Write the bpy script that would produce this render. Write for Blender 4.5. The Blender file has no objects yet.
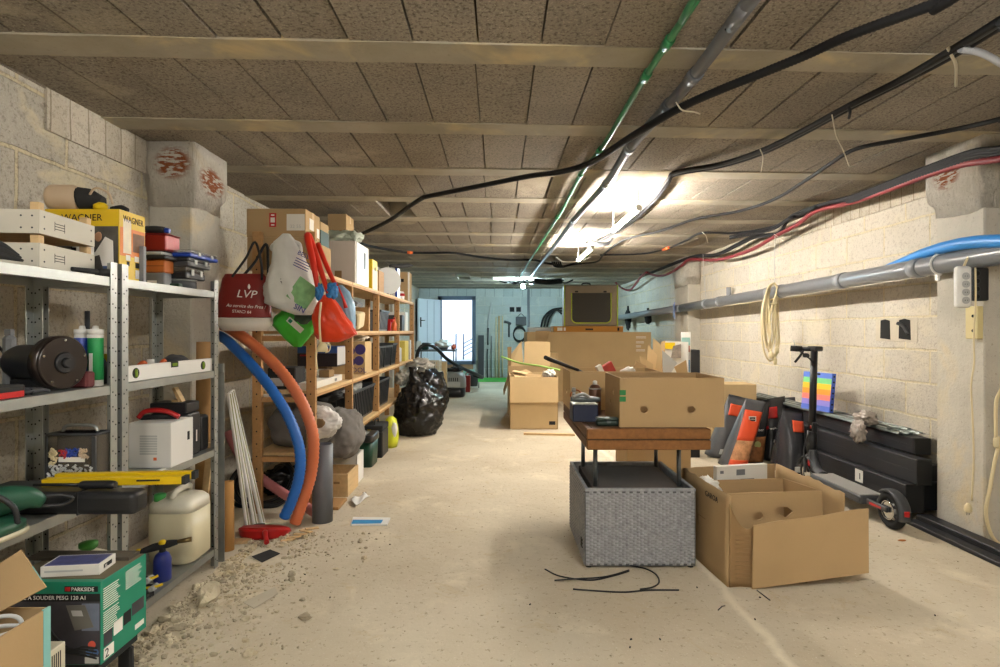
import bpy, bmesh, math, random
from mathutils import Vector, Matrix, noise
random.seed(7)
PI = math.pi
F = 570.0; CX = 498.0; CY = 331.0; CH = 1.1
C = bpy.context.scene.collection
XL, XR, YB, ZC = -1.87, 2.70, 13.5, 2.10

def P(px, py, Y):
    return Vector(((px-CX)*Y/F, Y, CH-(py-CY)*Y/F))
def PX(px, py, X):
    Y = F*X/(px-CX); return Vector((X, Y, CH-(py-CY)*Y/F))
def PZ(px, py, Z):
    Y = F*(CH-Z)/(py-CY); return Vector(((px-CX)*Y/F, Y, Z))

# ---------------------------------------------------------------- materials
def srgb(h):
    if isinstance(h, str):
        h = h.lstrip('#'); v = [int(h[i:i+2], 16)/255 for i in (0, 2, 4)]
    else: v = list(h)
    return tuple(c/12.92 if c <= .04045 else ((c+.055)/1.055)**2.4 for c in v)+(1,)
MATS = {}
def nodes_of(name):
    m = bpy.data.materials.new(name); m.use_nodes = True
    nt = m.node_tree; b = nt.nodes['Principled BSDF']
    return m, nt, b
def N(nt, t, **kw):
    n = nt.nodes.new(t)
    for k, v in kw.items():
        if k.startswith('i_'):
            key = k[2:]; key = int(key) if key.isdigit() else key.replace('_', ' ')
            n.inputs[key].default_value = v
        else: setattr(n, k, v)
    return n
def mat(name, col, rough=.6, metal=0, var=.12, scale=8, bump=.0, bscale=None, trans=0, emit=0, alpha=1, spec=.5, coat=0, stretch=None, sss=0, ior=1.45, col2=None):
    if name in MATS: return MATS[name]
    m, nt, b = nodes_of(name)
    c = srgb(col)
    tc = N(nt, 'ShaderNodeTexCoord')
    mp = N(nt, 'ShaderNodeMapping'); nt.links.new(tc.outputs['Object'], mp.inputs[0])
    if stretch: mp.inputs['Scale'].default_value = stretch
    nz = N(nt, 'ShaderNodeTexNoise', i_Scale=scale, i_Detail=5.0, i_Roughness=.6)
    nt.links.new(mp.outputs[0], nz.inputs['Vector'])
    mx = N(nt, 'ShaderNodeMix', data_type='RGBA')
    nt.links.new(nz.outputs['Fac'], mx.inputs['Factor'])
    if col2: d = srgb(col2); e = c
    else:
        d = tuple(min(1, x*(1-var*1.6)) for x in c[:3])+(1,); e = tuple(min(1, x*(1+var*1.6)) for x in c[:3])+(1,)
    mx.inputs['A'].default_value = d; mx.inputs['B'].default_value = e
    nt.links.new(mx.outputs['Result'], b.inputs['Base Color'])
    b.inputs['Roughness'].default_value = rough; b.inputs['Metallic'].default_value = metal
    b.inputs['Specular IOR Level'].default_value = spec
    b.inputs['IOR'].default_value = ior
    if trans: b.inputs['Transmission Weight'].default_value = trans
    if coat: b.inputs['Coat Weight'].default_value = coat
    if alpha < 1: b.inputs['Alpha'].default_value = alpha
    if sss:
        b.inputs['Subsurface Weight'].default_value = sss; b.inputs['Subsurface Scale'].default_value = .02
    if emit:
        b.inputs['Emission Color'].default_value = c; b.inputs['Emission Strength'].default_value = emit
    if bump:
        n2 = N(nt, 'ShaderNodeTexNoise', i_Scale=bscale or scale*6, i_Detail=6.0, i_Roughness=.65)
        nt.links.new(mp.outputs[0], n2.inputs['Vector'])
        bp = N(nt, 'ShaderNodeBump', i_Strength=min(1, bump), i_Distance=.01)
        nt.links.new(n2.outputs['Fac'], bp.inputs['Height']); nt.links.new(bp.outputs[0], b.inputs['Normal'])
    MATS[name] = m
    return m
def card(name='cardboard', col='#a87c4c'):
    return mat(name, col, .85, var=.07, scale=3, bump=.08, bscale=60, spec=.15)
def wood(name, col, col2=None):
    return mat(name, col, .65, var=.16, scale=5, stretch=(1, 1, 14) if False else (9, 1.2, 9), bump=.12, bscale=12, spec=.3, col2=col2)

# ---------------------------------------------------------------- mesh builder
class MB:
    def __init__(s, m=None):
        s.bm = bmesh.new(); s.mats = []; s.i = 0
        if m is not None: s.use(m)
    def use(s, m):
        if m not in s.mats: s.mats.append(m)
        s.i = s.mats.index(m); return s
    def _fin(s, faces, smooth=False):
        for f in faces: f.material_index = s.i; f.smooth = smooth
    def box(s, c, sz, rot=None, bev=0, seg=1, smooth=False):
        """c centre, sz full sizes, rot Euler tuple or Matrix"""
        R = Matrix.Identity(3)
        if rot is not None:
            R = rot.to_3x3() if isinstance(rot, Matrix) else Matrix.Rotation(rot[2], 3, 'Z') @ Matrix.Rotation(rot[1], 3, 'Y') @ Matrix.Rotation(rot[0], 3, 'X')
        c = Vector(c); vs = []
        for x in (-.5, .5):
            for y in (-.5, .5):
                for z in (-.5, .5):
                    vs.append(s.bm.verts.new(c + R @ Vector((x*sz[0], y*sz[1], z*sz[2]))))
        q = [(0,1,3,2),(4,6,7,5),(0,4,5,1),(2,3,7,6),(0,2,6,4),(1,5,7,3)]
        fs = [s.bm.faces.new([vs[k] for k in f]) for f in q]
        s._fin(fs, smooth)
        if bev:
            es = list({e for f in fs for e in f.edges})
            bev = min(bev, min(sz)*.45)
            r = bmesh.ops.bevel(s.bm, geom=es, offset=bev, segments=seg, profile=.5, affect='EDGES')
            s._fin(r['faces'], seg > 1)
        return s
    def bx(s, x0, x1, y0, y1, z0, z1, bev=0, seg=1):
        return s.box(((x0+x1)/2, (y0+y1)/2, (z0+z1)/2), (abs(x1-x0), abs(y1-y0), abs(z1-z0)), None, bev, seg)
    def loft(s, rings, cap=True, smooth=True, closed=True):
        """rings: list of lists of points"""
        vr = [[s.bm.verts.new(p) for p in r] for r in rings]; fs = []
        n = len(vr[0])
        for a, b in zip(vr, vr[1:]):
            for k in range(n if closed else n-1):
                k2 = (k+1) % n
                fs.append(s.bm.faces.new((a[k], a[k2], b[k2], b[k])))
        s._fin(fs, smooth)
        if cap and closed:
            cf = [s.bm.faces.new(list(reversed(vr[0]))), s.bm.faces.new(vr[-1])]
            s._fin(cf, False)
        return s
    def cyl(s, a, b, r, r2=None, seg=16, smooth=True, cap=True):
        a = Vector(a); b = Vector(b); d = (b-a).normalized(); r2 = r if r2 is None else r2
        u = d.orthogonal().normalized(); v = d.cross(u)
        ring = lambda c, rr: [c + (u*math.cos(2*PI*k/seg)+v*math.sin(2*PI*k/seg))*rr for k in range(seg)]
        return s.loft([ring(a, r), ring(b, r2)], cap, smooth)
    def ringtube(s, a, b, ro, ri, seg=24):
        """hollow open pipe"""
        a = Vector(a); b = Vector(b); d = (b-a).normalized()
        u = d.orthogonal().normalized(); v = d.cross(u)
        ring = lambda c, rr: [c + (u*math.cos(2*PI*k/seg)+v*math.sin(2*PI*k/seg))*rr for k in range(seg)]
        s.loft([ring(a, ri), ring(a, ro), ring(b, ro), ring(b, ri), ring(a, ri)], False, True)
        return s
    def tube(s, pts, r, seg=8, sub=6, rib=0, cap=True):
        """smooth tube through points (Catmull-Rom); r number or list"""
        pts = [Vector(p) for p in pts]
        rr = r if isinstance(r, (list, tuple)) else [r]*len(pts)
        path = []; rad = []
        if sub > 1 and len(pts) > 2:
            E = [pts[0]*2-pts[1]] + pts + [pts[-1]*2-pts[-2]]
            for k in range(len(pts)-1):
                p0, p1, p2, p3 = E[k:k+4]
                for j in range(sub):
                    t = j/sub
                    path.append(.5*((2*p1)+(p2-p0)*t+(2*p0-5*p1+4*p2-p3)*t*t+(3*p1-p0-3*p2+p3)*t**3))
                    rad.append(rr[k]*(1-t)+rr[k+1]*t)
            path.append(pts[-1]); rad.append(rr[-1])
        else: path = pts; rad = list(rr)
        if rib:
            L = sum((q-p).length for p, q in zip(path, path[1:]))
            n = int(L/rib); newp = []; newr = []
            acc = [0]
            for p, q in zip(path, path[1:]): acc.append(acc[-1]+(q-p).length)
            j = 0
            for i in range(n+1):
                d = L*i/n
                while j < len(acc)-2 and acc[j+1] < d: j += 1
                t = (d-acc[j])/max(1e-9, acc[j+1]-acc[j])
                newp.append(path[j].lerp(path[j+1], t)); newr.append((rad[j]*(1-t)+rad[j+1]*t)*(1 if i % 2 else .88))
            path, rad = newp, newr
        rings = []; u = None
        for k, p in enumerate(path):
            d = (path[min(k+1, len(path)-1)]-path[max(k-1, 0)])
            d = d.normalized() if d.length > 1e-9 else Vector((0, 0, 1))
            if u is None: u = d.orthogonal().normalized()
            u = (u-d*u.dot(d)).normalized(); v = d.cross(u)
            rings.append([p+(u*math.cos(2*PI*j/seg)+v*math.sin(2*PI*j/seg))*rad[k] for j in range(seg)])
        return s.loft(rings, cap, True)
    def lathe(s, c, prof, seg=24, axis='Z', rot=None):
        """prof: list of (r, h)"""
        c = Vector(c); rings = []
        R = rot if rot is not None else Matrix.Identity(3)
        if axis == 'X': R = Matrix.Rotation(PI/2, 3, 'Y')
        if axis == 'Y': R = Matrix.Rotation(-PI/2, 3, 'X')
        for r, h in prof:
            rings.append([c+R @ Vector((max(r, 1e-4)*math.cos(2*PI*k/seg), max(r, 1e-4)*math.sin(2*PI*k/seg), h)) for k in range(seg)])
        return s.loft(rings, True, True)
    def prism(s, pts, h, M=None, smooth=False):
        """2D polygon (x,z) extruded along +y by h; M transform"""
        M = M or Matrix.Identity(4)
        a = [s.bm.verts.new(M @ Vector((x, 0, z))) for x, z in pts]
        b = [s.bm.verts.new(M @ Vector((x, h, z))) for x, z in pts]
        n = len(a); fs = [s.bm.faces.new(a), s.bm.faces.new(list(reversed(b)))]
        for k in range(n):
            fs.append(s.bm.faces.new((a[k], b[k], b[(k+1) % n], a[(k+1) % n])))
        s._fin(fs, smooth); return s
    def quad(s, p, t=.004):
        """slab from four corner points (any quad), thickness t"""
        p = [Vector(q) for q in p]
        n = (p[1]-p[0]).cross(p[3]-p[0]).normalized()*t
        a = [s.bm.verts.new(q) for q in p]; b = [s.bm.verts.new(q+n) for q in p]
        fs = [s.bm.faces.new(list(reversed(a))), s.bm.faces.new(b)]
        for k in range(4):
            fs.append(s.bm.faces.new((a[k], a[(k+1) % 4], b[(k+1) % 4], b[k])))
        s._fin(fs); return s
    def holed(s, w, h, holes, t, M):
        """panel w x h in local XZ from (0,0), thickness t along +Y, holes = list of point loops"""
        bm2 = bmesh.new()
        def loop(pts):
            v = [bm2.verts.new((x, 0, z)) for x, z in pts]
            return [bm2.edges.new((v[k], v[(k+1) % len(v)])) for k in range(len(v))]
        E = loop([(0, 0), (w, 0), (w, h), (0, h)])
        for hl in holes: E += loop(hl)
        bmesh.ops.triangle_fill(bm2, use_beauty=True, edges=E)
        r = bmesh.ops.extrude_face_region(bm2, geom=list(bm2.faces))
        for v in [g for g in r['geom'] if isinstance(g, bmesh.types.BMVert)]: v.co.y += t
        bmesh.ops.recalc_face_normals(bm2, faces=list(bm2.faces))
        mp = {v: s.bm.verts.new(M @ v.co) for v in bm2.verts}
        fs = []
        for f in bm2.faces:
            try: fs.append(s.bm.faces.new([mp[v] for v in f.verts]))
            except ValueError: pass
        s._fin(fs); bm2.free(); return s
    def blob(s, c, r, amp=.15, fq=2.0, sub=4, seed=0, flat=None, ridg=0, smooth=True, sq=2.0):
        c = Vector(c)
        r0 = bmesh.ops.create_icosphere(s.bm, subdivisions=sub, radius=1)
        vs = r0['verts']; off = Vector((seed*3.1, seed*1.7, seed*.9))
        for v in vs:
            n = v.co.normalized()
            k = (abs(n.x)**sq+abs(n.y)**sq+abs(n.z)**sq)**(-1/sq)
            d = noise.noise(n*fq+off)*amp + noise.noise(n*fq*2.7+off)*amp*.5
            if ridg: d += (abs(noise.noise(n*fq*2.2+off*2))-.25)*ridg + (abs(noise.noise(n*fq*5+off*2))-.25)*ridg*.5
            q = n*k*(1+d)
            v.co = Vector((q.x*r[0], q.y*r[1], q.z*r[2]))+c
            if flat is not None and v.co.z < flat: v.co.z = flat
        fs = list({f for v in vs for f in v.link_faces})
        s._fin(fs, smooth); return s
    def sections(s, secs, n=32, sq=2.0, amp=0, fq=4, seed=0, ridg=0, cap=True, M=None):
        """secs: (cx,cy,cz,rx,ry[,sq]) horizontal superellipse rings, with wrinkle noise"""
        rings = []
        for sec in secs:
            cx, cy, cz, rx, ry = sec[:5]; e = sec[5] if len(sec) > 5 else sq
            ring = []
            for k in range(n):
                a = 2*PI*k/n; ca, sa = math.cos(a), math.sin(a)
                kk = (abs(ca)**e+abs(sa)**e)**(-1/e)
                x, y = ca*kk*rx, sa*kk*ry
                if amp or ridg:
                    q = Vector((ca*1.2, sa*1.2, cz*3))*fq*.5+Vector((seed, seed*2, 0))
                    d = 1+amp*noise.noise(q)+ridg*(abs(noise.noise(q*2.1))-.25)
                    x *= d; y *= d
                ring.append(Vector((cx+x, cy+y, cz)))
            if M: ring = [M @ p for p in ring]
            rings.append(ring)
        return s.loft(rings, cap, True)
    def sheet(s, fn, nu, nv, t=.003, smooth=True):
        """parametric sheet fn(u,v)->Vector with thickness"""
        g = [[fn(i/nu, j/nv) for j in range(nv+1)] for i in range(nu+1)]
        def nrm(i, j):
            a = g[min(i+1, nu)][j]-g[max(i-1, 0)][j]; b = g[i][min(j+1, nv)]-g[i][max(j-1, 0)]
            c = a.cross(b); return c.normalized() if c.length > 1e-12 else Vector((0, 0, 1))
        A = [[s.bm.verts.new(g[i][j]) for j in range(nv+1)] for i in range(nu+1)]
        B = [[s.bm.verts.new(g[i][j]+nrm(i, j)*t) for j in range(nv+1)] for i in range(nu+1)]
        fs = []
        for i in range(nu):
            for j in range(nv):
                fs.append(s.bm.faces.new((A[i][j], A[i][j+1], A[i+1][j+1], A[i+1][j])))
                fs.append(s.bm.faces.new((B[i][j], B[i+1][j], B[i+1][j+1], B[i][j+1])))
        for i in range(nu):
            fs.append(s.bm.faces.new((A[i][0], A[i+1][0], B[i+1][0], B[i][0])))
            fs.append(s.bm.faces.new((A[i][nv], B[i][nv], B[i+1][nv], A[i+1][nv])))
        for j in range(nv):
            fs.append(s.bm.faces.new((A[0][j], B[0][j], B[0][j+1], A[0][j+1])))
            fs.append(s.bm.faces.new((A[nu][j], A[nu][j+1], B[nu][j+1], B[nu][j])))
        s._fin(fs, smooth); return s
    def text(s, txt, M, size, depth=.0006, shear=0, font_w=1.0):
        """lettering lying in local XZ of M (readable from -Y), origin left baseline"""
        cu = bpy.data.curves.new('lettering', 'FONT'); cu.body = txt; cu.size = size; cu.extrude = depth
        cu.shear = shear; cu.resolution_u = 2; cu.offset = 0
        o = bpy.data.objects.new('lettering', cu); C.objects.link(o)
        me = bpy.data.meshes.new_from_object(o)
        R = M @ Matrix.Rotation(PI/2, 4, 'X') @ Matrix.Scale(font_w, 4, (1, 0, 0))
        mp = [s.bm.verts.new(R @ v.co) for v in me.vertices]
        fs = []
        for p in me.polygons:
            try: fs.append(s.bm.faces.new([mp[i] for i in p.vertices]))
            except ValueError: pass
        s._fin(fs)
        bpy.data.objects.remove(o); bpy.data.curves.remove(cu); bpy.data.meshes.remove(me)
        return s
    def xf(s, M):
        s.bm.transform(M); return s
    def build(s, name, parent=None, xform=None):
        me = bpy.data.meshes.new(name)
        if xform is not None: s.bm.transform(xform)
        bmesh.ops.recalc_face_normals(s.bm, faces=list(s.bm.faces))
        s.bm.to_mesh(me); s.bm.free()
        for m in s.mats: me.materials.append(m)
        o = bpy.data.objects.new(name, me); C.objects.link(o)
        if parent: o.parent = parent
        return o

def tagp(o, label=None, cat=None, group=None, kind=None):
    if label: o['label'] = label
    if cat: o['category'] = cat
    if group: o['group'] = group
    if kind: o['kind'] = kind
    return o
def solo(name, mb, label, cat, group=None, kind=None, M=None):
    """a thing that is one mesh; M = local->world, else world geometry recentred at its base"""
    if M is None:
        vs = [v.co for v in mb.bm.verts]
        lo = Vector([min(v[i] for v in vs) for i in range(3)]); hi = Vector([max(v[i] for v in vs) for i in range(3)])
        M = Matrix.Translation(((lo.x+hi.x)/2, (lo.y+hi.y)/2, lo.z)); mb.bm.transform(M.inverted())
    o = mb.build(name); o.matrix_world = M
    return tagp(o, label, cat, group, kind)
def struct(name, mb):
    o = mb.build(name); o['kind'] = 'structure'; return o
class Thing:
    def __init__(s, name, label, cat, group=None, M=None):
        s.name, s.label, s.cat, s.group, s.M = name, label, cat, group, M; s.parts = []
    def part(s, name, mb, parent=None, label=None, kind=None):
        s.parts.append([name, mb, parent, label, kind]); return len(s.parts)-1
    def done(s):
        M = s.M; world = M is None
        if world:
            vs = [v.co for p in s.parts for v in p[1].bm.verts]
            lo = Vector([min(v[i] for v in vs) for i in range(3)]); hi = Vector([max(v[i] for v in vs) for i in range(3)])
            M = Matrix.Translation(((lo.x+hi.x)/2, (lo.y+hi.y)/2, lo.z))
        e = bpy.data.objects.new(s.name, None); C.objects.link(e); e.matrix_world = M; e.empty_display_size = .05
        tagp(e, s.label, s.cat, s.group)
        inv = M.inverted() if world else None; objs = []
        for name, mb, par, label, kind in s.parts:
            o = mb.build(name, e if par is None else objs[par], inv)
            tagp(o, label, None, None, kind); objs.append(o)
        s.root = e; return e
def dup(root, M, label=None, group=None):
    r = root.copy(); C.objects.link(r); r.matrix_world = M
    if label: r['label'] = label
    if group: r['group'] = group
    for ch in list(root.children):
        c = ch.copy(); C.objects.link(c); c.parent = r
        for g in ch.children:
            d = g.copy(); C.objects.link(d); d.parent = c
    return r
def TR(x, y, z, rz=0, rx=0, ry=0):
    return Matrix.Translation((x, y, z)) @ Matrix.Rotation(rz, 4, 'Z') @ Matrix.Rotation(ry, 4, 'Y') @ Matrix.Rotation(rx, 4, 'X')
def circ(cx, cz, r, n=14, rz=None):
    return [(cx+r*math.cos(2*PI*k/n), cz+(rz or r)*math.sin(2*PI*k/n)) for k in range(n)]

# frames for lettering on a box side: front (-Y), right side (+X), left side (-X)
def face_front(x, y, z, tilt=0): return Matrix.Translation((x, y, z)) @ Matrix.Rotation(tilt, 4, 'Y')
def face_right(x, y, z, tilt=0): return Matrix.Translation((x, y, z)) @ Matrix.Rotation(PI/2, 4, 'Z') @ Matrix.Rotation(tilt, 4, 'Y')
def face_left(x, y, z, tilt=0): return Matrix.Translation((x, y, z)) @ Matrix.Rotation(-PI/2, 4, 'Z') @ Matrix.Rotation(tilt, 4, 'Y')
# ---------------------------------------------------------------- shared materials
M_card = card('cardboard', '#ab906a'); M_card2 = card('cardboard_pale', '#c0a67c'); M_card3 = card('cardboard_dark', '#8f7554')
M_cardin = card('cardboard_inside', '#b3986f')
M_steel = mat('galvanised_steel', '#a3a6a2', .42, .75, var=.14, scale=14, bump=.03)
M_steeld = mat('grey_steel', '#6d7274', .45, .7, var=.12, scale=14)
M_hole = mat('dark_hole', '#1a1a1a', .9, var=.02)
M_pine = wood('pine', '#ab8457'); M_pinel = wood('pale_pine', '#cdae80')
M_black = mat('black_plastic', '#1f2022', .42, var=.08); M_blackm = mat('black_matte', '#242424', .85, var=.12, scale=20)
M_blackg = mat('black_gloss_bag', '#191817', .22, var=.1, scale=5, bump=.5, bscale=14)
M_white = mat('white_plastic', '#e6e4de', .4, var=.03); M_paper = mat('white_paper', '#dcd9d0', .8, var=.04)
M_red = mat('red_plastic', '#b01d1d', .35, var=.06); M_orange = mat('orange_plastic', '#d0602c', .45, var=.06)
M_yellow = mat('yellow_plastic', '#e6c417', .4, var=.05); M_green = mat('green_plastic', '#1c7a5e', .5, var=.05)
M_dgreen = mat('dark_green_plastic', '#1d3a30', .45, var=.08); M_blue = mat('blue_plastic', '#1f3f9a', .35, var=.06)
M_navy = mat('navy_metal', '#252d44', .45, var=.1); M_grey = mat('grey_plastic', '#77797b', .5, var=.06)
M_lgrey = mat('light_grey_plastic', '#b4b5b2', .5, var=.05); M_dgrey = mat('dark_grey_plastic', '#3b3d40', .5, var=.08)
M_chrome = mat('chrome', '#c8c8c8', .2, 1, var=.03)
M_pvc = mat('grey_pvc', '#85888c', .4, var=.05, spec=.5); M_pvcd = mat('dark_pvc', '#606369', .45, var=.06)
M_cream = mat('cream_cable', '#d8c9a0', .55, var=.04)
M_ink = mat('black_ink', '#1c1c1c', .8, var=.02); M_inkw = mat('white_ink', '#ece8e0', .7, var=.02)
M_beige = mat('beige_plastic', '#c4ad90', .5, var=.05)

def wire(nt, a, b): nt.links.new(a, b)
def mathn(nt, op, a=None, b=None, clamp=False):
    n = nt.nodes.new('ShaderNodeMath'); n.operation = op; n.use_clamp = clamp
    for i, x in enumerate((a, b)):
        if x is None: continue
        if isinstance(x, (int, float)): n.inputs[i].default_value = x
        else: nt.links.new(x, n.inputs[i])
    return n.outputs[0]
def mixc(nt, fac, a, b, mode='MIX'):
    n = nt.nodes.new('ShaderNodeMix'); n.data_type = 'RGBA'; n.blend_type = mode
    if isinstance(fac, (int, float)): n.inputs['Factor'].default_value = fac
    else: nt.links.new(fac, n.inputs['Factor'])
    for k, x in (('A', a), ('B', b)):
        if isinstance(x, tuple): n.inputs[k].default_value = x
        else: nt.links.new(x, n.inputs[k])
    return n.outputs['Result']
def ramp(nt, v, lo, hi, a=0., b=1.):
    n = nt.nodes.new('ShaderNodeMapRange'); n.inputs['From Min'].default_value = lo; n.inputs['From Max'].default_value = hi
    n.inputs['To Min'].default_value = a; n.inputs['To Max'].default_value = b; n.clamp = True
    nt.links.new(v, n.inputs['Value']); return n.outputs[0]
def noi(nt, vec, sc, det=5, rough=.6, dist=0):
    n = nt.nodes.new('ShaderNodeTexNoise'); n.inputs['Scale'].default_value = sc; n.inputs['Detail'].default_value = det
    n.inputs['Roughness'].default_value = rough; n.inputs['Distortion'].default_value = dist
    nt.links.new(vec, n.inputs['Vector']); return n.outputs['Fac']

def block_mat(name, ax, bw, rh, c1, c2, cm, mortar, off=.5, shift=(0, 0), bump=.6, smear=.5, speck=.5, mbump=1.0):
    """concrete block wall / soffit; ax = which world axes give (u, v)"""
    m, nt, b = nodes_of(name)
    g = N(nt, 'ShaderNodeNewGeometry'); sp = N(nt, 'ShaderNodeSeparateXYZ'); wire(nt, g.outputs['Position'], sp.inputs[0])
    cb = N(nt, 'ShaderNodeCombineXYZ')
    pos = g.outputs['Position']
    wob = noi(nt, pos, 3.0, 4)
    wob = ramp(nt, wob, .3, .7, -.006, .006)
    u = mathn(nt, 'ADD', mathn(nt, 'ADD', sp.outputs[ax[0]], shift[0]), wob); v = mathn(nt, 'ADD', mathn(nt, 'ADD', sp.outputs[ax[1]], shift[1]), wob)
    if ax == 'XY':
        v = mathn(nt, 'ADD', v, mathn(nt, 'MULTIPLY', sp.outputs['X'], -.045))
    wire(nt, u, cb.inputs[0]); wire(nt, v, cb.inputs[1])
    br = N(nt, 'ShaderNodeTexBrick'); br.offset = off; br.offset_frequency = 2; br.squash = 1
    br.inputs['Scale'].default_value = 1; br.inputs['Brick Width'].default_value = bw; br.inputs['Row Height'].default_value = rh
    br.inputs['Mortar Size'].default_value = mortar; br.inputs['Mortar Smooth'].default_value = .35; br.inputs['Bias'].default_value = 0
    br.inputs['Color1'].default_value = srgb(c1); br.inputs['Color2'].default_value = srgb(c2); br.inputs['Mortar'].default_value = srgb(cm)
    wire(nt, cb.outputs[0], br.inputs['Vector'])
    col = br.outputs['Color']
    # aggregate speckle and pores
    sp1 = noi(nt, pos, 70, 4, .75); sp2 = noi(nt, pos, 190, 2, .5)
    col = mixc(nt, ramp(nt, sp1, .46, .34, 0, speck), col, srgb('#5a5148'))
    col = mixc(nt, ramp(nt, sp2, .55, .72, 0, speck*.7), col, srgb('#d8d0c0'))
    col = mixc(nt, ramp(nt, noi(nt, pos, 30, 5, .7), .47, .36, 0, speck*.8), col, srgb('#7d7466'))
    big = noi(nt, pos, 1.3, 4); col = mixc(nt, ramp(nt, big, .35, .65, 0, .35), col, mixc(nt, 1.0, col, srgb('#c8bda8'), 'MULTIPLY'))
    # mortar smears that spread beyond the joints
    if smear:
        sm = noi(nt, pos, 2.6, 6, .62, .4)
        near = mathn(nt, 'MULTIPLY', ramp(nt, sm, .56, .64), smear)
        col = mixc(nt, near, col, srgb(cm))
    wire(nt, col, b.inputs['Base Color']); b.inputs['Roughness'].default_value = .95; b.inputs['Specular IOR Level'].default_value = .15
    h = mathn(nt, 'SUBTRACT', mathn(nt, 'MULTIPLY', sp1, .35), mathn(nt, 'MULTIPLY', br.outputs['Fac'], .7*mbump))
    h = mathn(nt, 'ADD', h, mathn(nt, 'MULTIPLY', noi(nt, pos, 9, 5), .5))
    bp = N(nt, 'ShaderNodeBump', i_Strength=min(1, bump*1.4), i_Distance=.018); wire(nt, h, bp.inputs['Height']); wire(nt, bp.outputs[0], b.inputs['Normal'])
    MATS[name] = m; return m
# ================================================================= ROOM
def ceil_mat():
    m, nt, b = nodes_of('ceiling_block'); g = N(nt, 'ShaderNodeNewGeometry'); pos = g.outputs['Position']
    a = noi(nt, pos, 2.2, 4); col = mixc(nt, ramp(nt, a, .35, .65), srgb('#857d72'), srgb('#968d80'))
    s = noi(nt, pos, 80, 4, .7); col = mixc(nt, ramp(nt, s, .5, .36, 0, .75), col, srgb('#4a4239'))
    s2 = noi(nt, pos, 150, 2, .5); col = mixc(nt, ramp(nt, s2, .58, .74, 0, .45), col, srgb('#cfc4b0'))
    st = noi(nt, pos, 1.1, 6, .6, .6); col = mixc(nt, ramp(nt, st, .58, .66, 0, .45), col, srgb('#b9ad97'))
    wire(nt, col, b.inputs['Base Color']); b.inputs['Roughness'].default_value = .95; b.inputs['Specular IOR Level'].default_value = .1
    bp = N(nt, 'ShaderNodeBump', i_Strength=.5, i_Distance=.008); wire(nt, s, bp.inputs['Height']); wire(nt, bp.outputs[0], b.inputs['Normal'])
    return m
def conc_mat(name, c1, c2, dark='#8d8574', sc=3, bump=.35, brick=None, warm='#d9c290'):
    m, nt, b = nodes_of(name); g = N(nt, 'ShaderNodeNewGeometry'); pos = g.outputs['Position']
    a = noi(nt, pos, sc, 6, .65); col = mixc(nt, ramp(nt, a, .35, .65), srgb(c1), srgb(c2))
    d = noi(nt, pos, 60, 4, .7); col = mixc(nt, ramp(nt, d, .4, .3, 0, .7), col, srgb(dark))
    w = noi(nt, pos, 2.3, 5, .6, .5); col = mixc(nt, ramp(nt, w, .56, .68, 0, .5), col, srgb(warm))
    if brick:
        for (cx, cy, cz, rx, ry, rz) in brick:
            sp = N(nt, 'ShaderNodeVectorMath', operation='SUBTRACT'); wire(nt, pos, sp.inputs[0]); sp.inputs[1].default_value = (cx, cy, cz)
            dv = N(nt, 'ShaderNodeVectorMath', operation='DIVIDE'); wire(nt, sp.outputs[0], dv.inputs[0]); dv.inputs[1].default_value = (rx, ry, rz)
            ln = N(nt, 'ShaderNodeVectorMath', operation='LENGTH'); wire(nt, dv.outputs[0], ln.inputs[0])
            mp = N(nt, 'ShaderNodeMapping'); mp.inputs['Scale'].default_value = (6, 6, 22); mp.inputs['Rotation'].default_value = (0, .5, 0); wire(nt, pos, mp.inputs[0])
            k = noi(nt, mp.outputs[0], 3, 4)
            f = mathn(nt, 'MULTIPLY', ramp(nt, ln.outputs['Value'], 1.1, .7), ramp(nt, k, .44, .5))
            col = mixc(nt, f, col, srgb('#a0603f'))
    wire(nt, col, b.inputs['Base Color']); b.inputs['Roughness'].default_value = .93; b.inputs['Specular IOR Level'].default_value = .15
    h = mathn(nt, 'ADD', noi(nt, pos, 14, 6, .6), mathn(nt, 'MULTIPLY', d, .3))
    if name == 'rough_plaster':
        mp = N(nt, 'ShaderNodeMapping'); mp.inputs['Scale'].default_value = (3, 3, .7); wire(nt, pos, mp.inputs[0]); h = mathn(nt, 'ADD', h, mathn(nt, 'MULTIPLY', noi(nt, mp.outputs[0], 14, 6, .7, 1), 2.5))
    bp = N(nt, 'ShaderNodeBump', i_Strength=bump, i_Distance=.02); wire(nt, h, bp.inputs['Height']); wire(nt, bp.outputs[0], b.inputs['Normal'])
    return m
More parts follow.
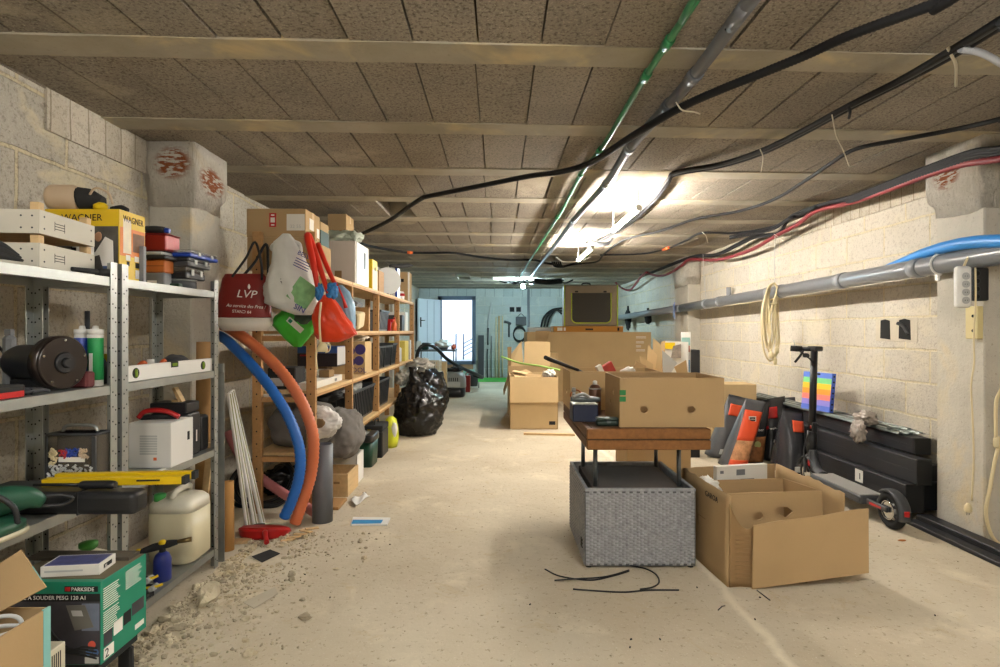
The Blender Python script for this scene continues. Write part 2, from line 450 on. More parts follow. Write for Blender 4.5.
def floor_mat():
    m, nt, b = nodes_of('floor_concrete'); g = N(nt, 'ShaderNodeNewGeometry'); pos = g.outputs['Position']
    a = noi(nt, pos, .9, 6, .6, .3); col = mixc(nt, ramp(nt, a, .36, .64), srgb('#b9ac95'), srgb('#cdc2ac'))
    w = noi(nt, pos, 2.7, 6, .65, .4); col = mixc(nt, ramp(nt, w, .55, .7, 0, .55), col, srgb('#e2d7bd'))
    w2 = noi(nt, pos, 5.5, 6, .7, .8); col = mixc(nt, ramp(nt, w2, .58, .7, 0, .45), col, srgb('#b5a079'))
    d = noi(nt, pos, 38, 5, .75); col = mixc(nt, ramp(nt, d, .42, .32, 0, .8), col, srgb('#7a6c54'))
    d2 = noi(nt, pos, 120, 3, .6); col = mixc(nt, ramp(nt, d2, .62, .74, 0, .5), col, srgb('#efe8d6'))
    # screed joint line that runs down the room
    sp = N(nt, 'ShaderNodeSeparateXYZ'); wire(nt, pos, sp.inputs[0])
    ln = mathn(nt, 'ABSOLUTE', mathn(nt, 'ADD', mathn(nt, 'ADD', sp.outputs['X'], -.965), mathn(nt, 'MULTIPLY', mathn(nt, 'ADD', w, -.5), .12)))
    col = mixc(nt, ramp(nt, ln, .03, .006, 0, .6), col, srgb('#e6dcc4'))
    wire(nt, col, b.inputs['Base Color']); b.inputs['Roughness'].default_value = .88; b.inputs['Specular IOR Level'].default_value = .2
    h = mathn(nt, 'ADD', mathn(nt, 'ADD', noi(nt, pos, 5, 6, .6), mathn(nt, 'MULTIPLY', d, .35)), mathn(nt, 'MULTIPLY', noi(nt, pos, 22, 5, .6), .5))
    bp = N(nt, 'ShaderNodeBump', i_Strength=.5, i_Distance=.012); wire(nt, h, bp.inputs['Height']); wire(nt, bp.outputs[0], b.inputs['Normal'])
    return m
M_ceil = ceil_mat(); M_beam = conc_mat('beam_concrete', '#97907f', '#a79f8f', bump=.15)
M_floor = floor_mat()
M_lwall = block_mat('left_block_wall', 'YZ', .52, .262, '#c4beb0', '#b3aea2', '#cbc0a2', .010, shift=(.13, .03), smear=.75, speck=.55)
M_rwall = block_mat('right_block_wall', 'YZ', .425, .212, '#c4beb2', '#d2cbbe', '#dbd0b2', .0085, shift=(.05, .08), smear=.3, speck=.4)
M_bwall = block_mat('back_block_wall', 'XZ', .425, .212, '#b9c0bd', '#c4cac6', '#d0d2c8', .007, shift=(.1, .0), smear=.5, speck=.15)
M_pil = conc_mat('pilaster_concrete', '#b3afa4', '#c2bdb0', brick=[(-1.78, 3.05, 2.0, .09, .06, .1), (-1.62, 3.25, 1.93, .1, .13, .09)], bump=.6)
M_pilr = conc_mat('right_pilaster_concrete', '#b3aea2', '#c3bdb0', brick=[(2.5, 3.12, 1.93, .07, .12, .08), (2.62, 2.93, 1.98, .06, .1, .09)], bump=.55)
M_plas = conc_mat('rough_plaster', '#cfc7b8', '#e0d9cc', dark='#9a8f7d', sc=7, bump=1.0, brick=[(-1.60, 3.20, 1.93, .12, .14, .08), (-1.72, 3.0, 1.99, .10, .1, .09), (2.49, 3.12, 1.96, .1, .1, .1)])
M_dark = mat('dark_void', '#14120f', .95, var=.02)

def hollow(): pass
b = MB(M_floor); b.bx(XL-.3, XR+.3, -1.6, YB+.3, -.12, 0); struct('floor', b)
# ceiling: concrete infill blocks between joists, with a few blocks missing
random.seed(3)
b = MB(M_ceil); SL = .045; BY0 = 2.06; SP = .766
holes = {(3, 'a')}
xs0 = -2.02 - .0
missing = [(4.69, -.85), (11.2, -.665), (11.2, .0), (11.2, .22), (8.15, .6)]
for k in range(-5, 16):
    y0 = BY0+SP*k; y1 = y0+SP
    x = -.517-.222*8 + random.uniform(-.02, .02)
    while x < XR+.3:
        w = .222; gap = random.choice([.002, .003, .004, .007, .004]); xc = x+w/2
        ysh = SL*xc; yy0, yy1 = y0+.06+ysh, y1-.06+ysh
        if not any(abs((yy0+yy1)/2-my) < .38 and abs(xc-mx) < .11 for my, mx in missing):
            z = ZC+.002+random.uniform(-.002, .002); sk = SL*(w/2)
            p = [(x+gap, yy0-sk), (x+w-gap, yy0+sk), (x+w-gap, yy1+sk), (x+gap, yy1-sk)]
            b.loft([[Vector((q[0], q[1], z)) for q in p], [Vector((q[0], q[1], z+.1)) for q in p]], True, False)
        x += w
b.use(M_dark); b.bx(XL-.3, XR+.3, -1.6, YB+.3, ZC+.14, ZC+.22)
struct('ceiling', b)
# prestressed joists (each its own member of the ceiling)
n = 0
for k in range(-4, 16):
    yc = BY0+SP*k
    if yc > YB-.05: break
    b = MB(M_beam); w = .074
    x0, x1 = XL-.02, XR+.02
    ring = lambda x: [Vector((x, yc+SL*x-w, ZC-.003)), Vector((x, yc+SL*x+w, ZC-.003)), Vector((x, yc+SL*x+w-.008, ZC+.15)), Vector((x, yc+SL*x-w+.008, ZC+.15))]
    nseg = 24
    rs = []
    for i in range(nseg+1):
        r_ = ring(x0+(x1-x0)*i/nseg)
        for v in r_[:2]: v.z += random.uniform(-.002, .002); v.y += random.uniform(-.002, .002)
        rs.append(r_)
    b.loft(rs, True, False); n += 1
    struct('trim_%d' % n, b)
TRN = n
# walls
b = MB(M_lwall); b.bx(XL-.2, XL, -1.6, YB+.3, 0, ZC+.14); struct('wall_left', b)
b = MB(M_rwall); b.bx(XR, XR+.2, -1.6, YB+.3, 0, ZC+.14); struct('wall_right', b)
b = MB(M_rwall); b.bx(XL-.2, XR+.2, -1.8, -1.6, 0, ZC+.14); struct('wall_front', b)
DX0, DX1, DZ0, DZ1 = -1.36, -.585, .36, 1.865
b = MB(M_bwall)
b.bx(XL-.2, DX0, YB, YB+.2, 0, ZC+.14); b.bx(DX1, XR+.2, YB, YB+.2, 0, ZC+.14); b.bx(DX0, DX1, YB, YB+.2, DZ1, ZC+.14)
b.use(mat('threshold_brick', '#b08a6a', .9, var=.2, scale=12, bump=.4)); b.bx(DX0, DX1, YB, YB+.2, 0, DZ0)
struct('wall_back', b)
# door frame, open leaf, outside
M_frame = mat('door_frame_grey', '#5b6a7c', .5, var=.05)
b = MB(M_frame)
for (x0, x1, z0, z1) in ((DX0-.06, DX0+.03, DZ0-.03, DZ1+.06), (DX1-.03, DX1+.06, DZ0-.03, DZ1+.06), (DX0-.06, DX1+.06, DZ1-.03, DZ1+.06), (DX0-.06, DX1+.06, DZ0-.05, DZ0+.03)):
    b.bx(x0, x1, YB-.04, YB+.1, z0, z1)
struct('trim_%d' % (TRN+1), b)
leaf = Thing('door_1', None, None)
T = TR(DX0, YB-.03, DZ0+.03, PI+.98)   # leaf swings into the room
hgt = DZ1-DZ0-.06
b = MB(mat('door_leaf_white', '#dfe6ee', .5, var=.03)); b.bx(0, .78, -.03, .01, 0, hgt, .004)
b.use(mat('door_groove', '#9aa4b2', .6)); b.bx(.24, .25, .008, .013, .03, hgt-.03); b.bx(.48, .49, .008, .013, .03, hgt-.03); b.bx(.24, .25, -.035, -.03, .03, hgt-.03); b.bx(.48, .49, -.035, -.03, .03, hgt-.03)
o = b.build('door_1'); o.matrix_world = T; o['kind'] = 'structure'
h = MB(M_blackm)
for s_ in (1, -1):
    y = .013 if s_ > 0 else -.035
    h.bx(.70, .73, min(y, y+.012*s_), max(y, y+.012*s_), .80, 1.02); h.cyl((.715, y, .95), (.715, y+.045*s_, .95), .009); h.tube([(.715, y+.045*s_, .95), (.62, y+.045*s_, .95)], .009, sub=1)
ho = h.build('door_handle', o)
# outside yard: white wall, ground, concrete stair with rail
M_out = mat('outside_white_wall', '#f2f3f4', .9, var=.02)
b = MB(M_out); b.bx(-6, 4, 17.2, 17.4, -.5, 6); struct('exterior_wall', b)
b = MB(mat('outside_paving', '#d5d6d2', .9)); b.bx(-6, 4, YB+.2, 17.4, .1, .34); struct('exterior_ground', b)
b = MB(M_frame)
b.tube([(-1.12, 15.2, .34), (-1.12, 15.2, 1.02), (-.92, 15.2, 1.02), (-.92, 15.2, .34)], .018, sub=1)
solo('gate_post', b, 'small grey metal hoop post standing outside the open door', 'post')
b = MB(M_frame)
for k in range(4): b.tube([(-.95, 15.6, .42+.11*k), (-.38, 15.6, .74+.11*k)], .013, sub=1)
b.tube([(-.95, 15.6, .34), (-.95, 15.6, .80)], .016, sub=1); b.tube([(-.40, 15.6, .34), (-.40, 15.6, 1.1)], .016, sub=1)
solo('handrail', b, 'sloping grey handrail of thin bars outside the open door', 'handrail')
# pilasters
def pilaster(nm, xw, xf, y0, y1, capz, mbody, mcap, capout, seed):
    random.seed(seed); s = 1 if xf > xw else -1
    b = MB(mbody); b.bx(xw, xf, y0, y1, 0, ZC+.1, .006)
    b.use(mcap)
    # ragged plaster head, thicker than the shaft
    def ring(z, g):
        pts = []
        x0, x1 = (xw, xf+s*g); ya, yb = y0-g, y1+g*.4
        for (x, y) in ((x0, ya), (x0+(x1-x0)*.25, ya), (x0+(x1-x0)*.5, ya), (x0+(x1-x0)*.75, ya), (x1, ya), (x1, ya+(yb-ya)*.25), (x1, ya+(yb-ya)*.5), (x1, ya+(yb-ya)*.75), (x1, yb), (x0, yb)):
            q = Vector((x, y, z)); d = noise.noise(q*9+Vector((seed, 0, 0)))*.013
            pts.append(Vector((x+s*d, y-abs(d), z+ (noise.noise(q*6)*.04 if g < capout*.7 else 0))))
        return pts
    zs = [(capz-.10, .002), (capz-.03, .006), (capz, capout*.8), (capz+.05, capout), (capz+.1, capout), (capz+.15, capout*.95), (ZC+.02, capout)]
    b.loft([ring(z, g) for z, g in zs], True, True)
    struct(nm, b)
pilaster('column_left', XL, -1.64, 3.05, 3.36, 1.86, M_pil, M_plas, .035, 1)
pilaster('column_right', XR, 2.50, 2.93, 3.25, 1.83, M_pilr, M_plas, .05, 2)
pilaster('column_right_far', XR, 2.53, 7.6, 8.15, 1.8, M_pilr, M_plas, .02, 4)
pilaster('column_left_far', XL, -1.70, 9.2, 9.5, 1.86, M_pil, M_plas, .03, 5)
# vertical cut blocks (make-up course) along the top of the walls are in the brick texture of these strips
M_top = block_mat('make_up_course', 'YZ', .11, .5, '#bdb5a6', '#cbc3b3', '#9a917f', .004, off=.3, shift=(.02, .15), smear=.35, speck=.45)
b = MB(M_top); b.bx(XR-.012, XR, 3.26, 7.58, 1.945, ZC+.02); struct('trim_40', b)
M_topb = block_mat('make_up_course_back', 'XZ', .22, .5, '#b4bcba', '#c4cac6', '#8f9694', .006, off=.3, shift=(.02, .15), smear=.2, speck=.15)
b = MB(M_topb); b.bx(XL, XR, YB-.012, YB, 1.91, ZC+.02); struct('trim_41', b)
b = MB(M_top); b.bx(XL, XL+.012, 2.35, 3.04, 1.93, ZC+.02); struct('trim_42', b)

# ================================================================= CAMERA, LIGHT
cam = bpy.data.cameras.new('camera'); co = bpy.data.objects.new('camera', cam); C.objects.link(co)
co.location = (0, 0, CH); co.rotation_euler = (PI/2, 0, 0)
cam.sensor_width = 36; cam.lens = F/1000*36; cam.clip_start = .05
cam.shift_x = (500-CX)/1000; cam.shift_y = -(333.5-CY)/1000
bpy.context.scene.camera = co
sc = bpy.context.scene
sc.view_settings.view_transform = 'Standard'; sc.view_settings.look = 'None'; sc.view_settings.gamma = 1; sc.view_settings.use_curve_mapping = False
sc.view_settings.exposure = 0.0
w = bpy.data.worlds.new('world'); sc.world = w; w.use_nodes = True
bg = w.node_tree.nodes['Background']; sky = w.node_tree.nodes.new('ShaderNodeTexSky')
sky.sky_type = 'HOSEK_WILKIE'; sky.sun_direction = (.3, -.5, .8); sky.turbidity = 6
w.node_tree.links.new(sky.outputs[0], bg.inputs[0]); bg.inputs[1].default_value = 17
def emis(name, col, st):
    m, nt, b = nodes_of(name); b.inputs['Emission Color'].default_value = srgb(col); b.inputs['Emission Strength'].default_value = st
    b.inputs['Base Color'].default_value = (.9, .9, .9, 1); return m
E_tube = emis('tube_glow', '#fff7ec', 470); E_cold = emis('cold_bulb_glow', '#c8f0ff', 3600)
def tube_lamp(x, y0, y1, z, label, m=E_tube):
    t = Thing('tube_lamp', label, 'ceiling lamp', 'strip lights along the ceiling')
    b = MB(m); b.cyl((x, y0+.03, z), (x, y1-.03, z), .017, seg=14); t.part('tube', b)
    for yy in (y0, y1): 
        b = MB(M_white); b.bx(x-.018, x+.018, yy-.012, yy+.012, z-.02, z+.02, .004); b.cyl((x, yy, z+.02), (x, yy, ZC-.008), .005, seg=8); t.part('socket', b)
    t.done()
tube_lamp(.95, 3.85, 4.70, 1.93, 'glowing strip light on ceiling, the nearer of the two in view')
tube_lamp(.94, 5.70, 6.68, 1.93, 'glowing strip light on ceiling, the farther of the two in view')
E_fill = emis('front_fill_glow', '#fcfaf6', 270)  # for two added tubes out of view, front fill for the near half
tube_lamp(1.0, .0, 1.2, 1.99, 'unseen strip light added above the near floor as front fill', E_fill)
tube_lamp(-.5, -1.1, .1, 1.97, 'unseen strip light added above the photographer as front fill', E_fill)
t = Thing('bare_bulb', 'bare cold white bulb glowing near the back wall ceiling', 'ceiling lamp')
bp_ = P(523, 286.5, 10.9)
b = MB(E_cold); b.blob(bp_, (.032, .032, .04), amp=0, sub=3, ridg=0); t.part('bulb', b)
b = MB(M_white); b.cyl(bp_+Vector((0, 0, .05)), (bp_.x, bp_.y, ZC), .018); t.part('bulb_holder', b)
t.done()
# ================================================================= LEFT METAL SHELVES
def lpost(x, y, z1, sx, sy, z0=0):
    """perforated L upright, flanges towards sx, sy"""
    b = MB(M_steel); w = .034; t = .0025
    b.bx(x, x+sx*w, y, y+sy*t, z0, z1); b.bx(x, x+sx*t, y, y+sy*w, z0, z1)
    b.use(M_hole); z = z0+.03
    while z < z1-.02:
        for k in (.010, .024):
            off = .0 if k < .02 else .012
            for s_ in (-1, 1):
                yy = y-sy*.0006 if s_ < 0 else y+sy*(t+.0006)
                b.cyl((x+sx*k, yy, z+off), (x+sx*k, yy+sy*.0004*s_, z+off), .0032, seg=6)
            xx = x-sx*.0006
            b.cyl((xx, y+sy*k, z+off), (xx-sx*.0003, y+sy*k, z+off), .0032, seg=6)
            xx = x+sx*(t+.0006)
            b.cyl((xx, y+sy*k, z+off), (xx+sx*.0003, y+sy*k, z+off), .0032, seg=6)
        z += .05
    return b
def tray(x0, x1, y0, y1, z, h=.030):
    b = MB(M_steel); t = .002
    b.bx(x0, x1, y0, y1, z-t, z)
    b.bx(x1-t, x1, y0, y1, z-h, z-.0005); b.bx(x0, x0+t, y0, y1, z-h, z-.0005)
    b.bx(x0, x1, y0, y0+t, z-h, z-.0005); b.bx(x0, x1, y1-t, y1, z-h, z-.0005)
    b.bx(x1-.014, x1, y0, y1, z-h, z-h+t)
    return b
SX0, SX1 = -1.600, -1.310
LV = [(1.283, 'top'), (.915, ''), (.552, ''), (.09, '')]
def metal_rack(y0, y1, label, zt=1.334):
    t = Thing('metal_shelving', label, 'shelf unit', 'steel shelving on the near wall')
    for z, _ in LV:
        t.part('shelf', tray(SX0+.003, SX1-.003, y0+.003, y1-.003, z))
    for x, sx in ((SX1, -1), (SX0, 1)):
        t.part('upright', lpost(x, y0, zt, sx, 1)); t.part('upright', lpost(x, y1, zt, sx, -1))
    t.done()
metal_rack(1.02, 1.962, 'galvanised steel shelving with open front nearest the camera, crates on top')
metal_rack(1.986, 2.668, 'galvanised steel shelving holding spirit level and translucent jerrycan')

def sbox(xf, xc, x2, z0, yt, w, m, bev=.002, b=None):
    """box on left rack: near front corner at pixel xc, far front corner at x2, on plane X=xf; z0 base; yt top pixel at corner; w depth towards wall"""
    Y1 = F*xf/(xc-CX); Y2 = F*xf/(x2-CX); zt = CH-(yt-CY)*Y1/F
    b = b or MB(m); b.use(m); b.bx(xf-w, xf, Y1, Y2, z0, zt, bev)
    return b, Y1, Y2, zt
S1, S2, S3, S4 = 1.284, .916, .553, .091

# --- wooden crates with pale boards
M_crate = mat('crate_board', '#c9c4b6', .8, var=.05, scale=5, bump=.05)
def crate(z0, label):
    L, D, H = .27, .30, .073
    # local: near corner at origin, long side along +x (goes right/back), other side along +y
    M = TR(-1.335, 1.66, z0, PI/2+.11)
    t = Thing('wooden_crate', label, 'crate', 'pale wooden crates on the top shelf', M=M)
    b = MB(M_crate)
    b.bx(0, L, 0, .006, .004, H); b.bx(0, L, D-.006, D, .004, H); b.bx(0, .006, .0065, D-.0065, .004, H); b.bx(L-.006, L, .0065, D-.0065, .004, H)
    b.use(M_pinel); b.bx(.0065, L-.0065, .0065, D-.0065, .004, .009)
    b.use(M_dgrey)
    for x in (.02, L-.02):
        for z in (.02, H-.018): b.cyl((x, 0, z), (x, -.001, z), .003, seg=6)
    for y in (.02, .05):
        for z in (.02, H-.018): b.cyl((0, y, z), (-.001, y, z), .003, seg=6)
    b.use(M_ink)
    for k in range(3): b.bx(.068, .112, -.0006, 0, .027+.008*k, .029+.008*k)
    b.bx(.066, .0675, -.0006, 0, .022, .050); b.bx(.112, .1135, -.0006, 0, .022, .050)
    t.part('side_boards', b)
    for (x, y) in ((.007, .007), (L-.031, .007), (.007, D-.031), (L-.031, D-.031)):
        b = MB(M_pinel); b.bx(x, x+.024, y, y+.024, .010, H+.024, .001); t.part('corner_post', b)
    t.done()
crate(S1, 'pale wooden crate with stamp, lower of the two stacked')
crate(S1+.097, 'pale wooden crate with stamp, upper of the two stacked')

# --- paint sprayer box
M_wy = mat('box_yellow', '#d8b416', .45, var=.04); M_wo = mat('box_orange_print', '#d97b2c', .5, var=.15, scale=14)
t = Thing('printed_carton', 'large yellow printed carton on top shelf beside the pale crates', 'box')
x0, x1, y0, y1, zt = -1.63, -1.362, 2.05, 2.20, 1.539
b = MB(M_wy); b.bx(x0, x1, y0, y1, S1, zt, .001)
b.use(mat('printed_photo_dark', '#4d4a45', .5, var=.5, scale=22)); b.bx(x0+.004, x1-.004, y0-.0008, y0, S1+.004, zt-.062)
b.use(mat('print_skin_tone', '#b98d6c', .6, var=.2)); b.blob((x1-.075, y0-.001, zt-.10), (.014, .001, .018), amp=.1, sub=2)
b.use(M_inkw); b.prism([(x1-.06, S1+.05), (x1-.02, S1+.05), (x1-.022, S1+.14), (x1-.05, S1+.155), (x1-.085, S1+.10), (x1-.11, S1+.09), (x1-.105, S1+.08), (x1-.07, S1+.09)], .001, TR(0, y0-.0018, 0))
b.use(mat('print_denim', '#35507c', .6, var=.2)); b.prism([(x1-.05, S1+.0), (x1-.018, S1+.0), (x1-.02, S1+.05), (x1-.058, S1+.05)], .001, TR(0, y0-.0018, 0))
b.use(M_wo); b.bx(x1, x1+.0008, y0+.004, y1-.004, S1+.09, zt-.062)
b.use(mat('print_pale', '#e9dcc0', .6, var=.15, scale=20)); b.bx(x1+.0008, x1+.0012, y0+.02, y0+.065, S1+.10, zt-.03)
b.use(mat('print_dusk', '#7c5b45', .6, var=.4, scale=20)); b.bx(x1+.0008, x1+.0012, y0+.075, y1-.006, S1+.11, zt-.075)
b.use(M_inkw)
for i in range(2): b.bx(x1+.0008, x1+.0013, y0+.035+.05*i, y0+.06+.05*i, S1+.075, S1+.095)
b.bx(x1+.0008, x1+.0013, y0+.09, y0+.125, S1+.012, S1+.045)
b.use(M_ink); b.bx(x1+.0008, x1+.0014, y0+.04, y0+.055, S1+.055, S1+.072); b.bx(x1+.0008, x1+.0014, y0+.09, y0+.115, S1+.052, S1+.072)
t.part('carton_body', b)
b = MB(M_ink); b.text('WAGNER', face_right(x1+.001, y0+.02, zt-.04), .034, .0004, font_w=.8); t.part('brand_lettering', b)
b = MB(M_ink); b.text('WAGNER', face_front(x0+.06, y0-.001, zt-.042), .034, .0004); t.part('brand_lettering', b)
t.done()

# --- spray gun lying on it
t = Thing('paint_spray_gun', 'paint spray gun with cream cup lying on the yellow carton', 'spray gun')
zc = zt+.052
b = MB(M_beige); a = P(49, 200, 2.10); c = P(80, 201, 2.12); a.z = zc; c.z = zc
b.tube([a, a.lerp(c, .15), a.lerp(c, .8), c], [.038, .048, .050, .044], seg=20, sub=4); t.part('cup', b)
b = MB(M_blackm); d = P(103, 207, 2.13); d.z = zc-.012; e_ = c.copy(); e_.z = zc-.002; b.tube([e_+Vector((.004, 0, 0)), c.lerp(d, .4)+Vector((0, 0, .004)), d], [.046, .040, .022], seg=16, sub=3); t.part('motor', b)
b = MB(M_yellow); b.blob((d.x+.012, 2.10, zt+.018), (.025, .02, .017), amp=.1, sub=3); t.part('trigger', b)
b = MB(M_beige); b.tube([(d.x-.03, 2.1, zt+.06), (d.x, 2.09, zt+.085), (d.x+.04, 2.1, zt+.07), (d.x+.05, 2.11, zt+.03)], .004); t.part('hose', b)
b = MB(M_blackm); b.tube([(d.x+.04, 2.12, zt+.012), (d.x+.075, 2.12, zt+.015), (d.x+.10, 2.12, zt+.010)], [.012, .015, .008]); t.part('nozzle', b)
t.done()

# --- white spray can between crate and carton
t = Thing('aerosol_can', 'white aerosol can with cream cap beside the yellow carton', 'spray can')
cx, cy = -1.455, 2.00
b = MB(M_white); b.lathe((cx, cy, S1), [(.028, 0), (.031, .003), (.031, .13), (.029, .135), (.0, .136)], 20)
b.use(M_ink); b.bx(cx-.02, cx-.002, cy-.0315, cy-.029, S1+.09, S1+.105); b.bx(cx-.02, cx+.006, cy-.0315, cy-.029, S1+.04, S1+.046); b.bx(cx-.02, cx+.006, cy-.0315, cy-.029, S1+.055, S1+.059)
t.part('can_body', b); b = MB(mat('cream_cap', '#cfc5ae', .5)); b.lathe((cx, cy, S1+.136), [(.029, 0), (.029, .026), (.026, .032), (0, .033)], 20); t.part('cap', b); t.done()

# --- black torch at front edge of shelf
b = MB(M_blackm); p0 = Vector((-1.345, 1.80, S1+.012)); p1 = Vector((-1.325, 1.955, S1+.014))
b.tube([p0, p0.lerp(p1, .6)], [.007, .009], sub=1, seg=12); b.tube([p0.lerp(p1, .6), p0.lerp(p1, .7), p0.lerp(p1, .78), p1], [.009, .0135, .0135, .0125], sub=1, seg=14)
solo('torch', b, 'slim black torch lying at the front edge of top shelf', 'torch')
# --- dark folded gloves left of crates
b = MB(M_blackm)
for k, (dx, dz) in enumerate(((0, 0), (.0, .016), (.01, .03))):
    b.tube([(-1.335-.01*k, 1.42, S1+.014+dz), (-1.325, 1.50, S1+.018+dz), (-1.322-.006*k, 1.585, S1+.012+dz*.5)], [.014, .012, .004], seg=8)
b.blob((-1.36, 1.43, S1+.035), (.03, .05, .035), amp=.25, sub=3, flat=S1)
solo('work_glove', b, 'black work glove hanging over shelf edge before the crates', 'glove')

# --- unit 2 top items
b, *_ = sbox(-1.345, 143.5, 146.5, S1, 246, .05, M_grey); solo('flat_case', b, 'thin grey case standing upright against the yellow carton', 'case')
def stack_case(name, xf, xc, x2, z0, yt, w, m, lab, cat, extra=None):
    t = Thing(name, lab, cat); b, Y1, Y2, zt = sbox(xf, xc, x2, z0, yt, w, m, .004); t.part('case_body', b)
    if extra: extra(t, xf, Y1, Y2, z0, zt, w)
    t.done(); return zt
def ex_label(t, xf, Y1, Y2, z0, zt, w):
    b = MB(M_inkw); b.bx(xf-w*.55, xf-w*.25, Y1-.0008, Y1, z0+.012, z0+.026); t.part('label', b)
def ex_drawer(t, xf, Y1, Y2, z0, zt, w):
    zm = (z0+zt)/2; b = MB(M_hole); b.bx(xf-w+.003, xf-.003, Y1-.001, Y1, zm-.001, zm+.001); t.part('split_line', b)
z1 = stack_case('parts_box', -1.385, 164.5, 172, S1, 272.5, .13, M_grey, 'grey metal box with white label under the orange box', 'box', ex_label)
M_or2 = mat('orange_box', '#b5652b', .6, var=.08)
z2 = stack_case('parts_box', -1.385, 164.5, 174, z1+.001, 259.5, .125, M_or2, 'orange two-drawer box between grey box and black case', 'box', ex_drawer)
def ex_lip(t, xf, Y1, Y2, z0, zt, w):
    b = MB(M_lgrey); b.bx(xf-w+.005, xf-.015, Y1+.004, Y2-.01, zt, zt+.014, .004); t.part('lid', b)
z3 = stack_case('tool_case', -1.368, 165, 178, z2+.001, 254.5, .14, M_black, 'black case with pale grey lid below the red metal box', 'case', ex_lip)
M_redm = mat('red_metal', '#86201c', .35, .2, var=.08)
z3 += .015
def ex_redlid(t, xf, Y1, Y2, z0, zt, w):
    b = MB(M_redm); b.bx(xf-w-.002, xf+.002, Y1-.002, Y2+.002, zt+.0005, zt+.006, .002); t.part('lid', b)
z4 = stack_case('cash_box', -1.39, 166, 180, z3+.008, 234.5, .115, M_redm, 'shiny dark red metal box topmost of its stack', 'box', ex_redlid)
b = MB(M_blackm); b.bx(-1.50, -1.395, 2.39, 2.45, z3, z3+.0078); solo('foam_sheet', b, 'dark foam sheet under the shiny red metal box', 'sheet')
t = Thing('cordless_drill', 'small blue and black drill lying on the red metal box', 'drill')
zz = z4+.0065+.018
b = MB(M_black); b.tube([(-1.49, 2.42, zz), (-1.45, 2.42, zz), (-1.415, 2.42, zz)], [.018, .018, .014], seg=14, sub=2); t.part('drill_body', b)
b = MB(M_blue); b.tube([(-1.412, 2.42, zz-.002), (-1.394, 2.42, zz-.003)], [.013, .010], sub=1); t.part('chuck', b); t.done()
# right stack
M_clear = mat('clear_plastic', '#d9dcdc', .12, var=.02, trans=.75, ior=1.3)
M_smoke = mat('smoky_plastic', '#6d675d', .2, var=.1, trans=.55, ior=1.2)
z1 = S1
b = MB(M_dgrey); b.lathe((-1.40, 2.51, S1), [(.062, 0), (.066, .004), (.066, .028), (.063, .034), (0, .035)], 32); b.use(M_steel); b.lathe((-1.40, 2.51, S1+.034), [(.068, 0), (.068, .006), (0, .007)], 32)
solo('round_tin', b, 'round black tin with steel lid at bottom of the stack', 'tin')
b = MB(M_dgreen); b.bx(-1.375, -1.335, 2.385, 2.415, S1, S1+.016, .003); solo('small_tin', b, 'small dark green tin lying in front of the round tin', 'tin')
def blister(z0, h, x0, x1, y0, y1, mb, ml, lab, name='organiser_case'):
    t = Thing(name, lab, 'case'); b = MB(mb); b.bx(x0, x1, y0, y1, z0, z0+h*.55, .004); t.part('case_body', b)
    b = MB(ml); b.bx(x0+.003, x1-.003, y0+.003, y1-.003, z0+h*.56, z0+h, .004); t.part('lid', b); 
    for k in (.25, .7):
        b = MB(M_lgrey); b.bx(x1, x1+.004, y0+(y1-y0)*k, y0+(y1-y0)*k+.02, z0+h*.3, z0+h*.8, .001); t.part('latch', b)
    t.done(); return z0+h+.0008
zq = S1+.042
zq = blister(zq, .052, -1.50, -1.335, 2.44, 2.60, M_black, M_smoke, 'black organiser case with smoky lid directly above the round tin')
zq = blister(zq, .040, -1.49, -1.325, 2.44, 2.63, M_dgrey, M_black, 'dark grey flat case between smoky case and blue case')
zq = blister(zq, .030, -1.49, -1.315, 2.44, 2.68, M_blue, M_clear, 'blue flat case with clear lid topmost beside the column')

# ---------------- level 2 near rack
t = Thing('bench_grinder', 'black bench grinder with large round wheel guard on middle shelf', 'grinder')
cw = Vector((-1.375, 1.765, S2+.086))
Rg = Matrix.Identity(3)
def gp(x, y, z): return cw+Rg @ Vector((x, y, z))
M_grind = mat('brown_black_gloss', '#241c18', .28, var=.1, spec=.6)
b = MB(M_grind)
ax = Vector((.98, -.2, 0)).normalized()
b.cyl(cw+ax*.0, cw+ax*.034, .083, seg=40); b.cyl(cw+ax*.034, cw+ax*.040, .083, .078, seg=40); t.part('wheel_guard', b)
b = MB(M_black); b.cyl(cw+ax*.040, cw+ax*.047, .034, .03, seg=28); b.cyl(cw+ax*.047, cw+ax*.056, .017, .012, seg=20); t.part('wheel_cover', b)
for a in range(5):
    an = a*2*PI/5+.3; u = Vector((.2, .98, 0)).normalized(); b = MB(M_chrome)
    q = cw+u*math.cos(an)*.070+Vector((0, 0, math.sin(an)*.070)); b.cyl(q+ax*.039, q+ax*.042, .004, seg=8)
    t.part('screw', b)
b = MB(M_black); b.tube([cw-ax*.002, cw-ax*.03, cw-ax*.12, cw-ax*.15], [.045, .055, .055, .045], seg=24, sub=2); t.part('motor', b)
b = MB(M_black); q = cw-ax*.08; b.bx(q.x-.05, q.x+.05, q.y-.03, q.y+.03, S2, S2+.034, .004); t.part('base', b)
t.done()
b = MB(M_blackm); b.tube([(-1.545, 1.60, S2+.075), (-1.555, 1.66, S2+.15), (-1.56, 1.74, S2+.165), (-1.57, 1.82, S2+.10), (-1.57, 1.85, S2+.006)], .004); solo('electric_cable', b, 'black cord looping behind the bench grinder', 'cord')
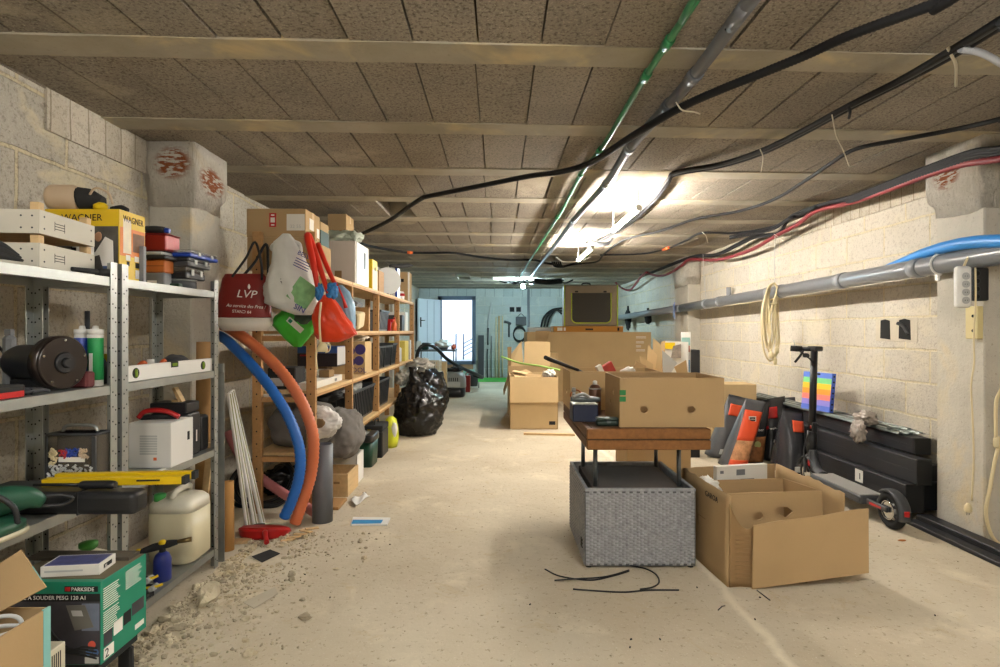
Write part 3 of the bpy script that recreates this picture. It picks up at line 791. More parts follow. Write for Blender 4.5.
def cartridge(x, y, m, m2, lab):
    t = Thing('sealant_cartridge', lab, 'cartridge', 'sealant cartridges on the middle shelf')
    b = MB(m2); b.lathe((x, y, S2), [(.0225, 0), (.0225, .172), (.0, .173)], 20); b.use(m); b.lathe((x, y, S2+.02), [(.0230, 0), (.0230, .14), (.0226, .141)], 20)
    b.use(M_inkw); b.bx(x-.006, x+.006, y-.0236, y-.0225, S2+.045, S2+.11); t.part('tube_body', b)
    b = MB(M_white); b.lathe((x, y, S2+.173), [(.0235, 0), (.0235, .016), (.010, .018), (.008, .028), (0, .029)], 20); t.part('cap', b); t.done()
cartridge(-1.404, 1.925, M_blue, M_white, 'blue and white sealant cartridge standing beside the green one')
cartridge(-1.352, 1.915, mat('label_green', '#1f8a4c', .5), M_white, 'green labelled sealant cartridge standing beside the blue one')
b = MB(M_dgrey); b.cyl((-1.455, 2.02, S2), (-1.455, 2.02, S2+.255), .008, seg=10); solo('steel_tube', b, 'thin grey tube standing behind the sealant cartridges', 'tube')
b = MB(M_grey); b.bx(-1.575, -1.545, 1.80, 1.84, S2, S2+.17, .01); b.bx(-1.57, -1.55, 1.812, 1.828, S2+.17, S2+.19); solo('glue_bottle', b, 'slim grey bottle standing left of the sealant cartridges', 'bottle')
M_maroon = mat('maroon_abrasive', '#5d2a2c', .8, var=.12, scale=30)
b = MB(M_maroon); b.bx(-1.45, -1.325, 1.838, 1.878, S2, S2+.052, .006); solo('abrasive_roll', b, 'maroon sanding belt pack on shelf right of the grinder', 'sanding belt')
b = MB(M_dgreen); b.bx(-1.56, -1.455, 1.885, 1.945, S2, S2+.085, .008); solo('tool_pouch', b, 'dark green box behind the maroon sanding belt', 'box')
t = Thing('oil_can', 'black jug shaped tool near post on the middle shelf', 'jug')
b = MB(M_blackm); b.sections([(-1.40, 1.955+.04, S2+z_, rx, ry) for z_, rx, ry in ((0, .035, .03), (.01, .04, .032), (.05, .038, .03), (.075, .028, .022), (.10, .012, .012), (.125, .010, .010))], n=20); t.part('jug_body', b)
b = MB(M_blackm); b.tube([(-1.437, 1.995, S2+.02), (-1.47, 1.995, S2+.05), (-1.455, 1.995, S2+.09), (-1.41, 1.995, S2+.115)], .006); t.part('handle', b); t.done()
b = MB(M_dgrey); b.box((-1.40, 1.94, S2+.125), (.1, .03, .0)) if False else None
# long box cutter/rasp, red flat case, gloves
t = Thing('flat_tool_case', 'black and red flat case at the near end of middle shelf', 'case')
b = MB(M_blackm); b.bx(-1.44, -1.325, 1.40, 1.60, S2, S2+.035, .004); t.part('case_body', b); b = MB(M_red); b.bx(-1.325, -1.322, 1.42, 1.59, S2+.002, S2+.018); t.part('trim_strip', b); t.done()
b = MB(M_dgrey)
for k in range(4): b.tube([(-1.40+.02*k, 1.635, S2+.010), (-1.385+.017*k, 1.66, S2+.012), (-1.375+.015*k, 1.672+.006*k, S2+.007)], [.009, .008, .004], seg=8)
b.blob((-1.375, 1.625, S2+.010), (.045, .018, .014), amp=.3, sub=3, flat=S2)
solo('work_glove', b, 'dark grey work glove on middle shelf below the grinder wheel', 'glove')
b = MB(M_blackm); b.bx(-1.575, -1.455, 1.40, 1.66, S2, S2+.06, .01); b.use(M_blackm); b.tube([(-1.48, 1.45, S2+.07), (-1.46, 1.55, S2+.085), (-1.47, 1.60, S2+.062)], .005)
solo('tool_bag', b, 'black soft tool bag behind the grinder at shelf end', 'bag')
b = MB(M_yellow); b.bx(-1.592, -1.582, 1.42, 1.80, S2+.13, S2+.145); b.use(M_dgrey); b.bx(-1.594, -1.580, 1.42, 1.80, S2, S2+.128)
solo('spirit_level', b, 'grey spirit level with yellow top edge behind the grinder', 'spirit level')
# unit 2 level 2
t = Thing('spirit_level', 'long white spirit level with green vials on shelf edge', 'spirit level')
xf = -1.325; b = MB(M_white); b.bx(xf-.022, xf, 2.012, 2.645, S2, S2+.058, .002); b.use(M_blackm); b.bx(xf-.024, xf+.001, 2.004, 2.014, S2, S2+.06); t.part('level_body', b)
M_vial = mat('vial_green', '#7e9a3a', .2, var=.05)
for yy in (2.085, 2.335, 2.56):
    b = MB(M_ink); 
    if yy == 2.335: b.bx(xf-.023, xf+.0015, yy-.025, yy+.025, S2+.036, S2+.0592)
    else: b.cyl((xf, yy, S2+.03), (xf+.0015, yy, S2+.03), .019, seg=20)
    k = t.part('vial_holder', b)
    b = MB(M_vial); 
    if yy == 2.335: b.bx(xf+.0015, xf+.003, yy-.018, yy+.018, S2+.041, S2+.053)
    else: b.cyl((xf+.0015, yy, S2+.015), (xf+.0015, yy, S2+.045), .006, seg=8)
    t.part('vial', b, k)
t.done()
b = MB(M_yellow); b.lathe((-1.385, 2.035, S2+.075), [(.020, 0), (.022, .002), (.022, .026), (.02, .028), (0, .028)], 24); b.use(M_blackm); b.bx(-1.42, -1.35, 2.005, 2.07, S2, S2+.05, .004); b.use(M_beige); b.bx(-1.41, -1.36, 2.015, 2.06, S2+.05, S2+.075, .004)
solo('tape_roll', b, 'yellow tape roll on dark block behind steel posts', 'tape')
b = MB(M_orange); b.tube([(-1.42, 2.20, S2+.010), (-1.40, 2.25, S2+.06), (-1.42, 2.31, S2+.01)], .009); b.use(M_white); b.cyl((-1.42, 2.33, S2), (-1.42, 2.33, S2+.068), .014); b.use(M_orange); b.tube([(-1.42, 2.36, S2+.009), (-1.40, 2.39, S2+.06), (-1.42, 2.43, S2+.012)], .009)
solo('ratchet_clamp', b, 'orange and white plastic clamp behind the white level', 'clamp')
b = MB(M_dgrey); b.blob((-1.44, 2.54, S2+.035), (.055, .07, .045), amp=.1, sub=4, flat=S2); solo('cap', b, 'dark grey cap lying behind the white spirit level', 'cap')

# ---------------- level 3
t = Thing('organiser_case', 'clear carry case full of screws and fittings on lower shelf', 'case')
x1 = -1.318; y0, y1 = 1.868, 1.945; zt = CH-(430-CY)*1.868/F
b = MB(M_smoke); b.bx(x1-.165, x1, y0, y1, S3, zt-.012, .012, 3); t.part('case_body', b)
b = MB(M_dgrey); b.bx(x1-.168, x1+.003, y0-.003, y1+.002, zt-.020, zt-.012, .004); b.bx(x1-.165, x1-.157, y0-.003, y0+.004, S3, zt-.02); b.bx(x1-.012, x1, y0-.003, y0+.004, S3, zt-.02); t.part('lid_rim', b)
b = MB(M_steel); b.tube([(x1-.14, y0+.04, zt-.012), (x1-.12, y0+.04, zt+.008), (x1-.04, y0+.04, zt+.008), (x1-.02, y0+.04, zt-.012)], .006); t.part('handle', b)
random.seed(5)
for nm_, m_, cx_, cz_, ww, hh in (('fastener_pile', M_lgrey, -1.40, S3+.085, .072, .022), ('wall_plug_bag', M_blue, -1.395, S3+.148, .024, .012), ('wall_plug_bag', M_red, -1.424, S3+.145, .012, .012), ('cream_plug_bag', M_cream, -1.458, S3+.135, .012, .028), ('wall_plug_bag', M_beige, -1.357, S3+.145, .014, .014)):
    b = MB(m_)
    for k in range(70 if ww > .05 else 26):
        q = Vector((cx_+random.uniform(-ww, ww), y0-.001-random.uniform(0, .001), cz_+random.uniform(-hh, hh)))
        b.box(q, (.012, .004, .006), (random.uniform(-1, 1), random.uniform(-1, 1), random.uniform(-1, 1)))
    t.part(nm_, b, kind='stuff')
b = MB(M_inkw); b.bx(x1-.12, x1-.035, y0-.0035, y0-.0015, S3+.118, S3+.134)
t.part('divider_strip', b); t.done()
# long black case, yellow levels etc. on near rack lvl 3
t = Thing('long_tool_case', 'long rounded black plastic case lying across the lower shelf', 'case')
def pp(px, py, Y): return P(px, py, Y)
b = MB(M_black); x0 = -1.50
b.bx(-1.46, -1.075, 1.685, 1.76, S3, S3+.068, .018, 4); t.part('case_body', b)
b = MB(M_blackm)
for xx in (-1.245,): b.bx(xx, xx+.003, 1.683, 1.762, S3+.002, S3+.070)
t.part('seam', b); t.done()
b = MB(M_black); b.tube([(-1.40, 1.72, S3+.083), (-1.255, 1.72, S3+.083)], .005, sub=1); b.tube([(-1.26, 1.72, S3+.083), (-1.245, 1.72, S3+.083), (-1.17, 1.722, S3+.083), (-1.155, 1.722, S3+.082)], [.009, .0125, .0125, .010], seg=14)
solo('screwdriver', b, 'black handled screwdriver lying on the long black case', 'screwdriver')
M_ylev = mat('level_yellow', '#d6b312', .4, var=.06)
t = Thing('spirit_level', 'yellow spirit level bar sticking out past the steel posts', 'spirit level')
za = S3+.062
b = MB(M_ylev); Ry = TR(-1.215, 1.775, za, .18)
def bar(b, L, y, z, h=.022, d=.022): b.box(Ry @ Vector((-L/2, y, z+h/2)), (L, d, h), Ry.to_3x3(), .0015)
L_ = .47; b = MB(M_ylev)
b.box((-1.21, 1.80, za+.012), (.42, .03, .024), (0, 0, .08), .002); t.part('level_body', b)
b = MB(M_blackm); b.box((-1.21+.214, 1.817, za+.012), (.012, .031, .025), (0, 0, .08)); t.part('end_cap', b)
b = MB(M_ink); b.box((-1.10, 1.7925, za+.015), (.07, .002, .005), (0, 0, .08)); t.part('printed_mark', b); t.done()
t = Thing('spirit_level', 'second yellow spirit level bar lying behind the first one', 'spirit level')
b = MB(M_ylev); b.box((-1.20, 1.838, za+.018), (.42, .026, .024), (0, 0, .08), .002); t.part('level_body', b)
b = MB(M_blackm); b.box((-1.20+.214, 1.855, za+.018), (.012, .027, .025), (0, 0, .08)); t.part('end_cap', b); t.done()
b = MB(M_dgrey); b.bx(-1.585, -1.30, 1.768, 1.855, S3, za-.001, .004); solo('flat_board', b, 'dark flat case supporting the yellow level bars', 'case')
# sander with cord
t = Thing('orbital_sander', 'dark green electric sander with looped black cord on lower shelf', 'sander')
M_sg = mat('sander_green', '#1e4a37', .42, var=.08)
b = MB(M_sg); b.tube([(-1.41, 1.49, S3+.075), (-1.385, 1.53, S3+.085), (-1.35, 1.585, S3+.080), (-1.33, 1.615, S3+.06)], [.035, .042, .032, .018], seg=18, sub=4); t.part('motor_body', b)
b = MB(M_sg); b.sections([(-1.36, 1.50, S3+.012, .045, .07), (-1.36, 1.50, S3+.03, .045, .07), (-1.37, 1.50, S3+.045, .03, .05)], n=24, sq=3); t.part('skirt', b)
b = MB(mat('sanding_pad', '#c9c2a8', .9)); b.sections([(-1.36, 1.50, S3, .05, .075), (-1.36, 1.50, S3+.012, .05, .075)], n=24, sq=3); t.part('sanding_pad', b)
b = MB(M_black); b.tube([(-1.35, 1.59, S3+.07), (-1.31, 1.63, S3+.075), (-1.27, 1.65, S3+.062), (-1.29, 1.64, S3+.045), (-1.35, 1.60, S3+.05)], .0055); t.part('power_cord', b)
b = MB(M_black); b.tube([(-1.43, 1.50, S3+.115), (-1.37, 1.49, S3+.12), (-1.325, 1.51, S3+.08), (-1.318, 1.52, S3+.03)], .008, rib=.004); t.part('dust_hose', b)
for p_ in t.parts: p_[1].xf(Matrix.Translation((.03, .01, 0)))
t.done()
b = MB(M_steeld); b.bx(-1.40, -1.3155, 1.37, 1.405, S3, S3+.12, .003); b.use(M_chrome); b.bx(-1.315, -1.309, 1.385, 1.405, S3+.005, S3+.115); b.use(M_hole)
for k in range(5): b.bx(-1.39, -1.335, 1.369, 1.3705, S3+.02+.02*k, S3+.028+.02*k)
solo('metal_housing', b, 'slotted grey metal tool housing at the near edge of lower shelf', 'tool')
t = Thing('charger_pad', 'black battery charger with pale rim behind the green sander', 'charger')
b = MB(M_blackm); b.sections([(-1.50, 1.66, S3, .055, .045), (-1.50, 1.66, S3+.075, .055, .045)], n=24); t.part('charger_body', b)
b = MB(M_lgrey); b.sections([(-1.50, 1.66, S3+.075, .056, .046), (-1.50, 1.66, S3+.079, .056, .046)], n=24); t.part('rim', b)
b = MB(M_blackm); b.bx(-1.53, -1.47, 1.64, 1.68, S3+.079, S3+.098, .004); t.part('battery', b); t.done()
# unit 2, level 3
b = MB(M_black); b.bx(-1.44, -1.375, 2.02, 2.10, S3, S3+.155, .01, 2); b.use(M_steel); b.bx(-1.4, -1.385, 2.015, 2.021, S3+.01, S3+.15); b.use(M_inkw); b.bx(-1.386, -1.380, 2.0185, 2.02, S3+.05, S3+.09)
solo('tool_case', b, 'black case with silver edge standing between steel posts', 'case')
t = Thing('white_box', 'white cardboard box with fold flap on the lower shelf', 'box')
b = MB(mat('white_carton', '#d8d6d0', .7, var=.03)); y0, y1 = 2.275, 2.44
b.bx(-1.475, -1.305, y0, y1, S3, CH-(423-CY)*y0/F, .002); t.part('carton_body', b)
b = MB(M_blackm); b.bx(-1.305, -1.3035, y1-.045, y1-.03, S3+.09, S3+.125); t.part('clip', b)
b = MB(M_orange); b.bx(-1.375, -1.362, y0-.001, y0, S3+.03, S3+.042); t.part('orange_print', b)
b = MB(M_lgrey)
for k in range(8): b.bx(-1.43, -1.36, y0-.0006, y0, S3+.06+.01*k, S3+.053+.01*k)
t.part('printed_text', b); t.done()
zt = CH-(423-CY)*y0/F
t = Thing('hot_air_gun', 'red and grey curved handle tool lying on the white box', 'tool')
b = MB(M_red); b.tube([(-1.47, 2.33, zt+.012), (-1.45, 2.335, zt+.035), (-1.41, 2.34, zt+.042), (-1.36, 2.35, zt+.034), (-1.32, 2.36, zt+.012)], .010, seg=10); t.part('handle', b)
b = MB(M_blackm); b.tube([(-1.47, 2.35, zt+.01), (-1.40, 2.355, zt+.012), (-1.33, 2.38, zt+.01)], .010); t.part('tool_body', b); t.done()
b = MB(M_black); b.bx(-1.50, -1.335, 2.45, 2.56, S3, CH-(412-CY)*2.5/F, .012, 2); b.use(M_inkw); b.bx(-1.335, -1.334, 2.52, 2.528, S3+.06, S3+.11)
zc2 = CH-(412-CY)*2.5/F
solo('tool_case', b, 'large black case standing behind the white box', 'case')
b = MB(M_black); b.bx(-1.50, -1.34, 2.452, 2.56, zc2+.001, zc2+.045, .006, 2); solo('tool_case', b, 'flat black case lying on top of the large black case', 'case')
b = MB(M_black); b.bx(-1.46, -1.345, 2.575, 2.655, S3, CH-(416-CY)*2.58/F, .012, 2); solo('tool_case', b, 'smaller black case next to the far steel post', 'case')
b = MB(M_pinel); b.box((-1.40, 2.50, zc2+.075), (.012, .03, .07), (0, -.5, 0)); b.bx(-1.42, -1.39, 2.48, 2.52, zc2+.0455, zc2+.055)
solo('wood_offcut', b, 'short pale wood offcut on the flat black case', 'wood scrap')
b = MB(M_paper); b.bx(-1.33, -1.315, 2.10, 2.26, S3, S3+.004); solo('paper_sheet', b, 'thin paper strip at shelf edge below the white box', 'paper')

# ---------------- bottom shelf
t = Thing('jerrycan', 'translucent white plastic jerrycan of yellowish liquid on bottom shelf', 'jerrycan')
M_jerry = mat('jerry_plastic', '#cfc6a6', .35, var=.04); M_jerryw = mat('jerry_plastic_top', '#dad5c2', .35, var=.03)
cx, cy = -1.418, 2.545; zt = CH-(496-CY)*2.5/F
b = MB(M_jerry); H = zt-S4
secs = [(cx, cy, S4, .088, .088, 5), (cx, cy, S4+.012, .100, .100, 5.5), (cx, cy, S4+H*.78, .100, .100, 5.5)]
b.sections(secs, n=48)
b.use(M_jerryw); b.sections([(cx, cy, S4+H*.78, .100, .100, 5.5), (cx, cy, S4+H*.90, .098, .098, 5), (cx, cy, S4+H*.97, .082, .082, 4), (cx, cy, S4+H, .06, .06, 4)], n=48)
t.part('can_body', b)
b = MB(M_jerryw); b.tube([(cx+.0, cy-.07, S4+H-.005), (cx+.01, cy-.05, S4+H+.022), (cx+.01, cy+.05, S4+H+.022), (cx+.0, cy+.07, S4+H-.005)], .013); t.part('handle', b)
b = MB(mat('cap_green', '#3f9a4a', .4)); b.lathe((cx-.055, cy-.06, S4+H-.015), [(.024, 0), (.024, .026), (.02, .03), (0, .03)], 20); t.part('cap', b); t.done()
# caulking/ gas torch with blue can
t = Thing('blow_torch', 'blue gas blow torch with black and yellow head on bottom shelf', 'blow torch')
c0 = PZ(168, 572, S4); c0 = Vector((-1.36, 2.31, S4))
M_bl2 = mat('canister_blue', '#232f78', .3, var=.05)
b = MB(M_bl2); b.lathe((c0.x, c0.y, S4), [(.030, 0), (.033, .004), (.033, .085), (.026, .105), (.014, .115), (0, .116)], 24); t.part('canister', b)
b = MB(M_blackm); hz = S4+.135; b.tube([(c0.x-.075, c0.y-.03, hz-.012), (c0.x-.03, c0.y-.01, hz), (c0.x+.02, c0.y+.01, hz+.008), (c0.x+.05, c0.y+.02, hz+.012)], [.010, .016, .016, .010]); b.cyl((c0.x, c0.y, S4+.11), (c0.x, c0.y, hz), .012); t.part('burner_head', b)
b = MB(mat('brass', '#7d6a45', .35, .8)); b.cyl((c0.x+.045, c0.y+.02, hz+.012), (c0.x+.10, c0.y+.035, hz+.018), .008, .010); t.part('nozzle', b)
b = MB(M_yellow); b.lathe((c0.x, c0.y, hz+.012), [(.015, 0), (.016, .006), (.010, .014), (0, .016)], 16); t.part('valve_knob', b)
b = MB(M_yellow); b.blob((c0.x-.078, c0.y-.03, hz-.008), (.013, .012, .011), amp=.1, sub=3); t.part('ignition_button', b); t.done()
# black/yellow clamps on the bottom shelf
for i, (dz, lab) in enumerate(((.0, 'black clamp with yellow jaws lying lowest beside the blow torch'), (.045, 'black clamp with yellow jaws stacked above the lowest clamp'))):
    t = Thing('spring_clamp', lab, 'clamp', 'clamps beside the blow torch')
    z = S4+.014+dz; x, y = -1.355, 2.21-.03*i
    b = MB(M_blackm); b.tube([(x-.10, y, z+.01), (x-.05, y, z+.004), (x, y+.005, z), (x+.03, y+.01, z)], [.012, .014, .012, .006], seg=10); t.part('clamp_arm', b)
    b = MB(M_yellow); b.tube([(x-.06, y-.014, z), (x, y-.012, z+.004), (x+.035, y, z+.006), (x+.05, y+.01, z+.010)], .005); t.part('jaw', b)
    b = MB(M_lgrey); b.cyl((x+.02, y-.02, z), (x+.02, y+.02, z), .011); t.part('pivot', b); t.done()
b = MB(M_blackm)
for k in range(7): b.box((-1.355+.004*k, 2.08+.012*k, S4+.008), (.003, .06, .016), (0, 0, -.6))
solo('wire_grille', b, 'small black slotted grille lying on the bottom shelf front', 'grille')
b = MB(mat('lime_green', '#4a9a3d', .5)); b.lathe((-1.48, 2.06, S4+.22), [(.02, 0), (.03, .01), (.03, .025), (0, .03)], 16); b.use(M_jerryw); b.sections([(-1.48, 2.06, S4, .06, .05), (-1.48, 2.06, S4+.2, .06, .05), (-1.48, 2.06, S4+.22, .02, .02)], n=20, sq=3)
solo('plastic_bottle', b, 'white plastic bottle with green cap behind the green carton', 'bottle')

# ---------------- green carton (welder) on a low dolly
t = Thing('printed_carton', 'green printed welder carton with photo front near the camera', 'box')
M_gbox = mat('carton_green', '#148064', .5, var=.04); M_photo = mat('carton_dark_photo', '#3b3a40', .5, var=.35, scale=14)
gx0, gx1, gy0, gy1, gz0, gz1 = -1.30-.15, -1.153, 1.655, 1.868, .13, .371
b = MB(M_gbox); b.bx(gx0, gx1, gy0, gy1, gz0, gz1, .001)
b.use(card('carton_brown_top', '#6e6552')); b.bx(gx0+.004, gx1-.004, gy0+.02, gy1-.004, gz1, gz1+.0012)
b.use(M_photo); b.bx(gx0+.002, gx1-.002, gy0-.0008, gy0, gz0+.002, gz1-.055)
b.use(M_ink); b.bx(gx0+.002, gx1-.002, gy0-.0012, gy0, gz1-.056, gz1-.034)
b.use(mat('carton_photo_bluegrey', '#6b7486', .5, var=.3, scale=18)); b.bx(gx1-.055, gx1-.004, gy0-.0012, gy0, gz0+.10, gz1-.062)
t.part('carton_body', b)
y = gy0-.0015
b = MB(M_ink); b.bx(gx1-.105, gx1-.008, y, y+.001, gz1-.028, gz1-.012); t.part('brand_plate', b)
b = MB(M_red); b.bx(gx1-.103, gx1-.088, y-.0006, y, gz1-.026, gz1-.014); t.part('red_emblem', b)
b = MB(M_inkw); b.text('PARKSIDE', face_front(gx1-.085, y-.0006, gz1-.0255), .0155, .0003, font_w=.98); t.part('brand_lettering', b)
b = MB(M_inkw); b.text('POSTE À SOUDER PESG 120 A1', face_front(gx1-.262, y-.0004, gz1-.0505), .0162, .0003, font_w=1.0); t.part('title_lettering', b)
b = MB(mat('mask_grey', '#6c6a63', .6)); b.prism([(gx1-.10, gz1-.068), (gx1-.045, gz1-.066), (gx1-.02, gz1-.13), (gx1-.075, gz1-.14)], .001, TR(0, y-.0004, 0)); b.use(M_lgrey); b.prism([(gx1-.085, gz1-.082), (gx1-.055, gz1-.082), (gx1-.05, gz1-.098), (gx1-.08, gz1-.098)], .001, TR(0, y-.0012, 0)); t.part('printed_mask', b)
b = MB(M_blackm)
for k in range(4): b.tube([(gx1-.16, y, gz1-.1-.01*k), (gx1-.12+.01*k, y, gz0+.05), (gx1-.05, y, gz0+.03+.008*k), (gx1-.01, y, gz0+.02+.01*k)], .003, seg=6)
t.part('printed_cables', b)
b = MB(mat('print_red', '#c25140', .6)); b.cyl((gx1-.025, y, gz0+.06), (gx1-.025, y-.001, gz0+.06), .011, seg=18); t.part('red_round_mark', b)
b = MB(mat('print_blue', '#44628f', .6)); b.cyl((gx1-.034, y, gz0+.038), (gx1-.034, y-.001, gz0+.038), .009, seg=18); b.cyl((gx1-.014, y, gz0+.038), (gx1-.014, y-.001, gz0+.038), .009, seg=18); t.part('blue_round_mark', b)
b = MB(M_lgrey); b.bx(gx1-.045, gx1-.005, y-.001, y, gz0+.006, gz0+.024); t.part('grey_mark', b)
x = gx1+.0008
b = MB(M_inkw)
for (ya, yb_, zt_, n_) in ((.01, .085, gz1-.025, 10), (.01, .085, gz1-.095, 10), (.11, .19, gz1-.018, 9)):
    for k in range(n_): b.bx(gx1, x, gy0+ya, gy0+ya+(yb_-ya)*random.uniform(.7, 1), zt_-.0065*k-.0022, zt_-.0065*k)
t.part('printed_text', b)
for (ya, yb_, za, zb, m_) in ((.012, .048, .045, .085, M_photo), (.055, .095, .055, .095, M_inkw), (.10, .135, .062, .10, M_ink), (.14, .20, .072, .11, M_photo)):
    b = MB(m_); b.bx(gx1, x, gy0+ya, gy0+yb_, gz0+za, gz0+zb); t.part('printed_picture', b)
b = MB(M_inkw); b.bx(gx1, x, gy0+.012, gy0+.055, gz0+.006, gz0+.04); t.part('white_label', b); b = MB(M_inkw); b.bx(gx1, x, gy0+.155, gy0+.20, gz0+.02, gz0+.036); t.part('white_label', b)
b = MB(M_ink); b.text('2', face_right(x+.0004, gy0+.015, gz0+.010), .038, .0002); t.part('label_digit', b)
t.done()
t = Thing('plastic_dolly', 'low black plastic stand holding the green welder carton', 'stand')
b = MB(M_blackm); b.bx(gx0+.01, gx1-.02, gy0+.01, gy1-.008, .09, .129, .006); t.part('deck', b)
for (x_, y_) in ((gx1-.04, gy0+.05), (gx1-.04, gy1-.04), (gx0+.03, gy0+.05), (gx0+.03, gy1-.04)):
    b = MB(M_blackm); b.box((x_, y_, .0451), (.045, .022, .0895), None, .006); t.part('foot', b)
t.done()
# leaflet pack on top
t = Thing('small_printed_box', 'small white box with blue picture lying on the green carton', 'box')
Mq = TR(-1.275, 1.735, gz1+.0016, .12) @ Matrix.Scale(.88, 4)
b = MB(M_paper); b.box((0, 0, .0175), (.185, .10, .035), None, .001); b.use(mat('print_blue_purple', '#4a4f7d', .4, var=.5, scale=30)); b.box((.0, .0, .0354), (.17, .085, .001)); 
b.use(M_lgrey); b.box((-.02, -.0503, .018), (.12, .0006, .006)); b.use(M_ink); b.box((.0928, .0, .018), (.0006, .05, .014)); b.use(M_inkw); b.text('XL', face_right(.0933, -.02, .012), .014, .0003)
b.xf(Mq); t.part('carton_body', b); t.done()
t = Thing('flat_tray', 'dark brown flat board lying on the green carton behind small box', 'board')
b = MB(mat('dark_printed_board', '#4c463c', .6, var=.3, scale=12)); b.bx(-1.49, -1.17, 1.805, 1.862, gz1+.0016, gz1+.012); t.part('board_body', b); t.done()

# ---------------- near open carton with teal tape (bottom-left)
M_teal = mat('teal_tape', '#7fb8b4', .4, var=.05)
t = Thing('open_carton', 'open brown carton with teal tape at the bottom left, cables inside', 'box')
Mo = TR(-1.10, 1.235, 0, 0)
bx0, bx1, by0, by1, bz0, bz1 = -1.42, -1.10, 1.215, 1.50, .10, .42
yN = 1.30; bx1 = -1.137; bz1 = .40
b = MB(M_card)
b.bx(bx1-.30, bx1, yN-.16, yN-.155, bz0, bz1); b.bx(bx1-.005, bx1, yN-.155, yN+.14, bz0, bz1)
b.bx(bx1-.30, bx1-.001, yN+.14, yN+.145, bz0, bz1); b.bx(bx1-.30, bx1-.295, yN-.155, yN+.14, bz0, bz1); b.bx(bx1-.30, bx1, yN-.16, yN+.14, bz0-.004, bz0)
t.part('carton_body', b)
b = MB(M_teal); b.bx(bx1-.004, bx1+.0015, yN+.125, yN+.147, bz0, bz1+.002); t.part('teal_tape', b)
# raised flap
f0, f1, f2, f3 = P(-40, 634, 1.38), P(47, 587, 1.40), P(22, 550, 1.44), P(-40, 590, 1.42)
b = MB(M_card); b.quad([f0, f1, f2, f3], .004); k = t.part('flap', b)
def fl(a, c): return (f0*(1-a)+f1*a)*(1-c)+(f3*(1-a)+f2*a)*c+Vector((.001, -.002, .002))
g0, g1, g2, g3 = fl(0, .22), fl(1, .18), fl(1, .55), fl(0, .6)
b = MB(M_teal); b.quad([g0, g1, g2, g3], .001); t.part('teal_tape', b, k)
t.done()
b = MB(M_lgrey)
for k in range(3):
    o_ = .012*k
    b.tube([(bx1-.28, yN-.10+o_, bz1-.03), (bx1-.15, yN+.0+o_, bz1+.01-o_), (bx1-.05, yN+.07, bz1+.015-o_*2), (bx1-.025, yN+.09, bz1-.012-o_), (bx1-.05, yN+.07, bz1-.03-o_), (bx1-.2, yN-.05, bz1-.035-o_*.7)], .005)
solo('grey_cable', b, 'grey cable loops spilling over the open brown carton', 'cable')
b = MB(M_blackm); b.blob((bx1-.15, yN-.01, bz1-.12), (.10, .085, .045), amp=.3, sub=4); solo('black_cloth', b, 'black cloth bundled inside the open brown carton', 'cloth')
t = Thing('barcode_box', 'cream box corner with barcode at the bottom edge of view', 'box')
b = MB(mat('cream_carton', '#cfc9b2', .7)); qx = (57-CX)*1.5/F
b.bx(qx-.12, qx, 1.46, 1.53, .0, CH-(647-CY)*1.5/F, .002); t.part('carton_body', b)
b = MB(M_ink); zq = CH-(647-CY)*1.5/F
for k in range(7): b.bx(qx, qx+.0006, 1.468+.007*k, 1.471+.007*k, zq-.06, zq-.015)
t.part('barcode', b); t.done()
# ================================================================= WOODEN RACK
RX0, RX1 = -1.48, -1.10
PY = [3.43, 4.30, 5.255, 6.34, 7.44]
t = Thing('wooden_shelving', 'long pine shelving with drilled posts along the left wall', 'shelf unit')
for i, y in enumerate(PY):
    top = 1.70 if i == 0 else 1.468
    for (xa, xb) in ((RX1-.055, RX1), (RX0, RX0+.055)):
        b = MB(M_pine); b.bx(xa, xb, y, y+.034, 0, top, .002); b.use(M_hole); z = .12
        while z < top-.03:
            b.cyl(((xa+xb)/2, y-.0004, z), ((xa+xb)/2, y-.0012, z), .0048, seg=8)
            if xb == RX1: b.cyl((xb+.0004, y+.017, z+.03), (xb+.0012, y+.017, z+.03), .0045, seg=8)
            z += .075
        t.part('post', b)
    for z in ((.34, .70, 1.07) if i else (.34, .70, 1.07, 1.43)):
        b = MB(M_pine); b.bx(RX0+.056, RX1-.056, y+.006, y+.028, z-.03, z); t.part('cross_rail', b)
for i in range(4):
    for z in (.36, .735, 1.10, 1.47):
        b = MB(M_pinel); b.bx(RX0+.0, RX1-.0, PY[i]+.036, PY[i+1]-.002, z-.018, z, .001)
        b.use(M_pine); b.bx(RX1-.018, RX1, PY[i]+.036, PY[i+1]-.002, z-.034, z-.0185); t.part('shelf_board', b)
t.done()
ZA, ZB, Zc, ZD = .361, .736, 1.101, 1.471
XFR = -1.12

def carton(x0, x1, y0, y1, z0, z1, label, m=None, tape=True, extra=None, name='cardboard_box', group=None, rz=0):
    cx, cy = (x0+x1)/2, (y0+y1)/2; w, d, h = x1-x0, y1-y0, z1-z0
    t = Thing(name, label, 'box', group, M=TR(cx, cy, z0, rz))
    b = MB(m or M_card); b.box((0, 0, h/2), (w, d, h), None, .0025)
    b.use(M_hole); b.box((0, -d/2-.0002, h/2), (.0015, .0008, h*.9)) if False else None
    b.use(m or M_card); t.part('carton_body', b)
    if tape:
        b = MB(mat('packing_tape', '#b89a6c', .3, var=.05)); b.box((0, 0, h+.0006), (w*1.0, .045, .001)); b.box((w/2+.0005, 0, h-.03), (.001, .045, .06)); b.box((-w/2-.0005, 0, h-.03), (.001, .045, .06)); t.part('tape', b)
    if extra: extra(t, w, d, h)
    t.done()

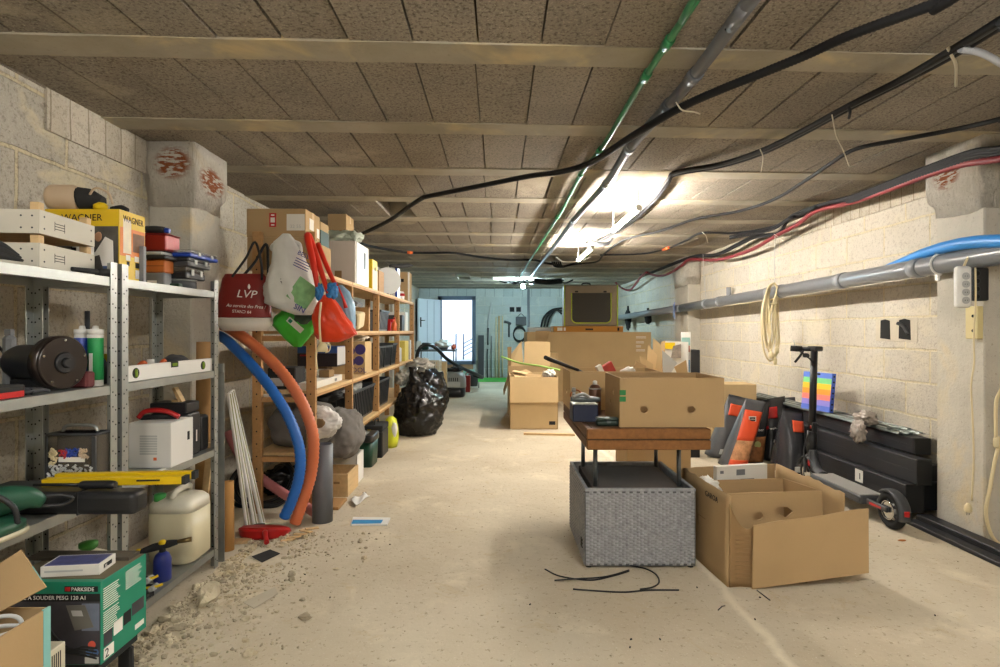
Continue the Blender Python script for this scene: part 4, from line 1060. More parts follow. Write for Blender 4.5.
def ex_ship(t, w, d, h):
    b = MB(M_paper); b.box((w/2-.06, -d/2-.0006, h*.52), (.11, .001, .10)); b.use(M_lgrey)
    b.text('32 55', face_front(w/2-.095, -d/2-.0014, h*.52-.035), .03, .0003)
    t.part('shipping_label', b)
    b = MB(M_red); b.box((-.02, -d/2-.0006, h*.6), (.042, .001, .085)); b.use(M_inkw); b.box((-.02, -d/2-.0013, h*.6), (.026, .0006, .03)); b.box((-.02, -d/2-.0013, h*.6+.03), (.02, .0006, .008)); b.box((-.02, -d/2-.0013, h*.6-.03), (.02, .0006, .008)); t.part('red_tag', b)
    b = MB(M_paper); b.box((w/2+.0006, -d*.1, h*.55), (.001, .08, .07)); t.part('side_label', b)
    b = MB(M_paper); b.box((w/2+.0006, d*.36, h*.35), (.001, .05, .06)); t.part('side_label', b)
carton(-1.53, -1.17, 3.475, 3.99, ZD, 1.672, 'big cardboard box on top of the rack, lower of two stacked', M_card)
carton(-1.535, -1.175, 3.48, 3.76, 1.6735, 1.847, 'wide cardboard box with white label, upper of two stacked near ceiling', M_card, extra=ex_ship)
carton(-1.36, -1.18, 3.79, 3.97, 1.6735, 1.83, 'small cardboard box with dark green lower half behind the labelled box', M_card, tape=False,
       extra=lambda t, w, d, h: (lambda b: (b.box((0, 0, h*.33), (w+.004, d+.004, h*.62)), t.part('green_sleeve', b)))(MB(M_dgreen)))
def ex_white(t, w, d, h):
    b = MB(M_white); b.box((w/2+.004, -d*.05, h/2), (.008, d*.8, h*.98), None, .002); t.part('side_panel', b)
    b = MB(M_dgreen); b.box((w/2+.009, d*.1, h*.62), (.001, .05, h*.4)); t.part('green_print', b)
    b = MB(M_card3); b.box((.02, -d/2-.0008, .05), (.055, .001, .1)); t.part('brown_patch', b)
carton(-1.42, -1.115, 4.45, 4.92, ZD, 1.805, 'large white box on rack top beyond the hanging bags', mat('white_carton2', '#cfc6bd', .7, var=.03), tape=False, extra=ex_white)
carton(-1.38, -1.23, 4.62, 4.86, 1.8065, 2.05, 'small cardboard box standing on the large white box', M_card)
b = MB(mat('pale_plastic_bag', '#c3cbb9', .35, var=.08, alpha=1, trans=.3)); b.blob((-1.27, 4.52, 1.845), (.13, .055, .05), amp=.35, sub=4, ridg=.5, flat=1.8065, seed=3); b.blob((-1.15, 4.53, 1.84), (.07, .05, .05), amp=.35, sub=4, ridg=.5, flat=1.8065, seed=8)
solo('plastic_bag', b, 'crumpled translucent bag lying on the large white box', 'bag')
def rb(name, xc, x2, z0, yt, w, m, lab, cat='box', xf=XFR, bev=.003, group=None, extra=None):
    Y1 = F*xf/(xc-CX); Y2 = F*xf/(x2-CX); zt = CH-(yt-CY)*Y1/F
    t = Thing(name, lab, cat, group); b = MB(m); b.bx(xf-w, xf, Y1, Y2, z0, zt, bev); t.part('box_body', b)
    if extra: extra(t, xf-w, xf, Y1, Y2, z0, zt)
    t.done(); return zt
def ex_marks(m):
    def f(t, x0, x1, y0, y1, z0, z1):
        b = MB(m); b.bx(x1, x1+.001, y0+(y1-y0)*.3, y0+(y1-y0)*.7, z0+(z1-z0)*.55, z0+(z1-z0)*.75); b.bx(x0+(x1-x0)*.4, x0+(x1-x0)*.8, y0-.001, y0, z0+(z1-z0)*.3, z0+(z1-z0)*.5); t.part('print', b)
    return f
rb('yellow_box', 372.5, 377.5, ZD, 259, .14, M_yellow, 'yellow and cream box on rack top beside the white box', extra=lambda t, x0, x1, y0, y1, z0, z1: ((lambda b: (b.bx(x1, x1+.001, y0, y1, z0, z1-.09), t.part('cream_panel', b)))(MB(mat('cream_panel', '#d8cfae', .6))), (lambda b: (b.cyl((x1, (y0+y1)/2, z1-.08), (x1+.002, (y0+y1)/2, z1-.08), .02), t.part('black_dot', b)))(MB(M_ink))))
rb('wooden_box', 379, 384, ZD, 270, .12, M_pine, 'small pine wood box on rack top beyond the yellow box')
b = MB(M_lgrey); b.blob((-1.16, 5.42, 1.77), (.06, .07, .04), amp=.2, sub=3, ridg=.3); b.blob((-1.15, 5.30, 1.79), (.05, .06, .04), amp=.2, sub=3, ridg=.3, seed=4); b.bx(-1.19, -1.12, 5.2, 5.5, 1.735, 1.745)
b.use(M_blackm); b.tube([(-1.20, 5.55, 1.74), (-1.12, 5.75, 1.745), (-1.05, 5.95, 1.74)], .025); b.bx(-1.22, -1.18, 5.36, 5.40, ZD, 1.74)
solo('power_tool', b, 'grey and black power tool lying over the yellow box', 'tool') if False else None
b2 = MB(M_blackm); b2.tube([(-1.14, 6.02, 1.79), (-1.06, 6.15, 1.80), (-.98, 6.25, 1.82), (-.94, 6.3, 1.825)], [.012, .028, .022, .006]); b2.tube([(-1.14, 6.02, 1.79), (-1.16, 6.0, ZD+.02)], .012); b2.cyl((-1.16, 6.0, ZD), (-1.16, 6.0, ZD+.02), .04)
solo('feather_duster', b2, 'black brush tool sticking out high above the rack top', 'brush')
b = MB(M_lgrey); b.cyl((-1.13, 5.86, ZD+.145), (-1.155, 5.90, ZD+.145), .14, seg=32); b.use(M_blackm); b.bx(-1.22, -1.12, 5.82, 5.95, ZD, ZD+.012)
solo('grey_disc', b, 'round grey disc standing upright on the rack top', 'disc')
b = MB(M_blackm)
for k in range(3): b.bx(-1.14, -1.11, 6.03+.07*k, 6.06+.07*k, ZD, ZD+.10+.03*(k % 2), .006)
solo('black_bottles', b, 'small black canister cluster between disc and white box', 'canister') if False else b.bm.free()
rb('white_box', 397, 400, ZD, 266, .10, M_white, 'thin white box with blue edge on the rack top', extra=lambda t, x0, x1, y0, y1, z0, z1: (lambda b: (b.bx(x1-.02, x1+.002, y0-.002, y0+.03, z0, z1), t.part('blue_edge', b)))(MB(M_blue)))
b = MB(M_white); b.lathe((-1.14, 6.72, ZD), [(.035, 0), (.04, .05), (.03, .09), (.0, .10)], 16); b.use(M_red); b.lathe((-1.14, 6.72, ZD+.04), [(.042, 0), (.042, .03), (.03, .03)], 16)
solo('spray_bottle', b, 'small red and white bottle before the far cardboard box', 'bottle')
carton(-1.27, -1.12, 7.17, 7.40, ZD, 1.84, 'tall cardboard box at the far end of rack top', M_card, tape=False, extra=lambda t, w, d, h: ((lambda b: (b.box((-.02, -d/2-.001, h*.72), (.06, .001, .04)), t.part('dark_window', b)))(MB(M_hole)), (lambda b: (b.box((w/2-.004, -d/2-.001, h/2), (.02, .001, h)), t.part('white_edge', b)))(MB(M_white))))
# level 1.10
t = Thing('paper_sack', 'cream paper parcel tied on middle shelf beside orange bag', 'parcel')
b = MB(mat('cream_paper', '#d6c49c', .8, var=.08)); b.box((-1.22, 4.66, Zc+.095), (.22, .30, .13), (.1, .12, .1), .02, 2); t.part('parcel_body', b)
b = MB(M_card3)
for k in range(3): b.box((-1.2+.04*k, 4.50, Zc+.085), (.008, .003, .09), (.1, 0, .1))
t.part('stamp', b); t.done()
b = MB(M_grey); b.box((-1.22, 4.66, Zc+.25), (.20, .34, .035), (0, .42, .1), .006); b.use(M_pine); b.bx(-1.34, -1.10, 4.85, 4.9, Zc, Zc+.2); b.bx(-1.34, -1.30, 4.4, 4.44, Zc, Zc+.2)
solo('grey_tray', b, 'grey tilted tray above the cream paper parcel', 'tray')
def bin_(x0, x1, y0, y1, z0, z1, m, lab, group='black plastic bins on the pine shelving', name='plastic_bin', rim=M_dgrey, cat='bin'):
    t = Thing(name, lab, cat, group); b = MB(m); g = .02; T_ = .004
    def ring(z, k): return [Vector((x0+k, y0+k, z)), Vector((x1-k, y0+k, z)), Vector((x1-k, y1-k, z)), Vector((x0+k, y1-k, z))]
    b.loft([ring(z0, g), ring(z1, 0), ring(z1, T_), ring(z0+.01, g+T_)], True, False)
    n_ = max(3, int((y1-y0)/.06))
    for k in range(n_):   # vertical ribs on visible sides
        yy = y0+g+(y1-y0-2*g)*(k+.5)/n_; b.box((x1-g*.5+.003, yy, (z0+z1)/2), (.006, .01, (z1-z0)*.85), (0, math.atan2(g, z1-z0), 0))
    n_ = max(2, int((x1-x0)/.06))
    for k in range(n_):
        xx = x0+g+(x1-x0-2*g)*(k+.5)/n_; b.box((xx, y0+g*.5-.003, (z0+z1)/2), (.01, .006, (z1-z0)*.85), (math.atan2(g, z1-z0), 0, 0))
    t.part('bin_body', b)
    b = MB(rim); w_ = .016
    b.bx(x0-.006, x1+.008, y0-.008, y0+.003, z1-w_, z1+.004, .002); b.bx(x0-.006, x1+.008, y1-.003, y1+.006, z1-w_, z1+.004, .002)
    b.bx(x1-.003, x1+.008, y0-.004, y1+.004, z1-w_, z1+.0035, .002); b.bx(x0-.006, x0+.003, y0-.004, y1+.004, z1-w_, z1+.0035, .002)
    t.part('rim', b); t.done()
M_bin = mat('bin_black', '#2b2e31', .35, var=.06); M_bing = mat('bin_grey', '#5c646c', .35, var=.06)
bin_(-1.36, XFR, 5.45, 5.86, Zc, Zc+.20, M_bing, 'translucent grey bin on the second shelf beyond the parcel', None)
b = MB(M_lgrey); b.box((-1.2, 5.6, Zc+.225), (.2, .32, .015), (0, .25, .2)); b.bx(-1.3, -1.26, 5.55, 5.6, Zc+.2, Zc+.25); solo('metal_strip', b, 'pale metal strip lying across the translucent grey bin', 'strip') if False else b.bm.free()
t = Thing('spray_bottle', 'orange bottle standing at shelf edge beside pine post', 'bottle')
b = MB(M_orange); b.lathe((-1.125, 6.18, Zc), [(.028, 0), (.03, .01), (.03, .07), (.014, .10), (.012, .125), (0, .126)], 18); t.part('bottle_body', b)
b = MB(M_red); b.lathe((-1.125, 6.18, Zc+.126), [(.014, 0), (.012, .02), (0, .022)], 14); t.part('cap', b); t.done()
b = MB(M_red); b.bx(-1.16, -1.125, 5.98, 6.02, Zc, Zc+.11, .006); b.bx(-1.185, -1.10, 5.985, 6.01, Zc+.09, Zc+.125, .006) ; solo('red_clamp', b, 'small red clamp tool beside the translucent grey bin', 'clamp')
rb('dark_box', 402, 404.5, Zc, 315, .2, M_dgrey, 'dark grey box on the second shelf near the far end')
rb('white_box', 405.5, 408, Zc, 312, .2, M_white, 'white box on second shelf at the far end')
b = MB(mat('bright_yellow_green', '#c8c832', .5)); b.bx(-1.25, -1.13, 6.9, 7.05, 1.245, 1.40, .004); b.use(M_pine); b.bx(-1.3, -1.12, 6.7, 7.1, 1.22, 1.244); b.bx(-1.3, -1.28, 6.7, 7.1, Zc, 1.22); b.bx(-1.3, -1.12, 7.09, 7.11, Zc, 1.22)
b.bm.free()
# level .74, first bay
t = Thing('flat_carton', 'long flat white carton along the shelf edge', 'box'); b = MB(M_paper); b.box((-1.19, 3.86, ZB+.022), (.085, .72, .044), (0, 0, .02), .002); t.part('carton_body', b); b = MB(M_grey); b.box((-1.143, 4.02, ZB+.022), (.001, .05, .02)); b.use(M_ink); b.box((-1.145, 3.68, ZB+.026), (.001, .10, .008), (0, 0, .02)); t.part('print', b); t.done()
t = Thing('battery_charger', 'black electronics box with pale front in first shelf bay', 'charger'); b = MB(M_blackm); b.bx(-1.44, -1.265, 3.56, 3.74, ZB, ZB+.135, .006); t.part('charger_body', b); b = MB(M_lgrey); b.bx(-1.42, -1.34, 3.557, 3.56, ZB+.02, ZB+.07); t.part('face_plate', b); b = MB(mat('brass_pins', '#9a8344', .4, .6)); b.bx(-1.33, -1.29, 3.552, 3.56, ZB+.02, ZB+.08); t.part('terminals', b); t.done()
b = MB(M_paper)
for k in range(5): b.box((-1.33+.01*random.random(), 3.98, ZB+.012+.018*k), (.19, .26, .012), (random.uniform(-.02, .02), 0, random.uniform(-.2, .2)))
solo('paper_stack', b, 'untidy stack of white papers in the first shelf bay', 'papers')
t = Thing('cardboard_box', 'little brown box on the white carton in first shelf bay', 'box'); b = MB(M_card3); b.bx(-1.225, -1.155, 3.90, 4.02, ZB+.0452, ZB+.095, .002); t.part('carton_body', b); t.done()
t = Thing('product_box', 'black box with blue top band in the first shelf bay', 'box')
b = MB(mat('print_black_red', '#2a2427', .4, var=.2)); b.bx(-1.43, -1.145, 4.06, 4.27, ZB+.11, ZB+.205, .002); b.use(mat('blue_band', '#2d4f8f', .4, var=.08)); b.bx(-1.43, -1.145, 4.06, 4.27, ZB+.206, ZB+.255, .002); t.part('carton_body', b)
b = MB(M_orange); 
for k in range(2): b.cyl((-1.27+.05*k, 4.058, ZB+.23), (-1.27+.05*k, 4.06, ZB+.23), .014)
t.part('orange_print', b)
b = MB(M_lgrey); b.bx(-1.1448, -1.1438, 4.06, 4.27, ZB+.12, ZB+.25); t.part('side_panel', b)
b = MB(M_red); b.bx(-1.41, -1.34, 4.058, 4.06, ZB+.185, ZB+.195); t.part('red_stripe', b)
t.done()
b = MB(M_card3); b.bx(-1.42, -1.24, 4.13, 4.26, ZB, ZB+.108); solo('cardboard_block', b, 'brown box holding up the blue banded black box', 'box')
# second bay
t = Thing('printed_carton', 'cardboard box with purple round prints on the third shelf', 'box')
b = MB(M_card2); y0 = 4.80; b.bx(-1.42, XFR, y0, 5.05, ZB, 1.01, .002); t.part('carton_body', b)
b = MB(mat('purple_print', '#3c3478', .5, var=.08))
for (x_, z_, r_) in ((-1.16, .945, .045), (-1.24, .93, .035), (-1.17, .85, .04), (-1.23, .84, .03)): b.cyl((x_, y0-.0015, z_), (x_, y0, z_), r_, seg=20)
t.part('purple_print', b)
b = MB(M_inkw)
b = MB(mat('purple_print', '#3c3478')); b.text('OOL', face_front(-1.235, y0-.002, ZB+.015), .06, .0004); t.part('lettering', b); t.done()
b = MB(mat('offwhite_bag', '#c9bda8', .5, var=.05)); b.blob((-1.24, 4.9, 1.0105+.03), (.12, .10, .035), amp=.3, sub=4, ridg=.4, flat=1.0105); solo('plastic_bag', b, 'off-white soft bag lying on the purple print carton', 'bag')
bin_(-1.40, XFR, 5.36, 5.66, ZB, ZB+.215, M_bin, 'black bin on third shelf beyond the purple print carton')
bin_(-1.40, XFR, 5.68, 6.02, ZB, ZB+.215, M_bin, 'black bin on third shelf, second beyond the purple print carton')
bin_(-1.40, XFR, 6.05, 6.32, ZB, ZB+.23, M_bin, 'black bin on third shelf next to the yellow box')
b = MB(M_cream); b.bx(-1.116, -1.09, 5.9, 6.0, ZB+.02, ZB+.09, .003); b.bm.free()
rb('yellow_box', 405, 408.5, ZB, 341, .2, mat('yellow_cream_box', '#cbb95a', .6, var=.1), 'yellow and cream box on third shelf beside black bins')
rb('white_box', 410.2, 411.2, ZB, 340, .2, M_lgrey, 'pale grey box on third shelf at the far end')
b = MB(M_white); b.bx(-1.36, -1.14, 5.5, 5.9, ZB+.225, ZB+.225+.06, .01) ; b.bm.free()
# third shelf upper papers
b = MB(M_lgrey); b.bx(-1.34, -1.14, 6.45, 6.75, ZB, ZB+.17, .01); solo('storage_box', b, 'pale translucent box at far end of third shelf', 'box')
# level .36
M_cush = mat('grey_cushion', '#6c6864', .95, var=.08, scale=60, bump=.2)
b = MB(M_cush); b.blob((-1.27, 3.74, ZA+.13), (.20, .24, .15), amp=.10, sub=4, ridg=.02, flat=ZA, seed=2, sq=2.6)
solo('floor_cushion', b, 'dark grey soft cushion on low shelf behind the hoses', 'cushion')
b = MB(M_cush); b.blob((-1.085, 3.93, ZA+.035), (.15, .21, .17), amp=.12, sub=5, ridg=.04, seed=5, sq=2.4)
solo('floor_cushion', b, 'dark grey soft cushion bulging out over the low shelf', 'cushion')
b = MB(mat('white_poly_bag', '#d6d2cc', .4, var=.05, bump=.2, bscale=20)); b.blob((-1.13, 3.60, ZA+.165), (.14, .09, .10), amp=.15, sub=5, ridg=.10, seed=9); b.use(M_card3); b.blob((-1.10, 3.512, ZA+.17), (.035, .01, .028), amp=.2, sub=3)
solo('plastic_bag', b, 'white plastic bag resting on the grey cushions', 'bag')
bin_(-1.42, -1.13, 4.36, 5.22, ZA, ZA+.26, M_bin, 'long black bin on the low shelf beside the cushions')
bin_(-1.42, -1.13, 5.33, 5.95, ZA, ZA+.26, M_bin, 'long black bin on the low shelf behind the refuse sack')
b = MB(mat('wrapped_grey', '#8b8b86', .35, var=.3, scale=15)); b.blob((-1.25, 4.75, ZA+.26), (.10, .22, .07), amp=.3, sub=4, ridg=.4, seed=3); solo('bubble_wrap', b, 'crumpled grey plastic wrap heaped in the long black bin', 'wrap')
b = MB(M_blackm); b.blob((-1.27, 4.12, ZA+.28), (.14, .13, .06), amp=.3, sub=4, ridg=.3, seed=13); solo('black_bag', b, 'black cloth bag lying on top of the grey cushions', 'bag')
# floor level
t = Thing('storage_box', 'dark green storage box with black lid below the pine shelving', 'box')
M_gb = mat('storage_green', '#17402f', .4, var=.06)
b = MB(M_gb); b.sections([(-1.085, 4.71, 0, .068, .12, 8), (-1.085, 4.71, .20, .076, .130, 8)], n=40); t.part('box_body', b)
b = MB(M_black); b.sections([(-1.085, 4.71, .201, .082, .136, 8), (-1.085, 4.71, .245, .082, .136, 8), (-1.085, 4.71, .258, .076, .13, 8)], n=40); t.part('lid', b)
b = MB(M_lgrey); b.bx(-1.13, -1.07, 4.62, 4.75, .2585, .262); t.part('lid_insert', b); t.done()
def toolbox(y0, y1, h, lab, x1=-1.0, m=M_black):
    t = Thing('tool_box', lab, 'tool box'); b = MB(m); b.bx(x1-.16, x1, y0, y1, 0, h*.75, .008); t.part('box_body', b)
    b = MB(M_blackm); b.bx(x1-.162, x1+.002, y0-.002, y1+.002, h*.752, h*.93, .008); t.part('lid', b)
    b = MB(M_yellow); b.bx(x1-.13, x1-.10, y0-.006, y0-.002, h*.68, h*.82); k = t.part('latch', b); b = MB(M_blackm); b.tube([(x1-.08, y0+.06, h*.93), (x1-.08, y0+.07, h*1.05), (x1-.08, y1-.07, h*1.05), (x1-.08, y1-.06, h*.93)], .008); t.part('handle', b); t.done()
toolbox(4.93, 5.20, .30, 'black tool box with yellow latch beyond the green storage box')
t = Thing('plastic_bag', 'bright yellow-green bag standing under the pine shelving', 'bag'); b = MB(mat('hi_vis', '#c9cf2e', .4, var=.1)); b.sections([(-1.02, 5.42, 0, .06, .08), (-1.02, 5.42, .08, .075, .10), (-1.02, 5.42, .18, .07, .09), (-1.02, 5.42, .26, .05, .06), (-1.02, 5.42, .29, .02, .03)], n=28, ridg=.25, fq=5); t.part('bag_body', b); b = MB(M_white); b.blob((-.975, 5.36, .17), (.03, .03, .07), amp=.2, sub=3); t.part('white_print', b); t.done()
# pine box and white box near the grey pipe
t = Thing('wooden_box', 'open pine box on the floor next to grey pipe stub', 'box')
b = MB(M_pinel); x0, x1, y0, y1, h = -1.20, -.995, 3.78, 4.06, .15
b.bx(x0, x1, y0, y0+.012, .01, h); b.bx(x0, x1, y1-.012, y1, .01, h); b.bx(x0, x0+.012, y0+.0125, y1-.0125, .01, h); b.bx(x1-.012, x1, y0+.0125, y1-.0125, .01, h); b.bx(x0, x1, y0, y1, 0, .0095)
b.use(M_card3); b.bx(-1.09, -1.05, y0-.0006, y0, .085, .1); t.part('side_boards', b); t.done()
t = Thing('shoe_box', 'white open box behind the open pine box', 'box'); b = MB(M_white); x0, x1, y0, y1, h = -1.22, -1.01, 4.08, 4.285, .21
b.bx(x0, x1, y0, y0+.005, 0, h); b.bx(x0, x1, y1-.005, y1, 0, h); b.bx(x0, x0+.005, y0, y1, 0, h); b.bx(x1-.005, x1, y0, y1, 0, h); b.bx(x0, x1, y0, y1, 0, .004); t.part('carton_body', b); t.done()
b = MB(M_pine); b.bx(-1.08, -.98, 3.50, 3.70, 0, .018); solo('wood_offcut', b, 'small pine offcut lying before the open pine box', 'wood scrap')

# ================================================================= BAGS HANGING AT THE RACK END
def hbag(name, secs, Y, ry, m, label, n=48, ridg=.1, amp=.05, seed=1, fq=5, parts=None, sq=2.6, group=None):
    """secs: (px_left, px_right, py) rows top to bottom at depth Y"""
    t = Thing(name, label, 'bag', group); b = MB(m); S = []
    for i, s_ in enumerate(secs):
        l, r, y = s_[:3]; a = P(l, y, Y); c = P(r, y, Y); k = s_[3] if len(s_) > 3 else 1
        S.append(((a.x+c.x)/2, Y, a.z, (c.x-a.x)/2, ry*k))
    # densify
    D = []
    for a, c in zip(S, S[1:]):
        for j in range(6): u = j/6; D.append(tuple(p*(1-u)+q*u for p, q in zip(a, c)))
    D.append(S[-1]); b.sections(D, n=n, sq=sq, amp=amp, ridg=ridg, seed=seed, fq=fq); t.part('bag_body', b)
    if parts: parts(t, Y, ry)
    t.done()
M_rbag = mat('red_bag', '#7a1a14', .5, var=.08, bump=.1, bscale=8); M_wbag = mat('white_bag_fabric', '#d8d0c4', .5, var=.05)
def lvp(t, Y, ry):
    b = MB(M_wbag); S = []
    for (l, r, y, k) in ((218.5, 271, 318, 1.02), (217.5, 271.5, 325, 1.02), (224, 266, 331, .8)):
        a = P(l, y, Y-.0); c = P(r, y, Y); S.append(((a.x+c.x)/2, Y, a.z, (c.x-a.x)/2, ry*k))
    b.sections(S, n=48, sq=2.6); t.part('white_band', b)
    q = P(236, 297, Y-ry*1.04)
    b = MB(M_inkw); b.text('LVP', face_front(q.x, q.y, q.z, .06), .062, .0006, shear=.2, font_w=1.15); t.part('lettering', b)
    q = P(226, 306.5, Y-ry*1.05); b = MB(M_inkw); b.text('Au service des Pros !', face_front(q.x, q.y, q.z, .06), .026, .0005, shear=.3); t.part('lettering', b)
    q = P(232, 312.5, Y-ry*1.04); b = MB(M_inkw); b.text('STAND 64', face_front(q.x, q.y, q.z, .06), .024, .0005); t.part('lettering', b)
    q = P(249, 289, Y-ry*1.03); b = MB(M_inkw); b.lathe(q-Vector((0, 0, .0)), [(.004, 0), (.008, .012), (.005, .022), (.0, .03)], 8); t.part('flame_emblem', b)
    b = MB(M_blackm)
    b.tube([P(232, 277, Y-ry*.7), P(246, 258, Y-.02), P(255, 242, Y+.01), P(261, 262, Y-.02), P(262, 280, Y-ry*.7)], .007)
    b.tube([P(243, 276, Y), P(255, 262, Y+.03), P(266, 244, Y+.03), P(268, 262, Y+.02), P(268, 280, Y)], .008); t.part('strap', b)
hbag('shopping_bag', [(226, 264, 274, .35), (223, 267, 279, .6), (220, 270, 295, .95), (218.5, 271, 312, 1.05), (218.5, 271, 317.5, 1.02)], 3.30, .06, M_rbag, 'red and white shopping bag with pale lettering at rack end', parts=lvp, ridg=.05, amp=.03)
M_pbag = mat('white_carrier', '#dcdcd6', .3, var=.06, trans=.12, bump=.25, bscale=10)
def wb(t, Y, ry):
    # boxed book showing through the carrier
    M = Matrix.Translation(P(303, 293, Y-ry*1.02)) @ Matrix.Rotation(.62, 4, 'Y')
    b = MB(mat('green_photo', '#7fae78', .5, var=.35, scale=30)); b.box((0, 0, .0), (.13, .012, .135)); b.xf(M); t.part('green_print', b)
    b = MB(mat('carrier_blue', '#2b3f8c', .5)); M2 = face_front(*P(297, 254, Y-ry*1.1), .45); b.text('BESSON', M2, .034, .0008)
    for k in range(4): b.box(M2 @ Vector((.05, 0, -.02-.014*k)), (.09, .001, .004), (0, .45, 0))
    t.part('lettering', b)
    b = MB(mat('carrier_blue', '#2b3f8c')); b.text('SIN', face_front(*P(293, 308, Y-ry*1.1), .48), .045, .0008); t.part('lettering', b)
    b = MB(M_ink); b.blob(P(282, 281, Y-ry*.98), (.012, .004, .022), amp=.2, sub=2); b.use(MATS['carrier_blue']); b.box(P(281, 289, Y-ry*1.0), (.03, .003, .018)); b.box(P(269, 293, Y-ry*.62), (.02, .003, .03)); t.part('small_logo', b)
    b = MB(M_pbag); b.tube([P(280, 240, Y), P(272, 248, Y+.02), P(281, 252, Y)], .014, seg=10); b.tube([P(294, 243, Y), P(300, 246, Y), P(299, 262, Y-.01)], [.02, .012, .02]); t.part('handle', b)
hbag('carrier_bag', [(283, 290, 234, .25), (274, 296, 242, .4), (273, 301, 250, .5), (272, 306, 262, .75), (268, 313, 276, 1), (265, 317, 292, 1.1), (266, 318, 303, 1.05), (284, 314, 311, .8), (296, 310, 315, .5)], 3.24, .085, M_pbag, 'bulging white plastic carrier bag with blue lettering at rack end', parts=wb, ridg=.16, amp=.08, seed=4)
M_gbag = mat('green_bag', '#3fae35', .3, var=.1, bump=.15, bscale=10)
def gb(t, Y, ry):
    M = Matrix.Translation(P(295, 325, Y-ry*1.06)) @ Matrix.Rotation(.72, 4, 'Y')
    b = MB(M_paper); b.box((0, 0, 0), (.11, .004, .032)); b.xf(M); k = t.part('white_label', b)
    b = MB(M_green); b.box((-.035, -.003, 0), (.022, .003, .02)); b.xf(M); t.part('green_print', b, k)
    b = MB(mat('dark_print_patch', '#33483a', .4, var=.4, scale=25)); b.blob(P(303, 318, Y-ry*.6), (.055, .03, .04), amp=.25, sub=3); t.part('dark_print', b)
hbag('carrier_bag', [(284, 306, 309, .6), (276, 313, 316, .9), (273, 314, 325, 1), (280, 312, 333, .9), (288, 306, 341, .7), (294, 301, 347, .4)], 3.36, .05, M_gbag, 'neon green plastic bag hanging under the white carrier bag', parts=gb, ridg=.16, seed=6)
M_obag = mat('orange_bag', '#d8401f', .3, var=.12, bump=.2, bscale=8)
def ob(t, Y, ry):
    b = MB(mat('strap_red', '#d02f1c', .4)); b.tube([P(318, 290, Y-.02), P(313, 262, Y), P(308, 240, Y+.06), P(309, 237, Y+.09), P(318, 262, Y+.02), P(326, 286, Y-.02), P(329, 296, Y-.02)], [.012, .018, .02, .02, .018, .012, .01]); t.part('handle', b)
    b = MB(MATS['strap_red']); b.tube([P(318, 244, Y+.10), P(325, 262, Y+.04), P(333, 280, Y), P(337, 286, Y-.02)], [.014, .014, .012, .01]); t.part('handle', b)
    b = MB(mat('bag_blue', '#2f74b0', .35, var=.1)); b.blob(P(319.5, 292, Y-.02), (.022, .02, .045), amp=.3, sub=4, ridg=.3); b.blob(P(332, 291, Y-.02), (.034, .022, .045), amp=.3, sub=4, ridg=.3, seed=3); t.part('blue_trim', b)
hbag('shopping_bag', [(324, 331, 295, .3), (319, 336, 302, .7), (315, 341, 310, .95), (315, 346, 318, 1.0), (315, 352, 326, 1.0), (316, 357, 334, .9), (318, 350, 338, .7), (322, 340, 342, .35)], 3.10, .075, M_obag, 'bright orange-red bag with red handles at rack end', parts=ob, ridg=.2, amp=.1, seed=11)
M_lbag = mat('pale_blue_bag', '#8fb6cf', .3, var=.12, trans=.2, bump=.2, bscale=12)
def bb(t, Y, ry):
    b = MB(MATS['strap_red']); b.tube([P(338, 287, Y-ry), P(343, 298, Y-ry*1.15), P(346, 308, Y-ry*1.1)], [.006, .006, .012]); t.part('red_ribbon', b)
hbag('carrier_bag', [(335, 342, 285, .4), (335, 349, 292, .8), (336, 354, 302, 1), (339, 355, 312, 1), (344, 355, 322, .9), (349, 355, 330, .5)], 3.36, .055, M_lbag, 'pale blue clear plastic bag behind the orange-red bag', parts=bb, ridg=.2, amp=.1, seed=14)
t = Thing('extension_socket', 'cream socket hanging on a cord below the orange-red bag', 'socket')
b = MB(M_cream); b.tube([P(321, 302, 2.98), P(319.5, 320, 2.98), P(320.5, 343, 2.98)], .006); b.tube([P(318, 348, 3.0), P(316, 356, 3.0), P(317, 370, 3.0)], .005); t.part('power_cord', b)
b = MB(M_cream); q = P(322.5, 347, 2.98); b.lathe(q-Vector((0, 0, .025)), [(.026, 0), (.028, .02), (.02, .04), (.008, .05), (0, .051)], 18); b.tube([q+Vector((.02, 0, .02)), q+Vector((.04, 0, .01)), q+Vector((.035, 0, -.02)), q+Vector((.015, 0, -.03))], .003); t.part('socket_body', b); t.done()

# ================================================================= HOSES, PIPES AND FLOOR ITEMS BY THE RACK
def hose(name, pts, r, m, lab, cat='hose', **kw):
    b = MB(m); b.tube([P(*p) for p in pts], r, **kw); return solo(name, b, lab, cat)
M_oh = mat('orange_hose', '#cc6f45', .5, var=.05, scale=3); M_bh = mat('blue_hose', '#1f62b4', .45, var=.05, scale=3); M_ph = mat('pink_hose', '#c07a7c', .5, var=.06, scale=3)
hose('corrugated_hose', [(205, 322, 3.56), (222, 325, 3.47), (240, 335, 3.36), (262, 352, 3.30), (285, 376, 3.25), (302, 403, 3.21), (312, 430, 3.18), (313.5, 452, 3.17), (310, 478, 3.17), (302, 503, 3.16), (295, 523.5, 3.15)], .033, M_oh, 'thick orange hose arching down in front of pine shelving', seg=20, rib=.012)
hose('corrugated_hose', [(205, 334, 3.52), (222, 337, 3.42), (240, 353, 3.28), (262, 377, 3.19), (280, 402, 3.13), (293, 427, 3.10), (300, 452, 3.08), (299, 477, 3.08), (292, 500, 3.08), (284, 517.5, 3.08)], .030, M_bh, 'thick blue hose arching down beside the orange hose', seg=20, rib=.012)
